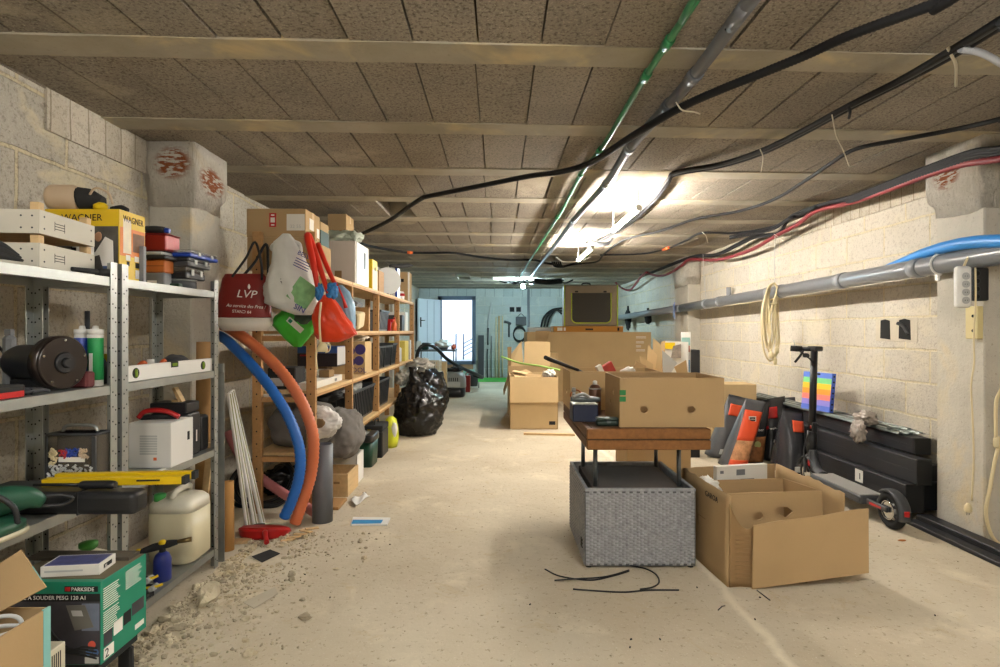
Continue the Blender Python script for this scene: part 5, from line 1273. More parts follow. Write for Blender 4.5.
hose('corrugated_hose', [(228, 432, 3.66), (238, 452, 3.62), (254, 472, 3.56), (275, 488, 3.50), (298, 502, 3.42), (318, 514.5, 3.34)], .030, M_ph, 'pink hose lying slanted behind the blue and orange hoses', seg=18, rib=.012)
t = Thing('pipe_stub', 'short grey plastic pipe standing upright on the floor', 'pipe')
b = MB(M_pvcd); c = PZ(322.5, 521, 0); zt = CH-(444-CY)*c.y/F; b.ringtube((c.x, c.y, 0), (c.x, c.y, zt), .058, .052, 36); t.part('pipe_wall', b); t.done()
t = Thing('profile_bundle', 'white slotted window profiles leaning at the pilaster', 'profile')
for k in range(3):
    b = MB(M_white); a = P(236+7.5*k+12, 517+k, 3.10+.03*k); a.z = .03; d = P(229+1.6*k, 393-1.5*k, 3.20+.05*k)
    dirv = (d-a).normalized(); L = (d-a).length; q = dirv.to_track_quat('Z', 'Y').to_matrix()
    b.box((a+d)/2, (.022, .022, L), q, .003); b.use(mat('profile_slot', '#8a8a5c', .6)); b.box((a+d)/2+q @ Vector((.0, -.0114, 0)), (.006, .001, L*.98), q); b.box((a+d)/2+q @ Vector((.0, .0114, 0)), (.006, .001, L*.98), q)
    t.part('profile', b)
b = MB(M_dgreen); q = P(262, 518, 3.13); b.box((q.x-.01, q.y-.02, .022), (.06, .05, .044), (0, 0, .2), .004); t.part('green_end_cap', b)
t.done()
b = MB(M_black)
cc = P(262, 481, 3.62)
for k in range(4):
    R_ = .205-.012*k; pts = []
    for a in range(25):
        an = a/24*2*PI; pts.append(cc+Vector((R_*math.cos(an), .09*math.sin(an)+.018*k, max(-cc.z+.012, .72*R_*math.sin(an)+.014*(k % 2)-.02))))
    b.tube(pts, .0115, seg=8, sub=3)
solo('corrugated_conduit', b, 'coil of black conduit on the floor behind the hoses', 'conduit coil')
b = MB(M_blackg); b.blob((-1.44, 3.86, .09), (.17, .13, .10), amp=.3, sub=4, ridg=.4, flat=.001, seed=5); solo('bin_bag', b, 'crumpled black plastic bag on floor inside the black coil', 'bag')
b = MB(card('tube_card', '#b08a5e')); b.ringtube((-1.475, 2.86, 0), (-1.455, 2.84, 1.045), .043, .038, 30); solo('cardboard_tube', b, 'tall brown cardboard tube standing behind the steel shelving', 'tube')
c = PZ(228, 550, 0); b = MB(card('tube_card2', '#b98c56')); b.ringtube((c.x, c.y, 0), (c.x-.012, c.y+.02, .34), .030, .026, 26); solo('cardboard_tube', b, 'short brown cardboard tube standing beside the far steel post', 'tube')
b = MB(M_pinel); b.box((-1.42, 2.76, .28), (.03, .012, .56), (0, .1, 0)); solo('wood_strip', b, 'pale wood slat leaning beside the tall cardboard tube', 'slat')
t = Thing('steel_bracket', 'bent galvanised steel bracket leaning at the end of shelving', 'bracket')
xa = (221-CX)*2.76/F; b = MB(M_steel)
b.bx(xa, xa+.038, 2.715, 2.718, 0, CH-(366-CY)*2.72/F); b.bx(xa, xa+.003, 2.7185, 2.75, 0, CH-(366-CY)*2.72/F); t.part('upright', b)
zt = CH-(366-CY)*2.72/F; b = MB(M_steel); b.bx(xa-.03, xa+.042, 2.700, 2.714, zt-.03, zt+.012, .003); t.part('top_bar', b); t.done()
# dustpan
t = Thing('dustpan', 'red plastic dustpan lying on the floor by the hoses', 'dustpan')
Md = TR(-1.262, 3.06, .004, -.02)
def arc(u): return -.125*math.cos(PI*u), .06-.13*math.sin(PI*u)**.6
b = MB(M_red); b.sheet(lambda u, v: Vector((arc(u)[0], arc(u)[1]*(1-v)+.062*v, .001)), 20, 6, .003)
b.sheet(lambda u, v: Vector((arc(u)[0]*(1+.05*v), arc(u)[1]-.008*v, .001+v*(.012+.045*math.sin(PI*u)**.5))), 24, 4, .003); t.part('pan', b)
b = MB(M_red); b.sheet(lambda u, v: Vector((arc(u)[0]*1.05, (arc(u)[1]-.008)*(1-.62*v)+.05*.62*v, .013+.045*math.sin(PI*u)**.5-.004*v)), 24, 5, .003); t.part('hood', b)
b = MB(M_red); b.tube([(.045, -.078, .045), (.065, -.115, .032), (.085, -.15, .016)], [.014, .011, .013], seg=12); t.part('handle', b)
for p_ in t.parts: p_[1].xf(Md)
t.done()

# refuse sack
def crumple(c, r, seed, m=M_blackg, amp=.2, ridg=.35, sub=5, flat=.001, sq=2.2, b=None):
    b = b or MB(m); b.use(m); b.blob(c, r, amp=amp, sub=sub, ridg=ridg, flat=flat, seed=seed, sq=sq); return b
b = crumple((-.845, 6.06, .25), (.255, .24, .29), 7, ridg=.12, amp=.18); b.sections([(-.87, 6.06, .46, .12, .12), (-.88, 6.06, .58, .07, .07), (-.90, 6.06, .66, .035, .035), (-.89, 6.06, .72, .06, .06)], n=30, ridg=.4, fq=6)
solo('refuse_sack', b, 'big shiny black refuse sack on the floor by the pine shelving', 'refuse sack')
b = crumple((-.84, 6.66, .33), (.24, .26, .34), 17, ridg=.12, amp=.18); solo('refuse_sack', b, 'black refuse sack standing behind the big shiny one', 'refuse sack')
b = MB(mat('clear_film', '#b9b6ac', .25, var=.3, trans=.3, scale=15)); b.blob((-1.03, 6.12, .60), (.07, .10, .08), amp=.3, ridg=.6, sub=4); solo('plastic_film', b, 'crumpled clear film between the pine post and black sack', 'plastic film')
b = MB(MATS['clear_film']); b.blob((-.88, 6.42, .72), (.13, .08, .07), amp=.3, ridg=.6, sub=4, seed=6); solo('plastic_film', b, 'crumpled clear film heaped on top of the refuse sacks', 'plastic film')

# ================================================================= BACK LEFT CORNER
t = Thing('laundry_basket', 'cream plastic basket on a black box beyond the refuse sacks', 'basket')
M_bask = mat('basket_cream', '#c3beac', .5, var=.04); c0 = P(430, 374, 8.3)
b = MB(M_bask); x0, x1, y0, y1, z0, z1 = c0.x-.15, c0.x+.14, 8.2, 8.6, c0.z, c0.z+.2
for k in range(9):
    xx = x0+(x1-x0)*(k+.5)/9; b.bx(xx-.008, xx+.008, y0, y0+.006, z0, z1-.02); 
for k in range(9):
    yy = y0+(y1-y0)*(k+.5)/9; b.bx(x1-.006, x1, yy-.008, yy+.008, z0, z1-.02)
for z in (z0, z0+.06, z0+.12, z1-.025):
    b.bx(x0, x1, y0, y0+.006, z, z+.012); b.bx(x1-.006, x1, y0, y1, z, z+.012); b.bx(x0, x1, y1-.006, y1, z, z+.012)
b.bx(x0, x1, y0, y1, z0-.004, z0); b.bx(x0-.01, x1+.01, y0-.01, y0+.01, z1-.02, z1, .004); b.bx(x1-.01, x1+.01, y0, y1, z1-.02, z1, .004); b.bx(x0-.01, x0+.004, y0, y1, z0, z1, .004); t.part('basket_body', b); t.done()
bz = z0-.006
t = Thing('storage_box', 'black and grey box supporting the cream basket', 'box'); b = MB(M_black); b.bx(x0-.02, x1+.02, y0, y1, 0, bz-.03, .006); t.part('box_body', b); b = MB(M_lgrey); b.bx(x0-.03, x1+.03, y0-.01, y1+.01, bz-.029, bz, .004); t.part('lid', b); t.done()
carton(-.84, -.78, 8.0, 8.17, 0, .30, 'narrow brown carton with yellow side before the pet carrier', M_card2, tape=False, extra=lambda t, w, d, h: (lambda b: (b.box((-w/2-.001, 0, h*.5), (.002, d*.9, h*.8)), t.part('yellow_side', b)))(MB(M_yellow)))
carton(-.97, -.80, 8.75, 9.0, 0, .62, 'plain cardboard box standing behind the cream basket', M_card2, tape=False)
t = Thing('pet_carrier', 'grey and black pet carrier on the floor before the far door', 'pet carrier')
cx, cy = P(454, 397, 9.5).x, 9.62
b = MB(M_black); b.sections([(cx, cy, 0, .165, .20, 4), (cx, cy, .02, .18, .22, 4), (cx, cy, .16, .19, .23, 4)], n=36); t.part('lower_shell', b)
b = MB(mat('carrier_grey', '#8f918f', .5, var=.05)); b.sections([(cx, cy, .161, .195, .235, 4), (cx, cy, .30, .19, .23, 4), (cx, cy, .38, .16, .20, 3.5), (cx, cy, .42, .10, .14, 3)], n=36); k = t.part('upper_shell', b)
b = MB(M_hole)
for q in range(5): b.bx(cx-.08+.035*q, cx-.065+.035*q, cy-.236, cy-.228, .27, .33)
t.part('vent_slots', b, k)
b = MB(M_lgrey); b.bx(cx-.11, cx+.11, cy-.238, cy-.230, .18, .26, .002); t.part('door', b)
b = MB(M_blackm); b.blob((cx, cy, .45), (.14, .12, .045), amp=.3, sub=4, ridg=.3, flat=.40); t.part('handle', b); t.done()
t = Thing('fuel_can', 'dark red canister standing right of the pet carrier', 'canister'); c = P(467, 392, 10.2); b = MB(M_redm); b.bx(c.x-.05, c.x+.055, 10.2, 10.36, 0, .30, .012, 2); t.part('can_body', b); b = MB(M_redm); b.tube([(c.x-.02, 10.28, .29), (c.x-.02, 10.28, .34), (c.x+.03, 10.28, .34), (c.x+.03, 10.28, .29)], .008); t.part('handle', b); t.done()
# vacuum with hose
t = Thing('vacuum_cleaner', 'small grey wheeled vacuum cleaner beside the red canister', 'vacuum cleaner'); c = P(473, 388, 11.0)
b = MB(M_dgrey); b.sections([(c.x, 11.0, .04, .09, .12), (c.x, 11.0, .2, .10, .13), (c.x, 11.0, .30, .06, .09)], n=24); t.part('motor_body', b)
for s_ in (-1, 1): b = MB(M_blackm); b.cyl((c.x+.105*s_, 11.0, .06), (c.x+.12*s_, 11.0, .06), .06, seg=20); t.part('wheel', b)
b = MB(M_black); b.tube([(c.x, 10.95, .25), P(482, 377.5, 10.6), P(478, 375, 10.2), P(462, 368, 9.9), P(447, 359, 9.5), P(436, 348, 9.3), P(427, 344.5, 9.1), P(420, 348, 9.0), P(417, 357, 9.0), P(419, 364, 8.9)], .032, seg=10, rib=.02); t.part('hose', b); t.done()
# work table
t = Thing('work_table', 'folding grey work table before the open back door', 'table')
Yt = 11.2; a = P(415, 350, Yt); c = P(455, 350, Yt)
b = MB(M_steeld); b.bx(a.x, c.x, Yt, Yt+.7, a.z-.03, a.z, .004); t.part('tabletop', b)
for (x_, y_) in ((a.x+.03, Yt+.03), (c.x-.03, Yt+.03), (a.x+.03, Yt+.67), (c.x-.03, Yt+.67)): b = MB(M_steeld); b.bx(x_-.012, x_+.012, y_-.012, y_+.012, 0, a.z-.031); t.part('leg', b)
t.done(); tz = a.z+.001
b = MB(M_white); b.blob((P(442, 344, Yt).x, Yt+.2, tz+.10), (.16, .14, .10), amp=.3, sub=4, ridg=.2, flat=tz); b.use(M_dgrey); b.bx(P(437, 0, Yt).x, P(447, 0, Yt).x, Yt+.04, Yt+.07, tz, tz+.05); solo('mitre_saw', b, 'white and grey machine on the folding work table', 'machine')
for px_, lab in ((435, 'orange tool on work table left of the white machine'), (453, 'orange tool on work table right of the white machine')):
    b = MB(mat('orange_red_tool', '#b4533a', .5)); q = P(px_, 0, Yt); b.blob((q.x, Yt+.15, tz+.055), (.05, .06, .055), amp=.3, sub=3, ridg=.3, flat=tz); solo('power_tool', b, lab, 'tool')
b = MB(M_dgreen); q = P(424.5, 0, Yt); b.bx(q.x-.07, q.x+.06, Yt+.1, Yt+.25, tz, tz+.14, .02, 2); solo('green_case', b, 'dark green case on the folding work table', 'case')
b = MB(M_white); q = P(418, 0, Yt); b.bx(q.x-.04, q.x+.05, Yt+.05, Yt+.07, tz, tz+.17); b.bx(q.x-.04, q.x+.05, Yt+.0701, Yt+.14, tz, tz+.12); solo('paper_folder', b, 'white folders standing at the left end of work table', 'folder')
b = MB(M_blackm); q = P(430, 0, 11.5)
for s_ in (-.19, .16): b.blob((q.x+s_, 11.55, .40), (.12, .1, .09), amp=.15, sub=3)
b.bx(q.x-.2, q.x+.2, 11.5, 11.6, 0, .34); solo('black_trolley', b, 'black padded trolley beneath the folding work table', 'trolley')
carton(-.75, -.52, 12.3, 12.6, 0, .25, 'green and white carton on the floor below the back door', mat('pale_green_carton', '#8ab3a2', .6, var=.3, scale=15), tape=False)
b = MB(mat('grass_mat', '#53b44a', .9, var=.15, scale=40)); b.bx(-.62, .3, 12.3, 13.3, 0, .012); solo('green_mat', b, 'bright green mat on the floor at the back wall', 'mat')
# back wall
b = MB(M_dgrey); b.box((P(481, 0, 13.35).x, 13.40, .50), (.135, .03, 1.0), (-.05, 0, 0)); solo('leaning_board', b, 'dark flat board leaning on back wall right of the door', 'panel')
for px_, yt, w_, lab, mm in ((487.5, 349, .012, 'black rod leaning on the back wall by the dark board', M_blackm), (491.5, 336, .012, 'thin grey rod leaning on the back wall, nearest the black rod', M_grey), (496, 317, .014, 'tall pale pole on the back wall left of the hanging clamp', M_cream), (499, 316, .02, 'tall pale plank standing on the back wall, middle of three', M_pinel), (502.5, 316, .014, 'tall pale pole on the back wall nearest the hanging clamp', M_cream)):
    q = P(px_, yt, 13.44); b = MB(mm); b.cyl((q.x, 13.36, 0), (q.x, 13.46, q.z), w_, seg=8); solo('leaning_pole', b, lab, 'pole')
t = Thing('hand_saw', 'long curved saw hanging on the back wall', 'saw'); b = MB(M_lgrey); b.tube([P(488, 328, 13.46), P(489.5, 315, 13.46), P(491.5, 302, 13.46)], [.03, .035, .006], seg=8); t.part('blade', b); b = MB(M_dgrey); b.cyl(P(488, 345, 13.46), P(488, 328, 13.46), .022); t.part('handle', b); t.done()
t = Thing('hanging_clamp', 'dark clamp hanging on the back wall', 'clamp'); b = MB(M_dgrey); b.tube([P(504, 321.5, 13.46), P(508, 322.5, 13.46), P(511, 324, 13.46)], .03, seg=8); b.cyl(P(509, 322, 13.46), P(509, 337, 13.46), .022); t.part('clamp_body', b); t.done()
for px_, lab in ((512, 'left of two square sockets in the back wall'), (518.5, 'right of two square sockets in the back wall')):
    q = P(px_, 309.5, 13.49); b = MB(M_lgrey); b.bx(q.x-.075, q.x+.075, 13.47, 13.4999, q.z-.07, q.z+.07); b.use(M_hole); b.bx(q.x-.055, q.x+.055, 13.465, 13.4699, q.z-.055, q.z+.055); solo('wall_socket', b, lab, 'socket')
b = MB(M_dgrey); q = P(521, 321, 13.45); b.box((q.x, 13.46, q.z), (.25, .06, .20), None, .01); b.tube([(q.x-.08, 13.45, q.z+.10), (q.x, 13.45, q.z+.17), (q.x+.08, 13.45, q.z+.10)], .008); solo('hanging_case', b, 'grey flat case hanging on back wall under the sockets', 'case')
b = MB(M_blackm)
for k in range(3):
    q = P(519.5, 335, 13.42); pts = [q+Vector((.14*math.cos(a*.45), .008*k, .17*math.sin(a*.45)+.02*k)) for a in range(15)]; b.tube(pts, .012, seg=6, sub=2)
solo('hanging_cable_coil', b, 'black cable coil hanging on the back wall above boxes', 'cable coil')
b = MB(M_blackm)
for k in range(3): b.tube([P(541+3*k, 327, 13.4), P(544+3*k, 317, 13.4), P(552+2*k, 310, 13.4), P(562, 308+3*k, 13.4)], .022, seg=6)
solo('hanging_hose', b, 'arched black hoses on the back wall beside the folded tent', 'hose')
# ================================================================= CENTRE: CARTONS, TENT, LOW TABLE, WICKER BOX
def banana(name, M, w, d, h, label, t_=.006, fronth=(), sideh=(), backh=(), green=True, m=None):
    """open fruit carton, local: near-left bottom corner at origin, x width, y depth"""
    m = m or M_card; T = Thing(name, label, 'box', M=M)
    def side(holes, Mx, L, nm='side_panel'):
        b = MB(m); b.holed(L, h, holes, t_, Mx); T.part(nm, b)
    side(fronth, Matrix.Identity(4), w, 'front_panel')
    side(backh, TR(0, d-t_, 0), w, 'back_panel')
    side(sideh, TR(t_, t_+.0005, 0, PI/2), d-2*t_-.001)
    side(sideh, TR(w, t_+.0005, 0, PI/2), d-2*t_-.001)
    b = MB(m); b.bx(t_, w-t_, t_, d-t_, 0, .005); T.part('bottom_panel', b)
    if green:
        b = MB(mat('green_mark', '#2c7a44', .7)); 
        for k in range(2): b.bx(-.001, .028, -.001, -.0001, h*.52+.03*k, h*.52+.024+.03*k)
        T.part('green_mark', b)
    T.done(); return T
# -- low table
TX0, TX1, TY0, TY1, TZ0, TZ1 = .406, .972, 2.60, 3.54, .557, .652
t = Thing('low_table', 'old wooden low table with thick two-board edge on thin metal legs', 'table')
M_oldw = wood('old_orange_wood', '#946538', '#5f4024'); M_oldt = wood('old_table_top', '#6f5138', '#4d3727')
def wav(b, x0, x1, y0, y1, z0, z1, m, seed):
    b.use(m); b.bx(x0, x1, y0, y1, z0, z1, .004)
b = MB(M_oldt); b.bx(TX0+.03, TX1-.03, TY0+.032, TY1-.032, TZ1-.03, TZ1-.001, .001); t.part('tabletop', b)
for (z0, z1) in ((TZ1-.047, TZ1), (TZ0, TZ1-.051)):
    b = MB(M_oldw); b.bx(TX0, TX1, TY0, TY0+.03, z0, z1, .004); t.part('edge_board', b)
    b = MB(M_oldw); b.bx(TX0, TX1, TY1-.03, TY1, z0, z1, .004); t.part('edge_board', b)
    b = MB(M_oldt); b.bx(TX0, TX0+.028, TY0+.031, TY1-.031, z0, z1, .004); t.part('edge_board', b)
    b = MB(M_oldt); b.bx(TX1-.028, TX1, TY0+.031, TY1-.031, z0, z1, .004); t.part('edge_board', b)
b = MB(M_hole); b.bx(TX0+.005, TX1-.005, TY0+.003, TY0+.028, TZ1-.0508, TZ1-.0472); t.part('gap_strip', b)
BZ = .355
for (x_, y_) in ((.467, 2.735), (.868, 2.735), (.467, 3.13), (.868, 3.13)):
    b = MB(M_steeld); b.cyl((x_, y_, BZ+.0015), (x_, y_, TZ0), .0105, seg=14); t.part('leg', b)
b = MB(M_blackm); b.bx(TX0+.04, TX1-.04, 2.66, 3.2, TZ0+.012, TZ0+.03); t.part('underframe', b)
t.done()
# -- wicker box
def wicker_mat():
    m, nt, b = nodes_of('grey_wicker'); g = N(nt, 'ShaderNodeTexCoord')
    sp = N(nt, 'ShaderNodeSeparateXYZ'); wire(nt, g.outputs['Object'], sp.inputs[0])
    u = mathn(nt, 'ADD', sp.outputs['X'], sp.outputs['Y']); cb = N(nt, 'ShaderNodeCombineXYZ'); wire(nt, u, cb.inputs[0]); wire(nt, sp.outputs['Z'], cb.inputs[1])
    n1 = noi(nt, g.outputs['Object'], 12, 3); 
    u2 = mathn(nt, 'ADD', u, ramp(nt, n1, .3, .7, -.002, .002)); wire(nt, u2, cb.inputs[0])
    br = N(nt, 'ShaderNodeTexBrick'); br.offset = .5; br.inputs['Scale'].default_value = 1; br.inputs['Brick Width'].default_value = .042; br.inputs['Row Height'].default_value = .017
    br.inputs['Mortar Size'].default_value = .0016; br.inputs['Mortar Smooth'].default_value = 1.0; wire(nt, cb.outputs[0], br.inputs['Vector'])
    br.inputs['Color1'].default_value = srgb('#84868a'); br.inputs['Color2'].default_value = srgb('#9a9b9c'); br.inputs['Mortar'].default_value = srgb('#4c4d50')
    wire(nt, mixc(nt, ramp(nt, noi(nt, g.outputs['Object'], 40, 3), .3, .7), srgb('#7f8184'), srgb('#a2a3a5')), b.inputs['Base Color']); b.inputs['Roughness'].default_value = .55
    return m
M_wick = wicker_mat(); M_wickb = mat('wicker_base', '#5c5d5f', .7, var=.1); M_wickd = mat('dark_wicker_inside', '#57504a', .7, var=.1, scale=60, bump=.5, bscale=90)
t = Thing('wicker_ottoman', 'grey woven wicker box under the low wooden table', 'ottoman')
OX0, OX1, OY0, OY1, OZ = .404, .918, 2.645, 3.20, .368
def wall(b, x0, x1, y0, y1, z0=.008, z1=OZ, nz=1): b.bx(x0, x1, y0, y1, z0, z1, .003)
for i, (x0, x1, y0, y1) in enumerate(((OX0, OX1, OY0, OY0+.016), (OX0, OX1, OY1-.016, OY1), (OX0, OX0+.016, OY0+.017, OY1-.017), (OX1-.016, OX1, OY0+.017, OY1-.017))):
    b = MB(M_wickb if i in (0, 2) else M_wick); wall(b, x0, x1, y0, y1); b.use(M_wick); b.bx(x0-.001, x1+.001, y0-.001, y1+.001, OZ-.014, OZ+.001, .003)
    if i in (0, 2):   # woven strands standing proud of the wall, neighbouring columns half a row apart
        L_ = (x1-x0) if i == 0 else (OY1-OY0); rr = .0168; nc = int((L_-.004)/rr)
        for c_ in range(nc):
            a0 = .003+rr*c_; a1 = a0+rr*1.06
            for r_ in range(int((OZ-.03)/rr)):
                zc = .020+rr*(r_+.5*(c_ % 2)); rings = []
                for q in range(4):
                    a_ = a0+(a1-a0)*q/3; pr = .001+.0055*math.sin(PI*q/3)**.6
                    rings.append([Vector((x0+a_, y0-pr*k_, zc+h_)) if i == 0 else Vector((x0-pr*k_, OY0+a_, zc+h_)) for h_, k_ in ((-.0078, .1), (-.004, .9), (.003, 1), (.0078, .1))])
                b.loft(rings, False, True, closed=False)
    t.part('woven_side', b)
b = MB(M_wickd); b.bx(OX0+.045, OX1-.045, OY0+.018, OY1-.03, .30, BZ-.003, .001); 
for k in range(30): b.bx(OX0+.046, OX1-.046, OY0+.020+.0165*k, OY0+.032+.0165*k, BZ-.003, BZ+.0008)
t.part('inner_panel', b)
for (x_, y_) in ((OX0+.02, OY0+.02), (OX1-.02, OY0+.02), (OX0+.02, OY1-.02), (OX1-.02, OY1-.02)): b = MB(M_blackm); b.cyl((x_, y_, 0), (x_, y_, .0078), .015); t.part('foot', b)
b = MB(M_hole); b.bx(OX0-.006, OX0+.001, 2.70, 2.745, .07, .115); t.part('handle_hole', b)
t.done()
# -- front fruit box on table
yy0 = 2.645
Mx = TR(.565, yy0, TZ1+.0012, .0)
e1 = circ(.112, .082, .0195, 18, .0165); e2 = circ(.332, .082, .0195, 18, .0165)
banana('fruit_carton', Mx, .485, .36, .2285, 'open cardboard fruit box overhanging the near end of the low table', fronth=(e1, e2), sideh=(circ(.14, .15, .022, 10, .016), circ(.22, .09, .014, 10)))
banana('fruit_carton', TR(.408, 3.225, TZ1+.0012, 0), .52, .36, .218, 'open cardboard fruit box at the far end of the low table', sideh=(circ(.16, .09, .02, 10, .014),), green=False, m=M_card2)
b = MB(M_blackm); b.tube([P(545.5, 357.5, 3.30), P(550, 359.5, 3.36), P(578, 370, 3.48)], [.0125, .0125, .009], seg=10, sub=1); b.use(M_steeld); b.tube([P(578, 370, 3.48), P(590, 376, 3.55)], .008, sub=1)
solo('black_handle_tool', b, 'long black handled tool poking out of the far fruit box', 'tool')
b = MB(mat('red_white_pack', '#b5433c', .6, var=.3, scale=25)); b.box(P(608, 369, 3.42), (.075, .03, .07), (0, -.5, .3), .004); b.use(M_inkw); b.box(P(600, 370, 3.40), (.03, .03, .06), (0, -.5, .3)); solo('paper_pack', b, 'red and white packet sticking up in the far fruit box', 'packet')
b = MB(M_paper); b.blob(P(628, 372, 3.46), (.045, .04, .03), amp=.3, sub=3, ridg=.4); solo('crumpled_paper', b, 'crumpled white paper at right side of the far fruit box', 'paper')
b = MB(M_blackm); b.blob((.72, 3.42, TZ1+.06), (.17, .11, .045), amp=.3, sub=4, ridg=.3, flat=TZ1+.008); solo('dark_cloth', b, 'dark cloth at the bottom of the far fruit box', 'cloth')
# aerosol
t = Thing('aerosol_can', 'brown aerosol can with white cap on the low table', 'spray can')
q = P(595, 406, 3.06); x_, y_ = q.x, 3.06; z_ = TZ1+.001
b = MB(mat('aerosol_brown', '#6b4a38', .35, .3, var=.15)); b.lathe((x_, y_, z_), [(.031, 0), (.033, .004), (.033, .135), (.024, .155), (.015, .160), (0, .161)], 24); t.part('can_body', b)
b = MB(M_lgrey); b.lathe((x_, y_, z_+.1355), [(.0335, 0), (.0335, .006), (.0335, .007)], 24); t.part('rim', b)
b = MB(M_white); b.lathe((x_, y_, z_+.161), [(.012, 0), (.012, .016), (.006, .020), (0, .02)], 14); t.part('nozzle', b); t.done()
b = MB(M_navy); xq = P(572, 0, 2.83).x; b.bx(xq, xq+.125, 2.80, 2.92, TZ1+.001, TZ1+.085, .004); b.use(M_steel); b.bx(xq+.002, xq+.123, 2.802, 2.918, TZ1+.0852, TZ1+.089)
solo('tool_tin', b, 'navy blue metal box on the low table holding tools', 'box')
t = Thing('angle_tool', 'greasy steel air tool lying on the navy metal box', 'tool')
z_ = TZ1+.09
b = MB(M_steeld); b.tube([(xq-.005, 2.85, z_+.018), (xq+.04, 2.85, z_+.018), (xq+.10, 2.86, z_+.016), (xq+.145, 2.86, z_+.014)], [.012, .017, .015, .010], seg=12); t.part('tool_body', b)
b = MB(M_steel); b.cyl((xq+.012, 2.85, z_+.015), (xq+.012, 2.85, z_+.065), .008); b.cyl((xq+.012, 2.85, z_+.055), (xq+.012, 2.85, z_+.075), .012, .009); t.part('spindle', b)
b = MB(M_steel); b.tube([(xq+.0, 2.82, z_+.03), (xq+.05, 2.825, z_+.045), (xq+.085, 2.83, z_+.03)], .008); t.part('lever', b)
b = MB(mat('rust_ring', '#a4582c', .6)); b.tube([(xq+.03+.028*math.cos(a*.5), 2.90, z_+.03+.028*math.sin(a*.5)) for a in range(13)], .004, seg=6, sub=2); t.part('ring', b); t.done()
t = Thing('tin_case', 'small dark green tin case at the table corner', 'tin')
b = MB(mat('tin_green', '#2c3a33', .4, .3, var=.1)); b.box((.52, 2.70, TZ1+.0135), (.112, .055, .025), (0, 0, -.03), .008, 2); t.part('case_body', b)
b = MB(MATS['tin_green']); b.box((.52, 2.70, TZ1+.033), (.112, .055, .013), (0, 0, -.03), .006, 2); t.part('lid', b)
b = MB(M_steeld); b.box((.52, 2.671, TZ1+.022), (.02, .003, .012)); t.part('clasp', b); t.done()
b = MB(M_blackm); b.blob((.615-.06, 2.93, TZ1+.025), (.02, .03, .025), amp=.3, sub=3, flat=TZ1+.001); b.bm.free()

# -- cut carton left of centre
t = Thing('cardboard_box', 'overfilled open carton on the floor left of the low table', 'box')
Y0 = 627/(429-331); Y0 = 6.38; x0, x1 = P(510, 0, Y0).x, P(558, 0, Y0).x; y1 = 7.15
zt = CH-(402-CY)*Y0/F; zz = CH-(377-CY)*Y0/F
b = MB(M_card2); b.bx(x0, x1, Y0, Y0+.006, 0, zz-.01); b.bx(x0, x0+.006, Y0, y1, 0, zz); b.bx(x1-.006, x1, Y0, y1, 0, zz); b.bx(x0, x1, y1-.006, y1, 0, zz); b.bx(x0, x1, Y0, y1, 0, .006); t.part('carton_body', b)
b = MB(M_card2); b.quad([(x0-.0, Y0-.005, zz), (x1+.0, Y0-.005, zz), (x1, Y0-.05, zt-.0), (x0, Y0-.05, zt)], .005); t.part('flap', b)
b = MB(M_card); b.quad([(x0-.002, y1-.05, zz), (x0-.002, Y0+.02, zz), (x0-.07, Y0+.03, .38), (x0-.07, y1-.10, .38)], .005); t.part('flap', b)
b = MB(M_ink); b.bx(x1-.1, x1-.03, Y0-.001, Y0, .05, .09); t.part('print', b)
t.done()
random.seed(12)
M_pap = [M_card2, M_cardin, card('kraft_pale', '#cdb084'), M_paper]
def scraps(c, r, n, zb, lab, name='cardboard_scrap', size=(.12, .2), up=.3, cat='cardboard scrap', group=None):
    for i in range(n):
        b = MB(M_pap[i % 3]); w_, l_ = random.uniform(*size), random.uniform(*size)
        px, py = c[0]+random.uniform(-r[0], r[0]), c[1]+random.uniform(-r[1], r[1])
        b.box((px, py, zb+.02+.03*i/max(1, n)*3), (w_, l_, .005), (random.uniform(-up, up), random.uniform(-up, up), random.uniform(0, 3)))
        solo(name, b, lab, cat, group)
scraps((x0+.25, (Y0+y1)/2), (.14, .2), 6, zz-.06, 'torn cardboard scrap heaped in the overfilled carton', group='scraps in the overfilled carton')
b = MB(M_paper); b.blob((x1-.08, Y0+.2, zz+.02), (.07, .08, .05), amp=.3, sub=4, ridg=.5); solo('crumpled_paper', b, 'crumpled white paper at the rim of overfilled carton', 'paper')
b = MB(mat('lime_strap', '#9fc463', .5)); b.tube([P(501, 356.5, 7.3), P(520, 363, 7.2), P(540, 366, 7.0), P(560, 370, 7.0)], .012, seg=8); solo('lime_strap', b, 'pale green strap draped across the overfilled carton', 'strap')
b = MB(M_blackm); b.tube([P(500, 398, 7.0), P(497.5, 408, 6.9), P(499, 416, 6.85), (P(500, 0, 6.8).x, 6.8, .012)], .022); solo('black_hose', b, 'black hose end hanging left of the overfilled carton', 'hose') if False else b.bm.free()
# flaps of a taller carton behind it
t = Thing('cardboard_box', 'tall open carton with raised flaps behind the overfilled carton', 'box')
Yf = 7.45; p = [P(507, 372, Yf), P(524, 372, Yf)]
xa, xb_ = P(508, 0, Yf).x, P(550, 0, Yf).x; zh = CH-(366-CY)*Yf/F
b = MB(M_card); b.bx(xa, xb_, Yf, Yf+.4, 0, zh, .002); t.part('carton_body', b)
b = MB(M_card2); b.quad([P(511, 366, Yf+.01), P(523.5, 366, Yf+.01), P(521.5, 341, Yf+.06), P(508, 358, Yf+.06)], .005); t.part('flap', b)
b = MB(M_card2); b.quad([P(523.8, 366, Yf), P(550, 366, Yf), P(550, 342, Yf+.12), P(524.5, 341.5, Yf+.12)], .005); t.part('flap', b)
b = MB(M_card3); b.quad([P(508, 366, Yf+.02), P(511, 366, Yf), P(511.5, 347, Yf+.08), P(507.5, 347, Yf+.1)], .005); t.part('flap', b); t.done()
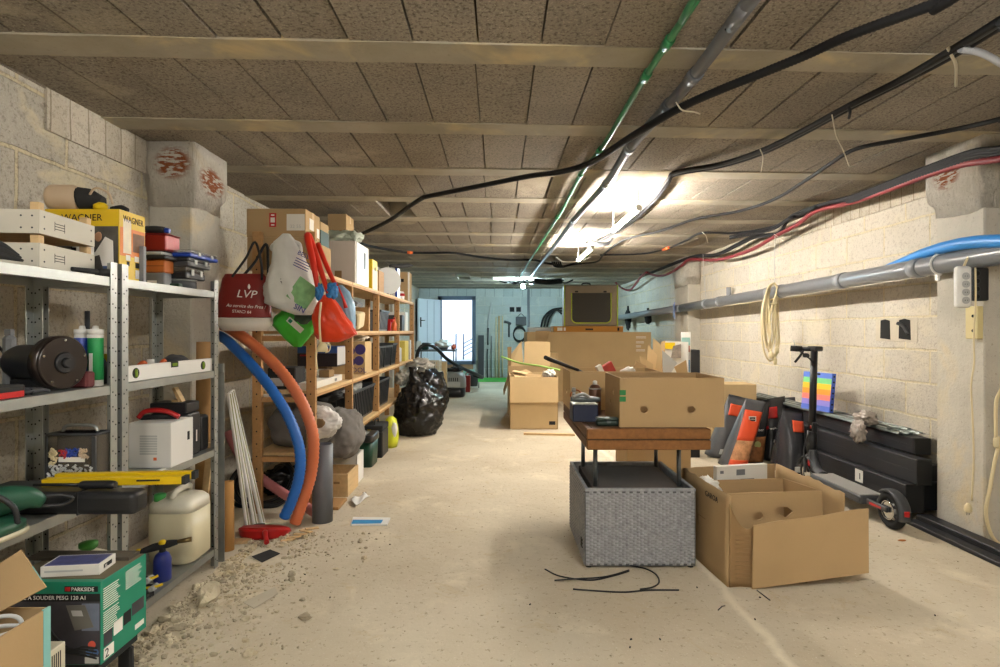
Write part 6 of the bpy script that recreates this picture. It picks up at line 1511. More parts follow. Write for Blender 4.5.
carton(P(530, 0, 8.2).x, P(558, 0, 8.2).x, 8.2, 8.5, 0, CH-(353-CY)*8.2/F, 'narrow cardboard box behind the tall carton flaps', M_card2, tape=False)
b = MB(M_pinel); b.bx(P(523, 0, 6.15).x, P(573, 0, 6.15).x, 6.0, 6.05, 0, .02); b.xf(Matrix.Translation((.5, 6.0, 0)) @ Matrix.Rotation(-.12, 4, 'Z') @ Matrix.Translation((-.5, -6.0, 0))); solo('wood_batten', b, 'thin wood batten on the floor before the overfilled carton', 'batten')
# -- very large carton with flat box and pet tent on top
YL = 8.9; xa, xb_ = P(527, 0, YL).x, P(651, 0, YL).x; zL = CH-(332-CY)*YL/F
t = Thing('cardboard_box', 'very large carton behind the low table with a tent on top', 'box')
b = MB(M_card2); b.bx(xa, xb_, YL, YL+1.0, 0, zL, .003); t.part('carton_body', b)
b = MB(M_inkw)
for (px_, py_, l_) in ((636, 337, 10), (636, 342, 8), (636, 346, 5), (636, 350, 9)):
    for k in range(2): q = P(px_, py_+k*1.2, YL-.001); b.bx(q.x, q.x+l_*YL/F, YL-.0012, YL, q.z, q.z+.008)
t.part('pale_print', b)
b = MB(M_cardin); b.quad([P(535.5, 331, YL-.002), P(550, 331, YL-.002), P(547, 341, YL-.05), P(535.5, 345, YL-.05)], .004); t.part('torn_flap', b)
t.done()
t = Thing('flat_carton', 'flat brown carton with print lying under the folded tent', 'box'); a, c = P(553, 332, YL+.1), P(622, 326, YL+.1)
b = MB(card('flat_brown', '#b5803f')); b.bx(a.x, c.x, YL+.02, YL+.55, zL+.001, zL+.09, .002); t.part('carton_body', b)
b = MB(M_paper); b.bx(a.x+.06, a.x+.14, YL+.019, YL+.02, zL+.02, zL+.07); b.bx(a.x+.16, a.x+.19, YL+.019, YL+.02, zL+.02, zL+.07); t.part('white_label', b) if False else t.part('white_label', b)
b = MB(M_ink); b.bx(a.x+.5, a.x+.62, YL+.018, YL+.02, zL+.03, zL+.055); b.bx(c.x-.09, c.x-.06, YL+.018, YL+.02, zL+.02, zL+.07); t.part('print', b); t.done()
b = MB(M_lgrey); a, c = P(528, 0, YL).x, P(551, 0, YL).x; b.bx(a, c, YL+.02, YL+.5, zL+.001, zL+.012); b.box(((a+c)/2, YL+.26, zL+.045), (c-a, .46, .06), (0, .0, 0), .01); solo('white_case', b, 'pale lid lying on the very large carton beside the flat carton', 'lid')
t = Thing('folding_pet_tent', 'brown fabric tent crate with mesh window and lime piping', 'pet tent')
M_tent = mat('tent_brown', '#8a7d68', .8, var=.08, bump=.1, bscale=30); M_mesh = mat('mesh_dark', '#3d3a34', .8, var=.12, scale=60); M_lime = mat('lime_piping', '#b9c93c', .5, var=.04)
Y_ = YL+.06; zb = zL+.0915; x0, x1 = P(564.5, 0, Y_).x, P(617.5, 0, Y_).x; zt = CH-(285-CY)*Y_/F
wx0, wx1 = P(571.5, 0, Y_).x, P(611, 0, Y_).x; wz1 = CH-(293-CY)*Y_/F; wz0 = CH-(323-CY)*Y_/F
b = MB(M_tent); b.bx(x0, x1, Y_, Y_+.35, zb, zt, .02, 2); t.part('tent_body', b)
b = MB(M_mesh); cr = .08; pts = [(wx0, wz1), (wx0, wz0+cr)]+[(wx0+cr-cr*math.cos(a), wz0+cr-cr*math.sin(a)) for a in (.4, .8, 1.2)]+[(wx0+cr, wz0), (wx1-cr, wz0)]+[(wx1-cr+cr*math.sin(a), wz0+cr-cr*math.cos(a)) for a in (.4, .8, 1.2)]+[(wx1, wz0+cr), (wx1, wz1)]
b.prism(pts, .004, TR(0, Y_-.004, 0)); t.part('mesh_window', b)
b = MB(M_lime); b.tube([Vector((x, Y_-.006, z)) for x, z in pts], .009, seg=8, sub=1); t.part('piping', b)
b = MB(M_lime); b.tube([(x1, Y_-.002, zb), (x1, Y_-.002, zt)], .010, sub=1); t.part('piping', b)
b = MB(M_lime); b.tube([(x0, Y_-.002, zb), (x0, Y_-.002, zt)], .010, sub=1); t.part('piping', b)
for px_ in (576.5, 605): b = MB(M_blackm); q = P(px_, 291.5, Y_); b.bx(q.x-.025, q.x+.025, Y_-.012, Y_, q.z-.015, q.z+.01, .003); t.part('toggle', b)
b = MB(M_blackm); q = P(587, 285, Y_); b.tube([(q.x-.07, Y_+.1, zt-.01), (q.x-.05, Y_+.1, zt+.03), (q.x+.05, Y_+.1, zt+.03), (q.x+.07, Y_+.1, zt-.01)], .01); t.part('handle', b); t.done()
# -- tall carton of waste behind the fruit boxes
YW = 4.2; xa, xb_ = .95, 1.42
t = Thing('cardboard_box', 'tall carton of waste cardboard standing behind the low table', 'box')
b = MB(M_card); zW = CH-(378-CY)*YW/F; b.bx(xa, xb_, YW, YW+.005, 0, zW); b.bx(xa, xb_, YW+.395, YW+.4, 0, zW); b.bx(xa, xa+.005, YW, YW+.4, 0, zW); b.bx(xb_-.005, xb_, YW, YW+.4, 0, zW); b.bx(xa, xb_, YW, YW+.4, 0, .005); t.part('carton_body', b); t.done()
b = MB(M_cardin); b.bx(.957, 1.413, YW+.007, YW+.393, .0055, .734); solo('cardboard_stack', b, 'dense stack of flattened cardboard filling the waste carton', 'cardboard')
def piece(pxs, Y, m, lab, name='cardboard_scrap', t_=.006, cat='cardboard scrap', tilt=.05, extra=None):
    t = Thing(name, lab, cat); b = MB(m); ps = []
    n_ = len(pxs)
    for i, (x_, y_) in enumerate(pxs): ps.append(P(x_, y_, Y))
    if n_ == 4: b.quad(ps, t_)
    t.part('sheet', b)
    if extra: extra(t, Y)
    t.done()
k_ = M_pap[2]
piece([(660.5, 374), (664.5, 374), (665, 340.5), (661, 342)], 4.45, k_, 'upright pale cardboard strip in the middle of the waste carton')
piece([(652, 376), (661, 376), (661, 345), (653, 338)], 4.40, M_card2, 'tall cardboard piece left of the upright pale strip')
piece([(646, 378), (654, 377), (657, 355), (648, 345)], 4.36, k_, 'cardboard piece standing second from left in waste carton')
piece([(641, 378), (652, 378), (653, 364), (640, 356)], 4.33, M_card2, 'low cardboard piece leaning left in the waste carton')
piece([(630, 377), (641, 378), (646, 366), (636, 361)], 4.30, M_card, 'brown cardboard flap at the left rim of waste carton')
def ex_mag(t, Y):
    b = MB(M_yellow); b.quad([P(664, 349, Y-.016), P(675, 349, Y-.016), P(675, 342.5, Y-.016), P(664, 342.5, Y-.016)], .001); t.part('yellow_print', b)
    b = MB(mat('photo_mix', '#8a7f74', .5, var=.6, scale=30)); b.quad([P(671, 358, Y-.020), P(681, 358, Y-.020), P(681, 344, Y-.020), P(673, 346, Y-.020)], .001); t.part('photo_print', b)
piece([(663, 376), (688, 376), (688, 342), (663, 341)], 4.52, M_paper, 'colourful magazine pages standing in the waste carton', 'magazine', .01, 'magazine', extra=ex_mag)
def ex_leaf(t, Y):
    b = MB(mat('teal_photo', '#8db3ad', .5, var=.3, scale=20)); b.quad([P(681.5, 345, Y-.012), P(690, 345, Y-.012), P(690, 337.5, Y-.012), P(681.5, 337.5, Y-.012)], .001); t.part('teal_print', b)
    b = MB(mat('pink_photo', '#c98d80', .5, var=.4, scale=20)); b.quad([P(682, 352, Y-.012), P(690, 352, Y-.012), P(690, 345.5, Y-.012), P(682, 345.5, Y-.012)], .001); t.part('pink_print', b)
    b = MB(mat('blue_photo', '#6f93b5', .5, var=.4, scale=20)); b.quad([P(682, 372, Y-.012), P(690, 372, Y-.012), P(690, 360, Y-.012), P(682, 360, Y-.012)], .001); t.part('blue_print', b)
    b = MB(M_inkw); b.text('Livres', face_front(*P(682, 336.5, Y-.002)), .035, .0004); b.bm.free()
piece([(681, 377), (690.5, 377), (690.5, 332), (681, 332)], 4.56, M_white, 'tall brochure with teal picture at right of waste carton', 'brochure', .008, 'brochure', extra=ex_leaf)
piece([(663, 377), (668, 377), (677, 363), (662, 350)], 4.28, M_lgrey, 'folded grey leaflet in front of the magazine pages', 'leaflet', .006, 'leaflet')
piece([(674, 367), (679, 378), (688, 378), (686, 360)], 4.27, M_cardin, 'small folded cardboard corner at right of the waste carton')
b = MB(M_blackm); b.tube([P(664, 342, 4.57), P(670, 339, 4.57), P(678, 339, 4.57), P(682, 342, 4.57)], .008); b.bm.free()
carton(P(690, 0, 4.9).x+.02, P(702, 0, 4.9).x, 4.95, 5.1, 0, CH-(350-CY)*4.9/F, 'black box standing right of the waste carton', M_blackm, tape=False, name='black_box')
carton(1.95, 2.345, 5.17, 5.45, 0, CH-(384-CY)*5.2/F, 'cardboard box at the right wall behind the charcoal bags', M_card2, tape=False)

# -- large torn open carton on the right
t = Thing('open_carton', 'large torn open carton lying right of the wicker box', 'box')
A = Vector((.992, 2.449, 0)); B = Vector((.945, 2.93, 0)); Cc = Vector((1.48, 3.05, 0)); D = Vector((1.545, 2.56, 0))
up = lambda p, z: Vector((p.x, p.y, z)); H = .39
def panel(p, q, h0, h1, t_=.006, m=M_card, jag=0, seed=0, nm='side_panel', lean=0):
    rs = random.Random(seed); n_ = 14; d = (q-p); nrm = Vector((-d.y, d.x, 0)).normalized()
    def f(u, v):
        w_ = p+d*u; hh = h0*(1-u)+h1*u+(rs.random()-.5)*0
        return Vector((w_.x, w_.y, 0))+nrm*(lean*v*v+.004*math.sin(u*5+seed)*v)+Vector((0, 0, v*(hh+jag*noise.noise(Vector((u*9, seed, 0))))))
    b = MB(m); b.sheet(f, n_, 8, t_); return b
t.part('side_panel', panel(B, A, H+.005, H, jag=.012, seed=1, lean=.012))
t.part('side_panel', panel(Cc, B, H, H+.005, jag=.006, seed=2))
t.part('side_panel', panel(D, Cc, H-.02, H, jag=.02, seed=3, lean=-.01))
b = MB(M_card3); E = Vector((1.10, 2.445, 0)); b.bm.free()
M_str = card('striped_card', '#8f7350')
def rp(u, v):
    w_ = A.lerp(E, u); hz = (.36*(1-u)**1.5+.27*u) ; return Vector((w_.x, w_.y+.01*math.sin(u*3), v*hz))
b = MB(M_str); b.sheet(rp, 10, 10, .006)
for k in range(11): b.use(M_card3); q0 = A.lerp(E, .3); z = .04+.018*k; b.tube([A.lerp(E, .25)+Vector((0, -.002, z)), A.lerp(E, .95)+Vector((0, -.002+.01*math.sin(2.85), z))], .0012, seg=4, sub=1)
t.part('front_panel', b)
b = MB(M_card); b.quad([A+Vector((0, .01, .001)), E+Vector((0, .01, .001)), D+Vector((0, .0, .001)), Cc+Vector((0, 0, .001))], .004) ; b.quad([A+Vector((0, .01, .001)), D+Vector((0, 0, .001)), Cc+Vector((0, 0, .001)), B+Vector((0, 0, .001))], .004); t.part('bottom_panel', b)
p0, p1, p2, p3 = P(751.5, 589, 2.425), P(868, 572.6, 2.46), P(867.5, 508.5, 2.50), P(753, 525.5, 2.425)
p0.z = max(p0.z, .004)
def fl_(u, v): return (p0*(1-u)+p1*u)*(1-v)+(p3*(1-u)+p2*u)*v+Vector((0, .006*math.sin(u*PI)*v, .003*math.sin(u*9)*v))
b = MB(M_card); b.sheet(fl_, 14, 6, .006, smooth=False); t.part('front_flap', b)
# writing on the torn side
b = MB(M_ink)
Mw = Matrix.Translation(up(B.lerp(A, .62), H-.075)+Vector((.0, 0, 0)))
d_ = (A-B).normalized(); 
Ms = Matrix(((d_.x, -d_.y*-1, 0, 0), (d_.y, d_.x, 0, 0), (0, 0, 1, 0), (0, 0, 0, 1)))
b.bm.free()
b = MB(M_ink); q = B.lerp(A, .60); ang = math.atan2(d_.y, d_.x); Mt = TR(q.x-.004, q.y, H-.05, ang); b.text('GAROA', Mt @ TR(0, -.010, 0), .035, .0006); t.part('lettering', b)
b = MB(M_card3)
for (u0, u1, z0_, z1_) in ((.05, .35, .06, .2), (.4, .8, .10, .22)):
    for (ua, ub, za, zb_) in ((u0, u1, z0_, z0_+.004), (u0, u1, z1_, z1_+.004), (u0, u0+.01, z0_, z1_), (u1-.01, u1, z0_, z1_)):
        a_, c_ = B.lerp(A, ua), B.lerp(A, ub); b.quad([up(a_, za)+Vector((-.0025, 0, 0)), up(c_, za)+Vector((-.0025, 0, 0)), up(c_, zb_)+Vector((-.0025, 0, 0)), up(a_, zb_)+Vector((-.0025, 0, 0))], .001)
t.part('printed_lines', b)
t.done()
# fruit carton inside it
bw = .47
banana('fruit_carton', TR(1.035, 2.58, .12, .10, -.06), bw, .30, .24, 'cardboard fruit box dropped inside the large torn carton',
       fronth=([(.235, .155), (.255, .175), (.30, .17), (.325, .15), (.29, .125), (.255, .14)], circ(.155, .135, .024, 14, .018), circ(.34, .075, .02, 14, .014)), sideh=(circ(.15, .15, .022, 10, .016),))
t = Thing('white_label_box', 'white printed flap box at the back of the large torn carton', 'box')
b = MB(M_paper); b.box((1.27, 2.985, .33), (.30, .03, .14), (0, 0, .22), .002); t.part('carton_body', b)
b = MB(M_grey); Mz = TR(1.27, 2.985, .33, .22); b.box(Mz @ Vector((-.01, -.016, .035)), (.05, .001, .03), (0, 0, .22)); b.box(Mz @ Vector((-.12, -.016, .04)), (.02, .001, .015), (0, 0, .22)); b.box(Mz @ Vector((.03, -.016, -.01)), (.08, .001, .02), (0, 0, .22)); t.part('print', b); t.done()
b = MB(M_paper); b.blob((1.055, 2.90, .30), (.07, .07, .05), amp=.3, sub=4, ridg=.5, seed=4); solo('crumpled_paper', b, 'crumpled white paper at the back of the large torn carton', 'paper')
t = Thing('book', 'black book with white title wedged inside the torn carton', 'book'); Mb = TR(1.06, 2.50, .17, 0, 0, -.5)
b = MB(M_ink); b.box((0, 0, 0), (.03, .02, .13)); b.xf(Mb); t.part('cover', b); b = MB(M_inkw); b.box((0, -.0106, .01), (.012, .001, .04)); b.xf(Mb); t.part('title', b); t.done()
b = MB(M_yellow); b.box((.945, 3.07, .31), (.03, .08, .012), (0, 0, .9)); b.bm.free()
# rods on the floor
M_rod = mat('black_rubber', '#1b1b1b', .5)
for i, (pts, lab) in enumerate((([(545, 570), (560, 577), (590, 581), (612, 577), (629, 572)], 'thin black rod on floor crossing over the others'), ([(554.5, 583), (575, 581.5), (600, 580), (615, 577), (629, 572.5)], 'thin black rod on floor at left, lying nearly straight'),
        ([(573, 590), (600, 592), (625, 593), (650, 591), (679, 591)], 'thin black rod on floor nearest the camera'), ([(630, 568), (645, 571), (656, 577), (659, 585), (652, 590), (640, 592)], 'thin black rod on floor curving towards the wicker box'))):
    b = MB(M_rod); b.tube([PZ(x_, y_, 0)+Vector((0, 0, .004+.0075*(i % 2))) for x_, y_ in pts], .0035, seg=6); solo('black_rod', b, lab, 'rod', 'loose rods on the floor')
b = MB(M_rod); b.tube([PZ(757, 591, 0)+Vector((0, 0, .003)), PZ(770, 601, 0)+Vector((0, 0, .003))], .0025, seg=6); solo('black_stick', b, 'short black stick on the floor under the torn carton flap', 'stick')
# ================================================================= RIGHT WALL
def wpipe(name, pts, r, m, lab, cat='pipe', seg=16, **kw):
    b = MB(m); b.tube(pts, r, seg=seg, **kw); return solo(name, b, lab, cat)
# big drain pipe
t = Thing('drain_pipe', 'long thick grey plastic drain pipe running along the right wall', 'pipe')
XPp = 2.44
b = MB(mat('pvc_shiny', '#75787c', .28, var=.04)); pa = Vector((XPp, -1.55, 1.535)); pb = Vector((XPp, 7.55, 1.405)); 
b.cyl(pa, pb, .052, seg=28); pc = Vector((XPp+.02, 13.0, 1.36)); b.cyl(pb, pc, .050, seg=24); t.part('pipe_wall', b)
for f in (.53, .61, .707, .73, .854, .90):
    b = MB(M_pvc); q = pa.lerp(pb, f); d = (pb-pa).normalized(); b.cyl(q, q+d*.07, .057, seg=28); t.part('coupling', b)
for f in (.30,):
    b = MB(M_white); q = PX(941, 270, XPp); k = (q.y-pa.y)/(pb.y-pa.y); q = pa.lerp(pb, k); b.tube([q+Vector((-.057*math.cos(a), 0, .057*math.sin(a))) for a in [i*.35-1.6 for i in range(11)]], .006, seg=6, sub=2); b.box(q+Vector((-.02, 0, .075)), (.014, .02, .03)); b.box(q+Vector((-.02, 0, -.075)), (.014, .02, .03)); t.part('clip', b)
b = MB(M_ink); q = PX(916, 275, XPp); k = (q.y-pa.y)/(pb.y-pa.y); q = pa.lerp(pb, k); b.tube([q+Vector((-.0545*math.cos(a), 0, .0545*math.sin(a))) for a in [i*.35-1.4 for i in range(9)]], .002, seg=5, sub=2); t.part('tie', b)
t.done()
b = MB(M_pvc); q = PX(727, 298, 2.62); b.cyl((2.64, q.y, 1.42), (2.64, q.y, 1.60), .028, seg=18); solo('vent_stub', b, 'short grey pipe stub rising behind the drain pipe', 'pipe')
M_bh2 = mat('blue_hose_bright', '#2f86d2', .4, var=.04)
b = MB(M_bh2); pts = [PX(1030, 240, 2.40), PX(1000, 241, 2.40), PX(975, 242, 2.41), PX(950, 246, 2.42), PX(925, 253, 2.45), PX(905, 261, 2.50), PX(888, 267.5, 2.56), PX(872, 274, 2.62)]
b.tube(pts, [.032, .032, .032, .031, .029, .027, .022, .014], seg=18); solo('blue_hose', b, 'bright blue hose lying over the grey drain pipe', 'hose')
# power strips on the pilaster
t = Thing('power_strip', 'white four-socket power strip hanging from the grey drain pipe', 'power strip')
Xs = 2.36; q0 = PX(962, 270, Xs); y0 = q0.y
def onp(px_, py_): return Vector(((px_-CX)*y0/F, y0, CH-(py_-CY)*y0/F))
a, c = onp(955, 308), onp(970, 266)
b = MB(M_white); b.bx(a.x, c.x, y0-.02, y0+.02, a.z, c.z, .018, 4); t.part('strip_body', b)
for py_ in (276.5, 284.5, 292.5, 300.5):
    b = MB(M_lgrey); q = onp(962.5, py_); b.cyl(q+Vector((0, -.0205, 0)), q+Vector((0, -.024, 0)), .0185, seg=22); k = t.part('socket', b)
    b = MB(M_hole)
    for s_ in (-.006, .006): b.cyl(q+Vector((s_, -.0242, 0)), q+Vector((s_, -.0246, 0)), .0022, seg=8)
    t.part('pin_holes', b, k)
t.done()
t = Thing('power_strip', 'black four-socket power strip hanging beside the white one', 'power strip')
a, c = onp(971.5, 301), onp(985.5, 268)
b = MB(M_black); b.bx(a.x, c.x, y0-.024, y0+.012, a.z, c.z, .008, 2); t.part('strip_body', b)
for py_ in (274, 281.5, 289.5, 297):
    b = MB(M_dgrey); q = onp(973.5, py_); b.cyl(q+Vector((-.004, -.0245, 0)), q+Vector((-.004, -.029, 0)), .015, seg=18); k = t.part('socket', b)
    b = MB(M_hole); b.cyl(q+Vector((-.004, -.0292, 0)), q+Vector((-.004, -.0296, 0)), .012, seg=18); t.part('recess', b, k)
t.done()
t = Thing('junction_socket', 'cream double socket mounted lower on the right pilaster', 'socket')
q = Vector((2.478, 3.0, 0)); ya = F*2.478/(985-CX); 
def pil(px_, py_, X=2.492): return PX(px_, py_, X)
a, c = pil(983.5, 339), pil(971, 306)
b = MB(mat('cream_socket', '#cfc08c', .5, var=.04)); b.bx(2.46, 2.493, a.y, c.y, a.z, CH-(306-CY)*a.y/F, .004); t.part('socket_body', b)
for z_ in (.25, .7): b = MB(M_hole); zz_ = a.z+(CH-(306-CY)*a.y/F-a.z)*z_; b.cyl((2.4595, a.y+.025, zz_), (2.457, a.y+.025, zz_), .008, seg=12); t.part('pin_hole', b)
t.done()
# cords
def cord(pts, r, m, lab, name='electric_cable', cat='cord'): b = MB(m); b.tube(pts, r, seg=8); solo(name, b, lab, cat)
yc = y0-.0
cord([onp(964, 266), onp(968, 258), onp(976, 250), onp(985, 246.5), onp(996, 247)+Vector((0, -.05, .0)), onp(1010, 250)+Vector((0, -.1, 0))], .006, M_cream, 'cream cord looping over the grey drain pipe to the white strip')
cord([onp(977, 268), onp(974, 258), onp(978, 250), onp(988, 247.5)+Vector((0, -.03, 0)), onp(1012, 252)+Vector((0, -.1, 0))], .007, M_blackm, 'black cord looping over the grey drain pipe to the black strip')
cord([onp(979, 268)+Vector((0, -.01, 0)), onp(980, 258)+Vector((0, -.04, 0)), onp(985, 263)+Vector((0, -.05, 0)), onp(1010, 266)+Vector((0, -.12, 0))], .005, M_dgrey, 'dark grey cord hanging across the front of the drain pipe')
cord([onp(970.5, 268)+Vector((0, -.03, 0)), onp(970.7, 300)+Vector((0, -.03, 0)), onp(970.5, 335)+Vector((0, -.02, 0)), onp(972.5, 362)+Vector((0, -.01, 0)), onp(969.5, 385)+Vector((0, -.01, 0)), onp(971, 420)+Vector((0, -.01, 0)), onp(972, 460)+Vector((0, -.01, 0)), onp(970, 500)+Vector((0, -.01, 0))], .0042, M_cream, 'long cream cord hanging down the right pilaster to a plug')
t = Thing('hanging_plug', 'cream plug at the end of the cord hanging on the right pilaster', 'plug'); q = onp(968, 508)
b = MB(M_cream); b.lathe(q+Vector((0, 0, -.02)), [(.014, 0), (.018, .01), (.016, .03), (.006, .045), (0, .046)], 16); t.part('plug_body', b); b = MB(M_chrome); b.cyl(q+Vector((-.006, 0, -.035)), q+Vector((-.006, 0, -.02)), .002, seg=8); b.cyl(q+Vector((.006, 0, -.035)), q+Vector((.006, 0, -.02)), .002, seg=8); t.part('pins', b); t.done()
Yw = 2.86
cord([P(1014, 368, Yw), P(1000, 392, Yw), P(996, 405, Yw), P(996, 440, Yw)], .008, M_cream, 'thick cream cord at the right edge above an inline plug')
t = Thing('inline_connector', 'cream inline connector on the thick cord at right edge', 'connector'); q = P(997, 442, Yw); b = MB(M_cream); b.lathe(q+Vector((0, 0, -.03)), [(.010, 0), (.016, .01), (.016, .045), (.009, .058), (0, .06)], 14); t.part('connector_body', b); t.done()
cord([P(998, 448, Yw), P(994, 465, Yw), P(990, 488, Yw), P(986, 510, Yw), P(989, 528, Yw), P(996, 541, Yw), P(1010, 548, Yw)], .008, M_cream, 'thick cream cord at the right edge below the inline connector')
# cream cable coil on the wall
t = Thing('hanging_cable', 'cream extension cable hanging in loops from the drain pipe', 'cable')
Xh = 2.34; hy = PX(771, 300, Xh).y
def H_(px_, py_, d=0): return P(px_, py_, hy+d)
b = MB(M_cream)
for k, (xl, xr, yb_) in enumerate(((763, 771, 348), (765, 774, 352), (769, 777, 358), (762, 779, 361), (767, 776, 344))):
    b.tube([H_(774, 283, .01*k), H_(768+k*.5, 288, .01*k), H_(xl, 310, .008*k), H_(xl+1, yb_-14, .008*k), H_((xl+xr)/2, yb_, .008*k), H_(xr-.5, yb_-14, .008*k), H_(xr-1, 315, .008*k), H_(777, 290, .01*k), H_(774.5, 283, .01*k)], .0085, seg=7)
b.tube([H_(768, 300, .05), H_(776, 299, .05), H_(777, 303, .0), H_(768, 304, -.005)], .006, seg=6); t.part('cable', b)
for (px_, py_, r_) in ((771, 355, .02), (777, 350, .018), (775, 361, .017)): b = MB(M_cream); q = H_(px_, py_, -.02); b.lathe(q-Vector((0, 0, .03)), [(.012, 0), (r_, .012), (r_, .045), (.007, .06), (0, .061)], 12); t.part('plug', b)
t.done()
cord([PX(775, 283, 2.42), PX(774.5, 262, 2.42), PX(775, 236, 2.42)], .003, M_lgrey, 'thin wire holding the cream cable hank to the ceiling cables', 'wire', 'wire')
cord([PX(703, 254, 2.42), PX(704, 275, 2.42), PX(706, 300, 2.42)], .003, M_lgrey, 'thin wire hanging from the red conduit above the drain pipe', 'wire', 'wire')
b = MB(mat('blue_rag', '#8fa6d8', .7, var=.08)); q = PX(674, 305, 2.37); b.sheet(lambda u, v: q+Vector((-.004+.05*math.sin(u*2)*.3, -.06+.12*u, .02-.20*v+.02*math.sin(u*6+v*3))), 10, 10, .004); solo('hanging_rag', b, 'pale blue rag hanging over the far drain pipe', 'rag')
# dark things at the far right wall
for (px_, py0, py1, w_, lab) in ((628, 310, 330, .05, 'black hose tangle hanging at the far right wall'), (648, 312, 324, .07, 'black bag hanging on the far drain pipe')):
    q = PX(px_, py0, 2.56); b = MB(M_blackm); b.blob((2.56, q.y, CH-((py0+py1)/2-CY)*q.y/F), (.05, .12, .5*(py1-py0)*q.y/F), amp=.3, sub=4, ridg=.4, seed=px_); b.tube([(2.56, q.y, CH-(py0-4-CY)*q.y/F), (2.56, q.y, CH-(py1-CY)*q.y/F)], .02); solo('hanging_bag', b, lab, 'bag')
b = MB(M_dgrey); q = PX(681, 292, 2.415); b.bx(2.36, 2.419, q.y-.10, q.y+.10, 1.58, 1.95, .02); b.bm.free()
# recessed double boxes in the wall
def recess(pxa, pxb, pya, pyb, lab, ops, xx=XR):
    a = PX(pxa, pya, xx); c = PX(pxb, pyb, xx); zt, zb_ = a.z, CH-(pyb-CY)*c.y/F
    t = Thing('electrical_box', lab, 'electrical box')
    b = MB(mat('mortar_patch', '#c2b9a6', .95, var=.1, bump=.5)); b.bx(xx-.004, xx-.0005, c.y, a.y, zb_, zt, .002); t.part('mortar_patch', b)
    for (p0_, p1_) in ops:
        ya, yb_ = F*xx/(p1_-CX), F*xx/(p0_-CX); b = MB(M_hole)
        b.loft([[Vector((xx_, ya, zb_+.012)), Vector((xx_, yb_, zb_+.02)), Vector((xx_, yb_-.004, zt-.015)), Vector((xx_, (ya+yb_)/2, zt-.008)), Vector((xx_, ya+.005, zt-.018))] for xx_ in (xx-.0062, xx-.0042)], True, False); t.part('dark_opening', b)
    t.done()
recess(876, 918, 318.5, 342, 'pair of dark open electrical boxes in the right wall', ((881, 891), (899.5, 911.5)))
b = MB(M_dgrey); b.tube([PX(897, 323, 2.66), PX(903, 326, 2.68), PX(908, 334, 2.695)], .012, seg=8); solo('conduit_end', b, 'dark conduit end poking out of the wall boxes', 'conduit')
recess(691, 700, 323, 334, 'small pair of dark openings in the right wall beyond the cable hank', ((692, 694.5), (696.5, 698.5)))
# plaster/pitted patch near far pilaster
# ---- dark beams stacked along the wall
M_beamd = mat('dark_profile', '#2c2d30', .45, .2, var=.08); M_bcap = mat('black_cap', '#131415', .5)
def beam(x0, x1, y0, y1, z0, z1, lab, cap=True, hooks=False):
    t = Thing('dark_beam', lab, 'beam', 'dark hollow beams along the right wall'); b = MB(M_beamd); b.bx(x0, x1, y0+.012, y1, z0, z1, .004); b.bx(x0-.001, x0+.002, y0+.02, y1-.02, (z0+z1)/2-.004, (z0+z1)/2+.004); t.part('beam_body', b)
    if cap:
        b = MB(M_bcap); e = .008 if hooks else 0; b.bx(x0-e, x1, y0, y0+.0118, z0-e*0, z1+e*.6, .003); t.part('end_cap', b)
    t.done()
def zat(py_, Y): return CH-(py_-CY)*Y/F
beam(2.37, 2.47, 3.30, 5.6, .045, .206, 'lowest dark beam at the wall, with wide black end cap', hooks=True)
beam(2.42, 2.50, 3.28, 5.6, .209, .355, 'dark beam second up from the floor, with tall black end cap', hooks=True)
beam(2.51, 2.64, 3.38, 5.7, .209, .30, 'dark beam squeezed against wall behind the second one') 
beam(2.50, 2.60, 3.42, 5.7, .357, .455, 'topmost dark beam, shorter at its near end')
b = MB(M_beamd); b.bx(2.52, 2.68, 3.45, 5.7, .0, .207, .004); b.bm.free()
t = Thing('timber_block', 'dark bearer under the stacked beams', 'bearer')
for y_ in (3.6, 4.6, 5.3): b = MB(M_blackm); b.bx(2.38, 2.64, y_, y_+.06, 0, .044); t.part('bearer', b)
t.done()
t = Thing('wall_bracket_beam', 'dark hollow beam lying behind the lowest one', 'beam'); b = MB(M_beamd); b.bx(2.475, 2.66, 3.36, 5.6, .045, .206, .004); t.part('beam_body', b); b = MB(M_bcap); b.bx(2.475, 2.66, 3.348, 3.359, .045, .206, .003); t.part('end_cap', b); t.done()
b = MB(M_paper); b.bx(2.3675, 2.3695, 3.70, 3.78, .11, .19); b.use(M_ink); b.bx(2.3668, 2.3674, 3.725, 3.735, .13, .17); solo('paper_label', b, 'white paper label stuck on the lowest dark beam', 'label')
# corrugated sheets on top
t = Thing('corrugated_sheet', 'grey corrugated metal sheets lying on top of the dark beams', 'metal sheet')
M_sheet = mat('sheet_grey', '#6f7672', .35, .6, var=.08)
for k in range(2):
    b = MB(M_sheet)
    def f(u, v, k=k):
        x = 2.47+.19*v; y = 3.52+.1*k+u*2.1; z = .463+.008*k+.012*(1 if math.sin(v*2*PI*3) > .2 else (-.0 if math.sin(v*2*PI*3) > -.2 else -.0)); return Vector((x, y, z))
    b.sheet(f, 4, 36, .002, smooth=False); t.part('sheet', b)
t.done()
b = MB(mat('clear_wrap', '#b8aca0', .2, var=.15, trans=.35, scale=20)); q = PX(864, 437, 2.44); b.blob((2.455, q.y, .52), (.06, .07, .045), amp=.35, sub=4, ridg=.6, seed=2); b.blob((2.40, q.y, .43), (.022, .075, .075), amp=.35, sub=4, ridg=.6, seed=5); solo('clear_wrap', b, 'crumpled clear plastic wrap on the corrugated sheets', 'plastic wrap')
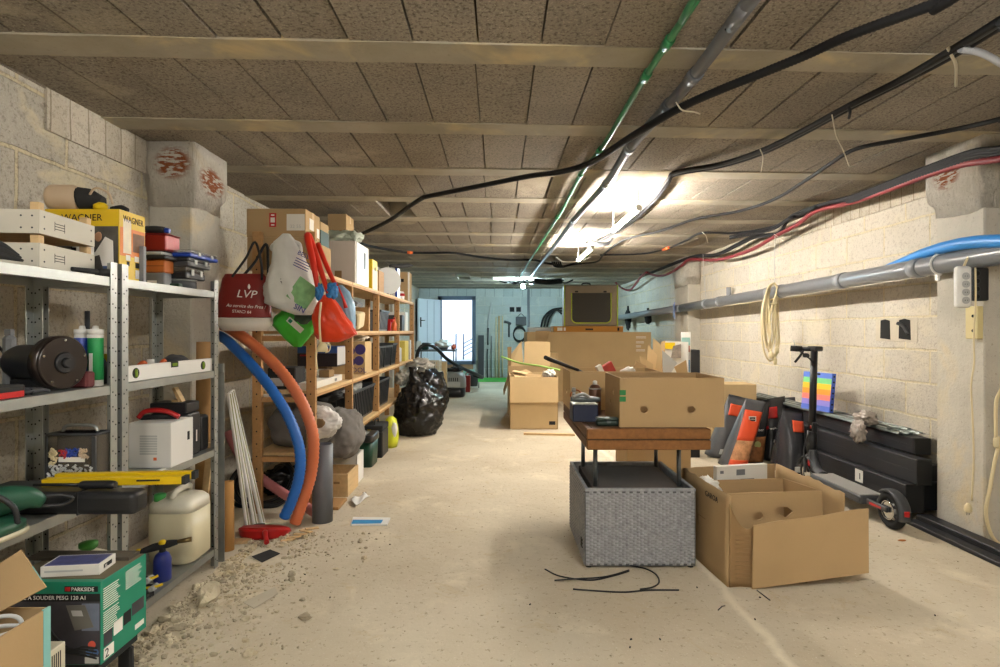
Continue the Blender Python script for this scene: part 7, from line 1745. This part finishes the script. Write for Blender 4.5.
# floor beam
t = Thing('floor_rail', 'long dark rail lying on the floor against the right pilaster', 'rail')
b = MB(M_beamd); b.bx(2.33, 2.48, -.5, 3.27, 0, .022, .003); b.bx(2.40, 2.48, -.5, 3.27, .0225, .05, .003); t.part('rail_body', b); b = MB(M_bcap); b.bx(2.395, 2.399, -.5, 3.27, .0225, .04); t.part('seal_strip', b); t.done()
# rainbow folder
t = Thing('rainbow_folder', 'rainbow coloured expanding folder leaning on the right wall', 'folder')
cols = ['#5f7fd8', '#7fd08a', '#f0c63a', '#f09a3a', '#e8817c', '#8f86d8', '#5a74d0']
Tf = TR(2.51, 4.10+.18, .485, -.42) 
pa_, pb_ = P(803, 408, 4.35), P(829, 411.5, 4.1)
za_, zb2 = .487, .487
def quadface(px): return px
y1_, y2_ = 4.52, 4.26
A_ = Vector(((801-CX)*y1_/F, y1_, .49)); B_ = Vector(((829-CX)*y2_/F, y2_, .49)); d = (B_-A_); d.z = 0; ang = math.atan2(d.y, d.x); L = d.length
hh = CH-(371-CY)*y1_/F-.49
Mf = Matrix.Translation(A_) @ Matrix.Rotation(ang, 4, 'Z') @ Matrix.Rotation(-.10, 4, 'X')
n_ = len(cols)
for k, c_ in enumerate(cols):
    b = MB(mat('rainbow_%d' % k, c_, .45, var=.03)); z1 = hh*(1-k/n_); z0 = hh*(1-(k+1)/n_)
    b.bx(0, L, 0, .035, z0+.0003, z1-.0003); b.xf(Mf); t.part('colour_band', b)
b = MB(mat('blue_edge', '#3d5cc0', .5)); b.bx(L+.0005, L+.004, 0, .035, .0, hh); b.use(M_ink)
for k in range(7): b.bx(L+.0045, L+.006, .010, .025, hh*(k+.3)/7, hh*(k+.6)/7)
b.xf(Mf); t.part('side_edge', b)
b = MB(M_ink); b.bx(L*.42, L*.60, -.001, -.0002, hh*.93, hh*.98); b.xf(Mf); t.part('handle_slot', b)
t.done()
# ---- e-scooter
M_sc = mat('scooter_black', '#222326', .4, .3, var=.05); M_scg = mat('scooter_dark_grey', '#3f4246', .45, .2, var=.05); M_tyre = mat('tyre_rubber', '#1a1a1a', .85, var=.1); M_deck = mat('deck_rubber_grey', '#8c8a86', .8, var=.06, bump=.1, bscale=80)
t = Thing('electric_scooter', 'black electric kick scooter standing beside the right wall', 'scooter')
Rr = Vector((2.19, 3.17, .105)); Fr = Vector((2.20, 4.02, .105)); R_ = .105
def wheel(c, nm):
    b = MB(M_tyre); pts = [c+Vector((0, (R_-.024)*math.cos(a*2*PI/28), (R_-.024)*math.sin(a*2*PI/28))) for a in range(29)]
    b.tube(pts, .024, seg=12, sub=1, cap=False); k = t.part('tyre', b)
    b = MB(M_lgrey); b.cyl(c+Vector((-.018, 0, 0)), c+Vector((.018, 0, 0)), .035, seg=24); b.use(M_chrome); b.cyl(c+Vector((-.022, 0, 0)), c+Vector((-.019, 0, 0)), .045, seg=24); b.use(M_scg)
    for a in range(5):
        an = a*2*PI/5; d_ = Vector((0, math.cos(an), math.sin(an))); b.box(c+d_*.058, (.022, .014, .05), Matrix.Rotation(an-PI/2, 3, 'X'))
    pts = [c+Vector((0, .075*math.cos(a*2*PI/24), .075*math.sin(a*2*PI/24))) for a in range(25)]; b.tube(pts, .010, seg=8, sub=1, cap=False)
    t.part('hub', b)
    b = MB(M_chrome); pts = [c+Vector((-.024, .05*math.cos(a*2*PI/24), .05*math.sin(a*2*PI/24))) for a in range(25)]; b.tube(pts, .004, seg=6, sub=1, cap=False); t.part('brake_disc', b)
wheel(Rr, 'rear'); wheel(Fr, 'front')
def fender(c, a0, a1, w=.034, r=R_+.012):
    b = MB(M_scg)
    def f(u, v): an = a0+(a1-a0)*u; s_ = (v-.5)*2; rr = r-.012*abs(s_)**3; return c+Vector((s_*w, rr*math.cos(an), rr*math.sin(an)))
    b.sheet(f, 18, 8, .003); return b
t.part('rear_fender', fender(Rr, 1.1*PI, .30*PI)); b = MB(M_red); b.box(Rr+Vector((-.0, -(R_+.014)*math.cos(.1), .012)), (.03, .008, .03), (0, 0, 0), .003); t.part('tail_light', b)
t.part('front_fender', fender(Fr, .1*PI, .85*PI))
b = MB(M_scg); b.bx(2.115, 2.265, 3.33, 3.86, .085, .135, .012, 3); b.tube([(2.19, 3.84, .11), (2.195, 3.92, .135), (2.20, 3.97, .20), (2.20, 3.985, .27)], [.045, .035, .028, .028], seg=14); b.bx(2.15, 2.168, 3.16, 3.36, .092, .122, .004); b.bx(2.212, 2.23, 3.16, 3.36, .092, .122, .004); t.part('frame', b)
b = MB(M_deck); b.bx(2.12, 2.26, 3.34, 3.85, .1355, .141, .002, 2); t.part('deck_mat', b)
b = MB(M_red); b.bx(2.149, 2.1498, 3.20, 3.30, .10, .112); t.part('red_stripe', b)
top = CH-(347-CY)*4.02/F
fx = (815-CX)*4.02/F
s0 = Vector((2.20, 4.0, .25)); s1 = Vector((fx, 4.03, top))
b = MB(M_sc); b.tube([Vector((2.20, 4.02, .12)), s0], [.020, .026], seg=14, sub=1); b.tube([s0, s0.lerp(s1, .2)], .032, seg=16, sub=1); b.tube([s0.lerp(s1, .2), s1+Vector((0, 0, -.02))], .0235, seg=16, sub=1); t.part('stem', b)
for s_ in (-1, 1):
    b = MB(M_scg); b.tube([(2.20+.035*s_, 4.02, .105), (2.20+.035*s_, 4.02, .20), (2.20+.015*s_, 4.01, .235)], .011, seg=8); t.part('fork_leg', b)
b = MB(M_sc); b.box(s0.lerp(s1, .24)+Vector((0, -.03, 0)), (.03, .03, .07), None, .005); t.part('folding_latch', b)
b = MB(M_red); b.tube([s0.lerp(s1, .23)+Vector((-.024, -.025, 0)), s0.lerp(s1, .23)+Vector((-.024, -.025, .02))], .006, seg=8); t.part('red_catch', b)
hd = Vector((-.86, .50, 0)).normalized()*1  # the bar is turned along the wall
b = MB(M_sc); b.box(s1+Vector((0, -.01, -.012)), (.055, .12, .035), None, .008); t.part('display_head', b)
b = MB(M_sc); b.tube([s1-hd*.02+Vector((0, 0, -.02)), s1+hd*.08+Vector((0, 0, -.015))], .0145, seg=12, sub=1); t.part('handlebar', b)
b = MB(M_tyre); b.tube([s1+hd*.075+Vector((0, 0, -.016)), s1+hd*.15+Vector((0, 0, -.012))], .021, seg=12, sub=1); t.part('grip', b)
b = MB(M_blackm); b.tube([s1+hd*.08+Vector((0, -.02, -.03)), s1+hd*.11+Vector((0, -.05, -.06)), s1+hd*.15+Vector((0, -.06, -.11))], .008, seg=8); t.part('brake_lever', b)
b = MB(M_blackm); b.lathe(s1+hd*.06+Vector((0, -.02, -.075)), [(.016, 0), (.022, .008), (.022, .02), (.010, .03), (0, .031)], 16); t.part('bell', b)
b = MB(M_lgrey); b.tube([s1+hd*.12, s1+hd*.13+Vector((0, 0, .05))], .004, seg=6, sub=1); t.part('lever_tip', b)
b = MB(M_red); b.cyl(s1+Vector((-.025, -.02, -.13)), s1+Vector((-.025, -.02, -.115)), .006, seg=8); t.part('cable_ring', b)
b = MB(M_blackm); b.tube([s1+hd*.10+Vector((0, -.02, -.03)), s1+Vector((-.04, -.03, -.09)), s1+Vector((-.025, -.02, -.13))], .006, seg=8); t.part('brake_cable', b); b = MB(M_blackm)
b.tube([s0.lerp(s1, .20)+Vector((-.03, -.02, 0)), (2.13, 3.97, .26), (2.135, 3.93, .16), (2.16, 3.88, .13)], .006, seg=8); t.part('brake_cable', b)
b = MB(M_scg); b.tube([(2.14, 3.55, .085), (2.08, 3.52, .012)], .009, seg=8, sub=1); b.box((2.078, 3.515, .006), (.03, .03, .012)); t.part('kickstand', b)
b = MB(M_red); b.bx(2.168, 2.172, 3.97, 3.99, .16, .20); t.part('side_reflector', b)
t.done()
# ---- charcoal bags
M_cb = mat('charcoal_bag', '#505154', .4, var=.15, scale=9, bump=.3, bscale=14); M_or = mat('bag_orange', '#d8512c', .5, var=.06); M_cbk = mat('bag_black_print', '#242426', .35, var=.1)
M_fire = mat('print_fire', '#c9805a', .5, var=.8, scale=22); M_food = mat('print_food', '#8a5a34', .5, var=.8, scale=26)
def cbag(pbl, pbr, ptl, ptr, Y, dep, lab, front=None, side=None, m=M_cb, lean=.10, seed=1):
    """pillow bag: front face corner pixels; leans back"""
    t = Thing('charcoal_bag', lab, 'bag', 'charcoal bags by the scooter')
    bl, br = P(*pbl, Y), P(*pbr, Y); tl, tr = P(*ptl, Y+lean), P(*ptr, Y+lean)
    bl.z = max(bl.z, .004); br.z = max(br.z, .004)
    def fr(u, v, off=0):
        p_ = (bl*(1-u)+br*u)*(1-v)+(tl*(1-u)+tr*u)*v
        th = dep*(1-v**2.2)*.5*(1-(2*u-1)**4*.6)
        n_ = noise.noise(Vector((u*3, v*4, seed)))*.012*(1-v*.5)
        return p_+Vector((0, -off*(th+n_), 0))
    b = MB(m); N1, N2 = 10, 16; rings = []
    for j in range(N2+1):
        v = j/N2; ring = [fr(i/N1, v, 1) for i in range(N1+1)]+[fr(i/N1, v, -1)+Vector((0, dep*.6*(1-v), 0)) for i in range(N1, -1, -1)]
        rings.append(ring)
    b.loft(rings, True, True); t.part('bag_body', b)
    for (u0, u1, v0, v1, mm, nm) in (front or []):
        b = MB(mm); b.sheet(lambda u, v: fr(u0+(u1-u0)*u, v0+(v1-v0)*v, 1)+Vector((0, -.006, 0)), 8, 8, .002); t.part(nm, b)
    t.fr = fr
    return t
def txt(t, s, u, v, size, m=M_inkw):
    p_ = t.fr(u, v, 1); b = MB(m); b.text(s, Matrix.Translation(p_+Vector((0, -.014, 0))), size, .0005); t.part('lettering', b)
Yb = 4.62
t = cbag((709, 456), (727, 462), (729, 394), (746, 398), 4.98, .14, 'grey charcoal bag leaning at far left of the charcoal bags', [(.2, .9, .68, .86, M_or, 'orange_panel'), (.3, .8, .06, .14, M_lgrey, 'white_print')], seed=1); t.done()
t = cbag((723, 474), (745, 476), (746, 398), (766, 402), 4.62, .14, 'charcoal bag with big orange label and white square', [(.08, .92, .40, .84, M_or, 'orange_panel'), (.08, .92, .12, .40, M_fire, 'fire_print'), (.08, .92, .01, .12, M_or, 'orange_foot')], seed=2)
b = MB(M_inkw); q = t.fr(.5, .72, 1)+Vector((0, -.012, 0)); b.box(q, (.06, .002, .045)); b.use(M_cbk); b.box(q+Vector((0, -.002, 0)), (.045, .002, .032)); b.use(M_inkw); b.text('weber', Matrix.Translation(q+Vector((-.021, -.004, -.004))), .017, .0003); t.part('brand_square', b); t.done()
t = cbag((739, 474), (762, 475), (752, 402), (770, 399), 4.79, .13, 'narrow black charcoal bag with food picture beside the orange labelled one', [(.1, .9, .02, .42, M_food, 'food_print')], m=M_cbk, seed=3)
b = MB(mat('lime_print', '#a8b070', .5)); q = t.fr(.5, .3, 1)+Vector((0, -.012, 0)); b.cyl(q, q+Vector((0, -.002, 0)), .028, seg=16); t.part('green_print', b)
txt(t, 'weber', .2, .52, .035); b = MB(M_red); q = t.fr(.92, .55, 1)+Vector((0, -.012, 0)); b.box(q, (.018, .002, .025)); t.part('red_square', b); t.done()
t = cbag((763, 473), (784, 474), (767, 399), (785, 396), 4.86, .13, 'black charcoal bag with white printed symbols in the middle', [(.05, .5, .68, .86, M_red, 'red_corner')], m=M_cbk, seed=4)
txt(t, 'weber', .1, .50, .035)
for i in range(2):
    for j in range(3): b = MB(M_inkw); q = t.fr(.3+.4*i, .12+.1*j, 1)+Vector((0, -.012, 0)); b.box(q, (.012, .002, .025), (0, .3, 0)); t.part('white_symbol', b)
t.done()
t = cbag((778, 462), (798, 464), (776, 398), (795, 397), 5.08, .12, 'charcoal bag with red corner behind the symbol printed one', [(.0, .45, .66, .84, M_red, 'red_corner')], seed=5); t.done()
t = cbag((779, 474), (801, 470), (783, 408), (803, 412), 4.42, .20, 'large shiny black charcoal bag right beside the scooter stem', [(.35, .95, .66, .84, M_or, 'orange_panel'), (.4, .75, .03, .12, M_lgrey, 'white_print')], m=mat('charcoal_bag_shiny', '#35363a', .25, var=.15, bump=.6, bscale=16), seed=6, lean=.05); t.done()
# ================================================================= CABLES AND PIPES UNDER THE CEILING
def PCz(px_, py_, z): Y = F*(z-CH)/(CY-py_); return Vector(((px_-CX)*Y/F, Y, z))
def run(name, pts, r, m, lab, cat='cable', seg=10, group=None, **kw):
    """pts (px, py, z)"""
    b = MB(m); q = [PCz(*p) for p in pts]
    if pts[0][0] > 940 and pts[0][0] > pts[1][0]:
        d = q[0]-q[1]; d.z = 0; d.normalize(); q = [q[0]+d*min(1.6, max(.05, (2.6-q[0].x)/max(d.x, .05)))]+q
    b.tube(q, r, seg=seg, **kw); return solo(name, b, lab, cat, group)
M_gpipe = mat('green_pipe', '#2f7a4e', .4, var=.05); M_cab = mat('cable_black', '#18191b', .65, var=.08, spec=.3); M_cabg = mat('cable_grey', '#3c3e41', .5, var=.08); M_redc = mat('red_conduit', '#7d2c30', .5, var=.06)
t = Thing('water_pipe', 'thin green pipe running down the ceiling', 'pipe')
gp = [(712, -30, 2.07), (696, 0, 2.07), (646, 76, 2.07), (602, 148, 2.07), (582, 172, 2.07), (562, 210, 2.065), (548, 232, 2.06), (526, 267, 2.055), (519, 279, 2.05)]
b = MB(M_gpipe); b.tube([Vector((.60, -1.55, 2.07))]+[PCz(*p) for p in gp], .0125, seg=14); t.part('pipe_wall', b)
for (a, c) in ((1, .5), (2, .0), (3, .1), (4, .05), (5, .3)):
    p_ = PCz(*gp[a]).lerp(PCz(*gp[a+1]), c); q_ = PCz(*gp[a]).lerp(PCz(*gp[a+1]), min(1, c+.0)) ; d_ = (PCz(*gp[a+1])-PCz(*gp[a])).normalized()
    b = MB(M_gpipe); b.cyl(p_-d_*.03, p_+d_*.03, .0175, seg=14); t.part('coupling', b)
t.done()
t = Thing('grey_pipe', 'grey plastic pipe running down the ceiling beside the green one', 'pipe')
qp = [(770, -25, 2.05), (746, 6, 2.05), (694, 76, 2.05), (668, 106, 2.05), (630, 148, 2.05), (606, 184, 2.05), (574, 220, 2.05), (550, 252, 2.045), (532, 275, 2.04)]
b = MB(M_pvcd); b.tube([Vector((.72, -1.55, 2.05))]+[PCz(*p) for p in qp], .0235, seg=16); t.part('pipe_wall', b)
for a in (2, 3, 4, 5, 6):
    p_ = PCz(*qp[a]); d_ = (PCz(*qp[a+1])-p_).normalized(); b = MB(M_pvc if a > 3 else M_pvcd); b.cyl(p_-d_*.03, p_+d_*.03, .028, seg=16); t.part('coupling', b)
t.done()
run('black_conduit', [(985, -22, 2.0), (944, 0, 2.01), (905, 15, 2.02), (848, 36, 2.02), (804, 56, 2.015), (760, 74, 2.0), (720, 90, 1.99), (680, 108, 1.985), (634, 135, 1.99), (590, 163, 2.01), (560, 172, 2.02), (530, 176, 2.03), (480, 186, 2.05), (430, 196, 2.07), (421, 199, 2.075), (410, 206, 2.06), (390, 220, 2.04), (366, 232, 2.02), (352, 237, 2.0)], .0165, M_cab, 'long black conduit sagging across the ceiling from right to left', seg=12, rib=.006)
for i, (off, r_, m_) in enumerate(((0, .012, M_cab), (1, .009, M_cabg), (2, .011, M_cab))):
    o = off*1.6
    run('overhead_cable', [(1040, -8+o*2, 1.98), (1000, 20+o*2.2, 1.99), (948, 52+o*2, 2.0), (900, 80+o, 2.01), (848, 106+o, 2.01), (800, 132+o, 2.02), (760, 151+o, 2.03), (720, 164+o*.8, 2.05), (676, 172+o*.8, 2.075), (668, 180+o, 2.06), (656, 196+o, 2.05), (644, 208+o, 2.06), (630, 222+o*.6, 2.07), (600, 240+o*.4, 2.07), (586, 243+o*.3, 2.07)], r_, m_, ('thick black cable of the bundle that crosses the upper right ceiling', 'thin grey cable of the bundle that crosses the upper right ceiling', 'lower black cable of the bundle that crosses the upper right ceiling')[i], group='cables crossing the upper right ceiling')
run('white_conduit', [(960, 49, 1.985), (975, 51, 1.98), (988, 56, 1.97), (1002, 64, 1.96), (1030, 78, 1.95)], .011, mat('pale_conduit', '#a9adb5', .4), 'pale grey conduit branching off at the upper right ceiling')
run('overhead_cable', [(1040, 105, 1.99), (1000, 119, 2.0), (952, 130, 2.03), (905, 139, 2.045), (856, 149, 2.06), (830, 164, 2.04), (808, 179, 2.04), (775, 199, 2.04), (740, 211, 2.05), (696, 219, 2.075), (660, 231, 2.06), (624, 240, 2.075), (604, 254, 2.07), (596, 262, 2.07), (570, 264, 2.07)], .011, M_cab, 'black cable crossing the right ceiling to below the strip lights')
run('overhead_cable', [(816, 207, 2.03), (790, 220, 2.05), (768, 228, 2.05), (735, 233, 2.06), (702, 233, 2.085), (685, 241, 2.07), (666, 249, 2.07), (640, 254, 2.08), (600, 255, 2.085)], .011, M_cab, 'black cable with orange tag under the right ceiling')
b = MB(M_orange); b.cyl(PCz(669, 247.5, 2.07), PCz(663, 249.8, 2.07), .016, seg=12); solo('cable_tag', b, 'orange tag on the black cable under right ceiling', 'tag')
M_bd = mat('bundle_black', '#151518', .7, var=.06)
for k in range(4):
    o = k*2.2
    pts = [(1050, 138+o, 2.44), (1000, 148+o*1.3, 2.43), (970, 152+o*1.2, 2.43), (925, 168+o, 2.44), (880, 186+o*.8, 2.46), (850, 197+o*.8, 2.48), (826, 203+o*.7, 2.49)]
    if k < 2: pts += [(800, 212+o, 2.50), (788, 219+o, 2.5), (778, 233+o*.5, 2.52), (754, 236+o, 2.54), (735, 245+o, 2.53), (716, 254+o*.7, 2.51), (690, 257+o*.7, 2.49), (654, 271+o*.5, 2.50), (640, 275, 2.6)]
    else: pts += [(800, 214+o*.4, 2.5), (790, 216+o*.4, 2.5), (770, 224+o, 2.5), (730, 232+o, 2.52)]
    b = MB(M_bd); P3 = []
    for (x_, y_, X_) in pts:
        q = PX(x_, y_, X_)
        if q.z > 2.06: q = PCz(x_, y_, 2.06-.012*k)
        P3.append(q)
    b.tube(P3, .013-.001*k, seg=8); solo('bundled_cable', b, ('topmost black cable of the bundle along the right wall top', 'second black cable of the bundle along the right wall top', 'third black cable of the bundle along the right wall top', 'lowest black cable of the bundle along the right wall top')[k], 'cable', 'cable bundle along the right wall top')
b = MB(M_redc); P3 = []
for (x_, y_, X_) in [(1050, 150, 2.40), (1000, 159, 2.42), (960, 165, 2.44), (920, 178, 2.45), (880, 193, 2.47), (850, 203, 2.49), (816, 211, 2.50), (798, 224, 2.5), (774, 237, 2.51), (757, 247, 2.52), (740, 254, 2.52), (716, 260, 2.50), (690, 259.5, 2.48), (682, 265, 2.48), (670, 273, 2.48), (660, 276, 2.50), (650, 274, 2.6), (646, 272.5, 2.6), (640, 278, 2.6), (630, 290, 2.6), (622, 288, 2.6), (616, 283, 2.6)]:
    q = PX(x_, y_, X_); 
    if q.z > 2.03: q = PCz(x_, y_, 2.02)
    P3.append(q)
b.tube(P3, .018, seg=10, rib=.012); solo('red_conduit', b, 'dark red conduit drooping along the top of the right wall', 'conduit')
run('back_cable', [(360, 243, 2.02), (370, 246, 2.03), (390, 250, 2.04), (409, 252.5, 2.05), (432, 253, 2.06), (454, 253, 2.06), (480, 257, 2.06), (510, 260, 2.06), (534, 260, 2.07), (545, 263, 2.07), (560, 265, 2.07)], .014, M_cab, 'black cable crossing the ceiling above the back door')
b = MB(M_orange); b.cyl(PCz(407, 252.3, 2.05), PCz(412.5, 252.7, 2.05), .019, seg=12); solo('cable_tag', b, 'orange tag on the black cable above pine shelving', 'tag')
# tangles near the cold bulb
b = MB(M_cab)
random.seed(21)
for k in range(6):
    x0_ = 500+k*9; b.tube([PCz(x0_, 281, 2.06), PCz(x0_+5, 283+random.uniform(-1, 2), 1.98), PCz(x0_+12, 281+random.uniform(-1, 2), 2.02), PCz(x0_+20, 283, 2.0), PCz(x0_+28, 280, 2.06)], .014, seg=6)
b.tube([PCz(534, 288.0-7, 2.0), PCz(548, 282, 1.98), PCz(562, 281, 2.0)], .05, seg=8)
solo('cable_tangle', b, 'tangle of black cables beside the cold bulb at the back', 'cables', kind=None)
b = MB(M_cab)
for k in range(5):
    q = PCz(552+2*k, 262, 2.07); b.tube([q, q+Vector((.05, .1, -.05)), q+Vector((.16, .0, -.07+.01*k)), q+Vector((.3, .05, -.02)), q+Vector((.32, .2, .0))], .012, seg=6)
b.use(M_white); q = PCz(556, 257, 2.06); b.tube([q, q+Vector((.1, .0, -.06)), q+Vector((.3, 0, -.05)), q+Vector((.45, 0, .0))], .008, seg=6)
solo('cable_tangle', b, 'tangle of black and white cables under the farther strip light', 'cables')
b = MB(M_cabg)
for k in range(3):
    q = PCz(588, 240+k, 2.05); b.tube([q, q+Vector((.1, .03*k, -.03)), q+Vector((.22, .05, -.02)), q+Vector((.26, .15*k, .02))], .012, seg=6)
solo('cable_tangle', b, 'knot of grey cables at the far end of the nearer strip light', 'cables')
# zip ties and loose wire ends
M_tie = mat('tie_pale', '#cfc8b4', .5)
def tie(pts, lab, r_=.0028): b = MB(M_tie); b.tube(pts, r_, seg=6); solo('cable_tie', b, lab, 'cable tie')
tie([PCz(832, 115, 2.0), PCz(836, 135, 1.985), PCz(843, 150, 1.98), PCz(849, 166, 1.98)], 'pale wire hanging from the cable bundle at upper right')
tie([PCz(948, 48, 2.0), PCz(952, 56, 1.99), PCz(956, 66, 1.985), PCz(956, 86, 1.98)], 'thick pale tie end hanging at the upper right corner', .005)
tie([PCz(676, 102, 1.99), PCz(682, 110, 1.96), PCz(694, 112, 1.96), PCz(700, 114, 1.96)], 'thin clear tie around the conduit and grey pipe')
tie([PCz(760, 149, 2.02), PCz(763, 158, 2.0), PCz(761, 172, 2.0)], 'pale tie end below the ceiling cables near the nearer strip light')
tie([PX(774, 234, 2.48), PX(782, 240, 2.44), PX(786, 245, 2.44)], 'thin tie around the red conduit on right wall')
b = MB(M_cab); b.tube([PCz(848, 106, 2.0), PCz(850, 112, 1.98), PCz(849, 118, 1.975)], .006, seg=6); solo('cable_tie', b, 'short black tie end below the upper right bundle', 'cable tie')
tie([PCz(702, 232, 2.07), PCz(706, 236, 2.02), PCz(708, 243, 2.0)], 'dark tie end under the orange tagged cable')
# pipes going down on the back wall
b = MB(M_pvc); b.cyl(P(528.5, 289, 13.42), P(528.5, 377, 13.42), .03, seg=12); solo('conduit_riser', b, 'thin grey pipe running down the back wall', 'pipe')
# ================================================================= RUBBLE AND LITTER
random.seed(99)
M_rub = conc_mat('rubble', '#cdc2a8', '#b8ac92', sc=20, bump=.5); M_rub2 = conc_mat('rubble_dark', '#988d78', '#ada28c', sc=20, bump=.5)
def rock(b, c, s, seed):
    r0 = bmesh.ops.create_icosphere(b.bm, subdivisions=1 if s < .012 else 2, radius=1); off = Vector((seed*1.3, seed*.7, 0)); sx = [random.uniform(.6, 1.3) for _ in range(3)]
    for v in r0['verts']:
        k = 1+noise.noise(v.co*1.3+off)*.6; v.co = Vector((v.co.x*sx[0]*s*k, v.co.y*sx[1]*s*k, v.co.z*sx[2]*s*k*.7))+Vector(c)
    b._fin(list({f for v in r0['verts'] for f in v.link_faces}), False)
b = MB(M_rub)
n = 0
while n < 2400:
    Y = random.uniform(1.75, 3.1); xl = -1.29; spread = random.expovariate(1/.13) if Y < 2.75 else random.expovariate(1/.2); X = xl+spread-.0
    if X > -.55 or (abs(X+1.13) < .09 and abs(Y-2.79) < .1): continue
    s = min(.022, .0025+random.expovariate(1/.0030))
    b.use(random.choice([M_rub, M_rub, M_rub2])); rock(b, (X, Y, s*.35), s, n); n += 1
for k in range(500):
    X = random.uniform(-1.25, 2.2); Y = random.uniform(1.75, 7); s = random.uniform(.0015, .0042); b.use(random.choice([M_rub, M_rub2, M_rub2])); rock(b, (X, Y, s*.4), s, k)
solo('floor_rubble', b, 'loose mortar rubble and grit on the floor by the steel shelving', 'rubble', kind='stuff')
for i, (px_, py_, s, lab) in enumerate(((209, 602, .062, 'largest lump of mortar on the floor before the steel shelving'), (153, 633, .024, 'pale stone lump near the green carton'), (219, 577, .02, 'grey lump near the foot of the far steel post'), (196, 588, .018, 'mortar lump just beyond the largest one'), (176, 622, .018, 'mortar lump nearest side of the rubble'), (200, 660, .016, 'mortar lump near the bottom edge'), (243, 596, .016, 'mortar lump at the outer rim of the rubble'), (236, 579, .015, 'small lump beside the paper sheet'))):
    b = MB(M_rub if i % 3 else M_rub); q = PZ(px_, py_, 0); rock(b, (q.x, q.y, s*.45), s, i+5); solo('mortar_lump', b, lab, 'rubble', 'mortar lumps by the steel shelving')
def litter(name, pxs, m, lab, cat='paper', t_=.002, z=.002):
    b = MB(m); b.quad([PZ(x_, y_, 0)+Vector((0, 0, z+.003*i)) for i, (x_, y_) in enumerate(pxs)], t_); return solo(name, b, lab, cat)
litter('paper_sheet', [(243, 603), (254, 610), (278, 596), (275, 590)], mat('dusty_paper', '#b9b09c', .8, var=.08), 'torn white paper on floor at the rubble edge')
b = MB(M_white); a = [PZ(350, 502, 0), PZ(356, 508, 0), PZ(370, 498, 0), PZ(364, 495.5, 0)]; b.sheet(lambda u, v: (a[0]*(1-u)+a[3]*u)*(1-v)+(a[1]*(1-u)+a[2]*u)*v+Vector((0, 0, .006+.012*math.sin(u*7)*math.sin(v*5+1)+.012)), 14, 6, .002); b.use(M_ink); b.box(PZ(363, 496, 0)+Vector((.0, .04, .008)), (.02, .015, .012)); solo('crumpled_wrapper', b, 'crumpled white wrapper on floor behind the blue packet', 'wrapper')
t = Thing('blue_packet', 'flat white and blue packet lying on the floor', 'packet'); b = MB(M_white); b.quad([PZ(350.5, 526, 0)+Vector((0, 0, .001)), PZ(387, 526, 0)+Vector((0, 0, .001)), PZ(390.5, 519, 0)+Vector((0, 0, .001)), PZ(353, 518.5, 0)+Vector((0, 0, .001))], .008); t.part('packet_body', b); b = MB(mat('packet_blue', '#2f8fc8', .4)); b.quad([PZ(351.5, 525.5, 0)+Vector((0, 0, .0092)), PZ(381, 525, 0)+Vector((0, 0, .0092)), PZ(383, 521.5, 0)+Vector((0, 0, .0092)), PZ(353, 521.5, 0)+Vector((0, 0, .0092))], .001); t.part('blue_print', b); t.done()
litter('wood_offcut', [(214, 546), (240, 549), (252, 541), (230, 539)], wood('pinkish_wood', '#b58a72'), 'flat pinkish wood offcut on floor under the dustpan', 'wood scrap', .012, .001) if False else None
b = MB(M_pinel)
for k in range(5):
    q = PZ(288+6*k, 541-2.2*k, 0); b.box((q.x, q.y, .006+.004*k), (.07, .03, .004), (random.uniform(-.1, .1), random.uniform(-.1, .1), random.uniform(-.6, .6)))
solo('wood_chips', b, 'pale splintered wood chips on floor before the grey pipe stub', 'wood chips', kind='stuff')
b = MB(M_pinel); q = PZ(231, 546, 0); b.box((q.x-.02, q.y+.04, .0065), (.20, .06, .012), (0, 0, .25)); solo('wood_offcut', b, 'flat wood offcut on floor left of the dustpan', 'wood scrap')
b = MB(M_blackm); b.quad([PZ(252, 558, 0)+Vector((0, 0, .006)), PZ(262, 563, 0)+Vector((0, 0, .002)), PZ(280, 555, 0)+Vector((0, 0, .006)), PZ(270, 551.5, 0)+Vector((0, 0, .008))], .003); solo('plastic_fragment', b, 'flat black rectangular scrap on floor just below the dustpan', 'plastic piece')
b = MB(mat('leaf_brown', '#a8662e', .7, var=.2)); q = PZ(902, 541, 0); b.blob((q.x, q.y, .004), (.022, .010, .004), amp=.3, sub=2); solo('dry_leaf', b, 'small brown flake on the floor near the scooter wheel', 'flake')
b = MB(M_ink); 
for (x_, y_) in ((697, 588), (630, 648), (631, 640), (760, 598), (330, 598), (305, 575), (390, 545), (530, 605), (935, 616), (755, 620), (660, 640)):
    q = PZ(x_, y_, 0); b.box((q.x, q.y, .003), (.008, .004, .004), (0, 0, random.uniform(0, 3)))
solo('black_crumbs', b, 'scattered little black crumbs on the middle of the floor', 'crumbs', kind='stuff')
b = MB(M_rod); b.tube([PZ(718, 611, 0)+Vector((0, 0, .003)), PZ(722, 608, 0)+Vector((0, 0, .006)), PZ(725, 606.5, 0)+Vector((0, 0, .003))], .002, seg=6); solo('wire_piece', b, 'tiny curved black wire on the floor below torn carton', 'wire')
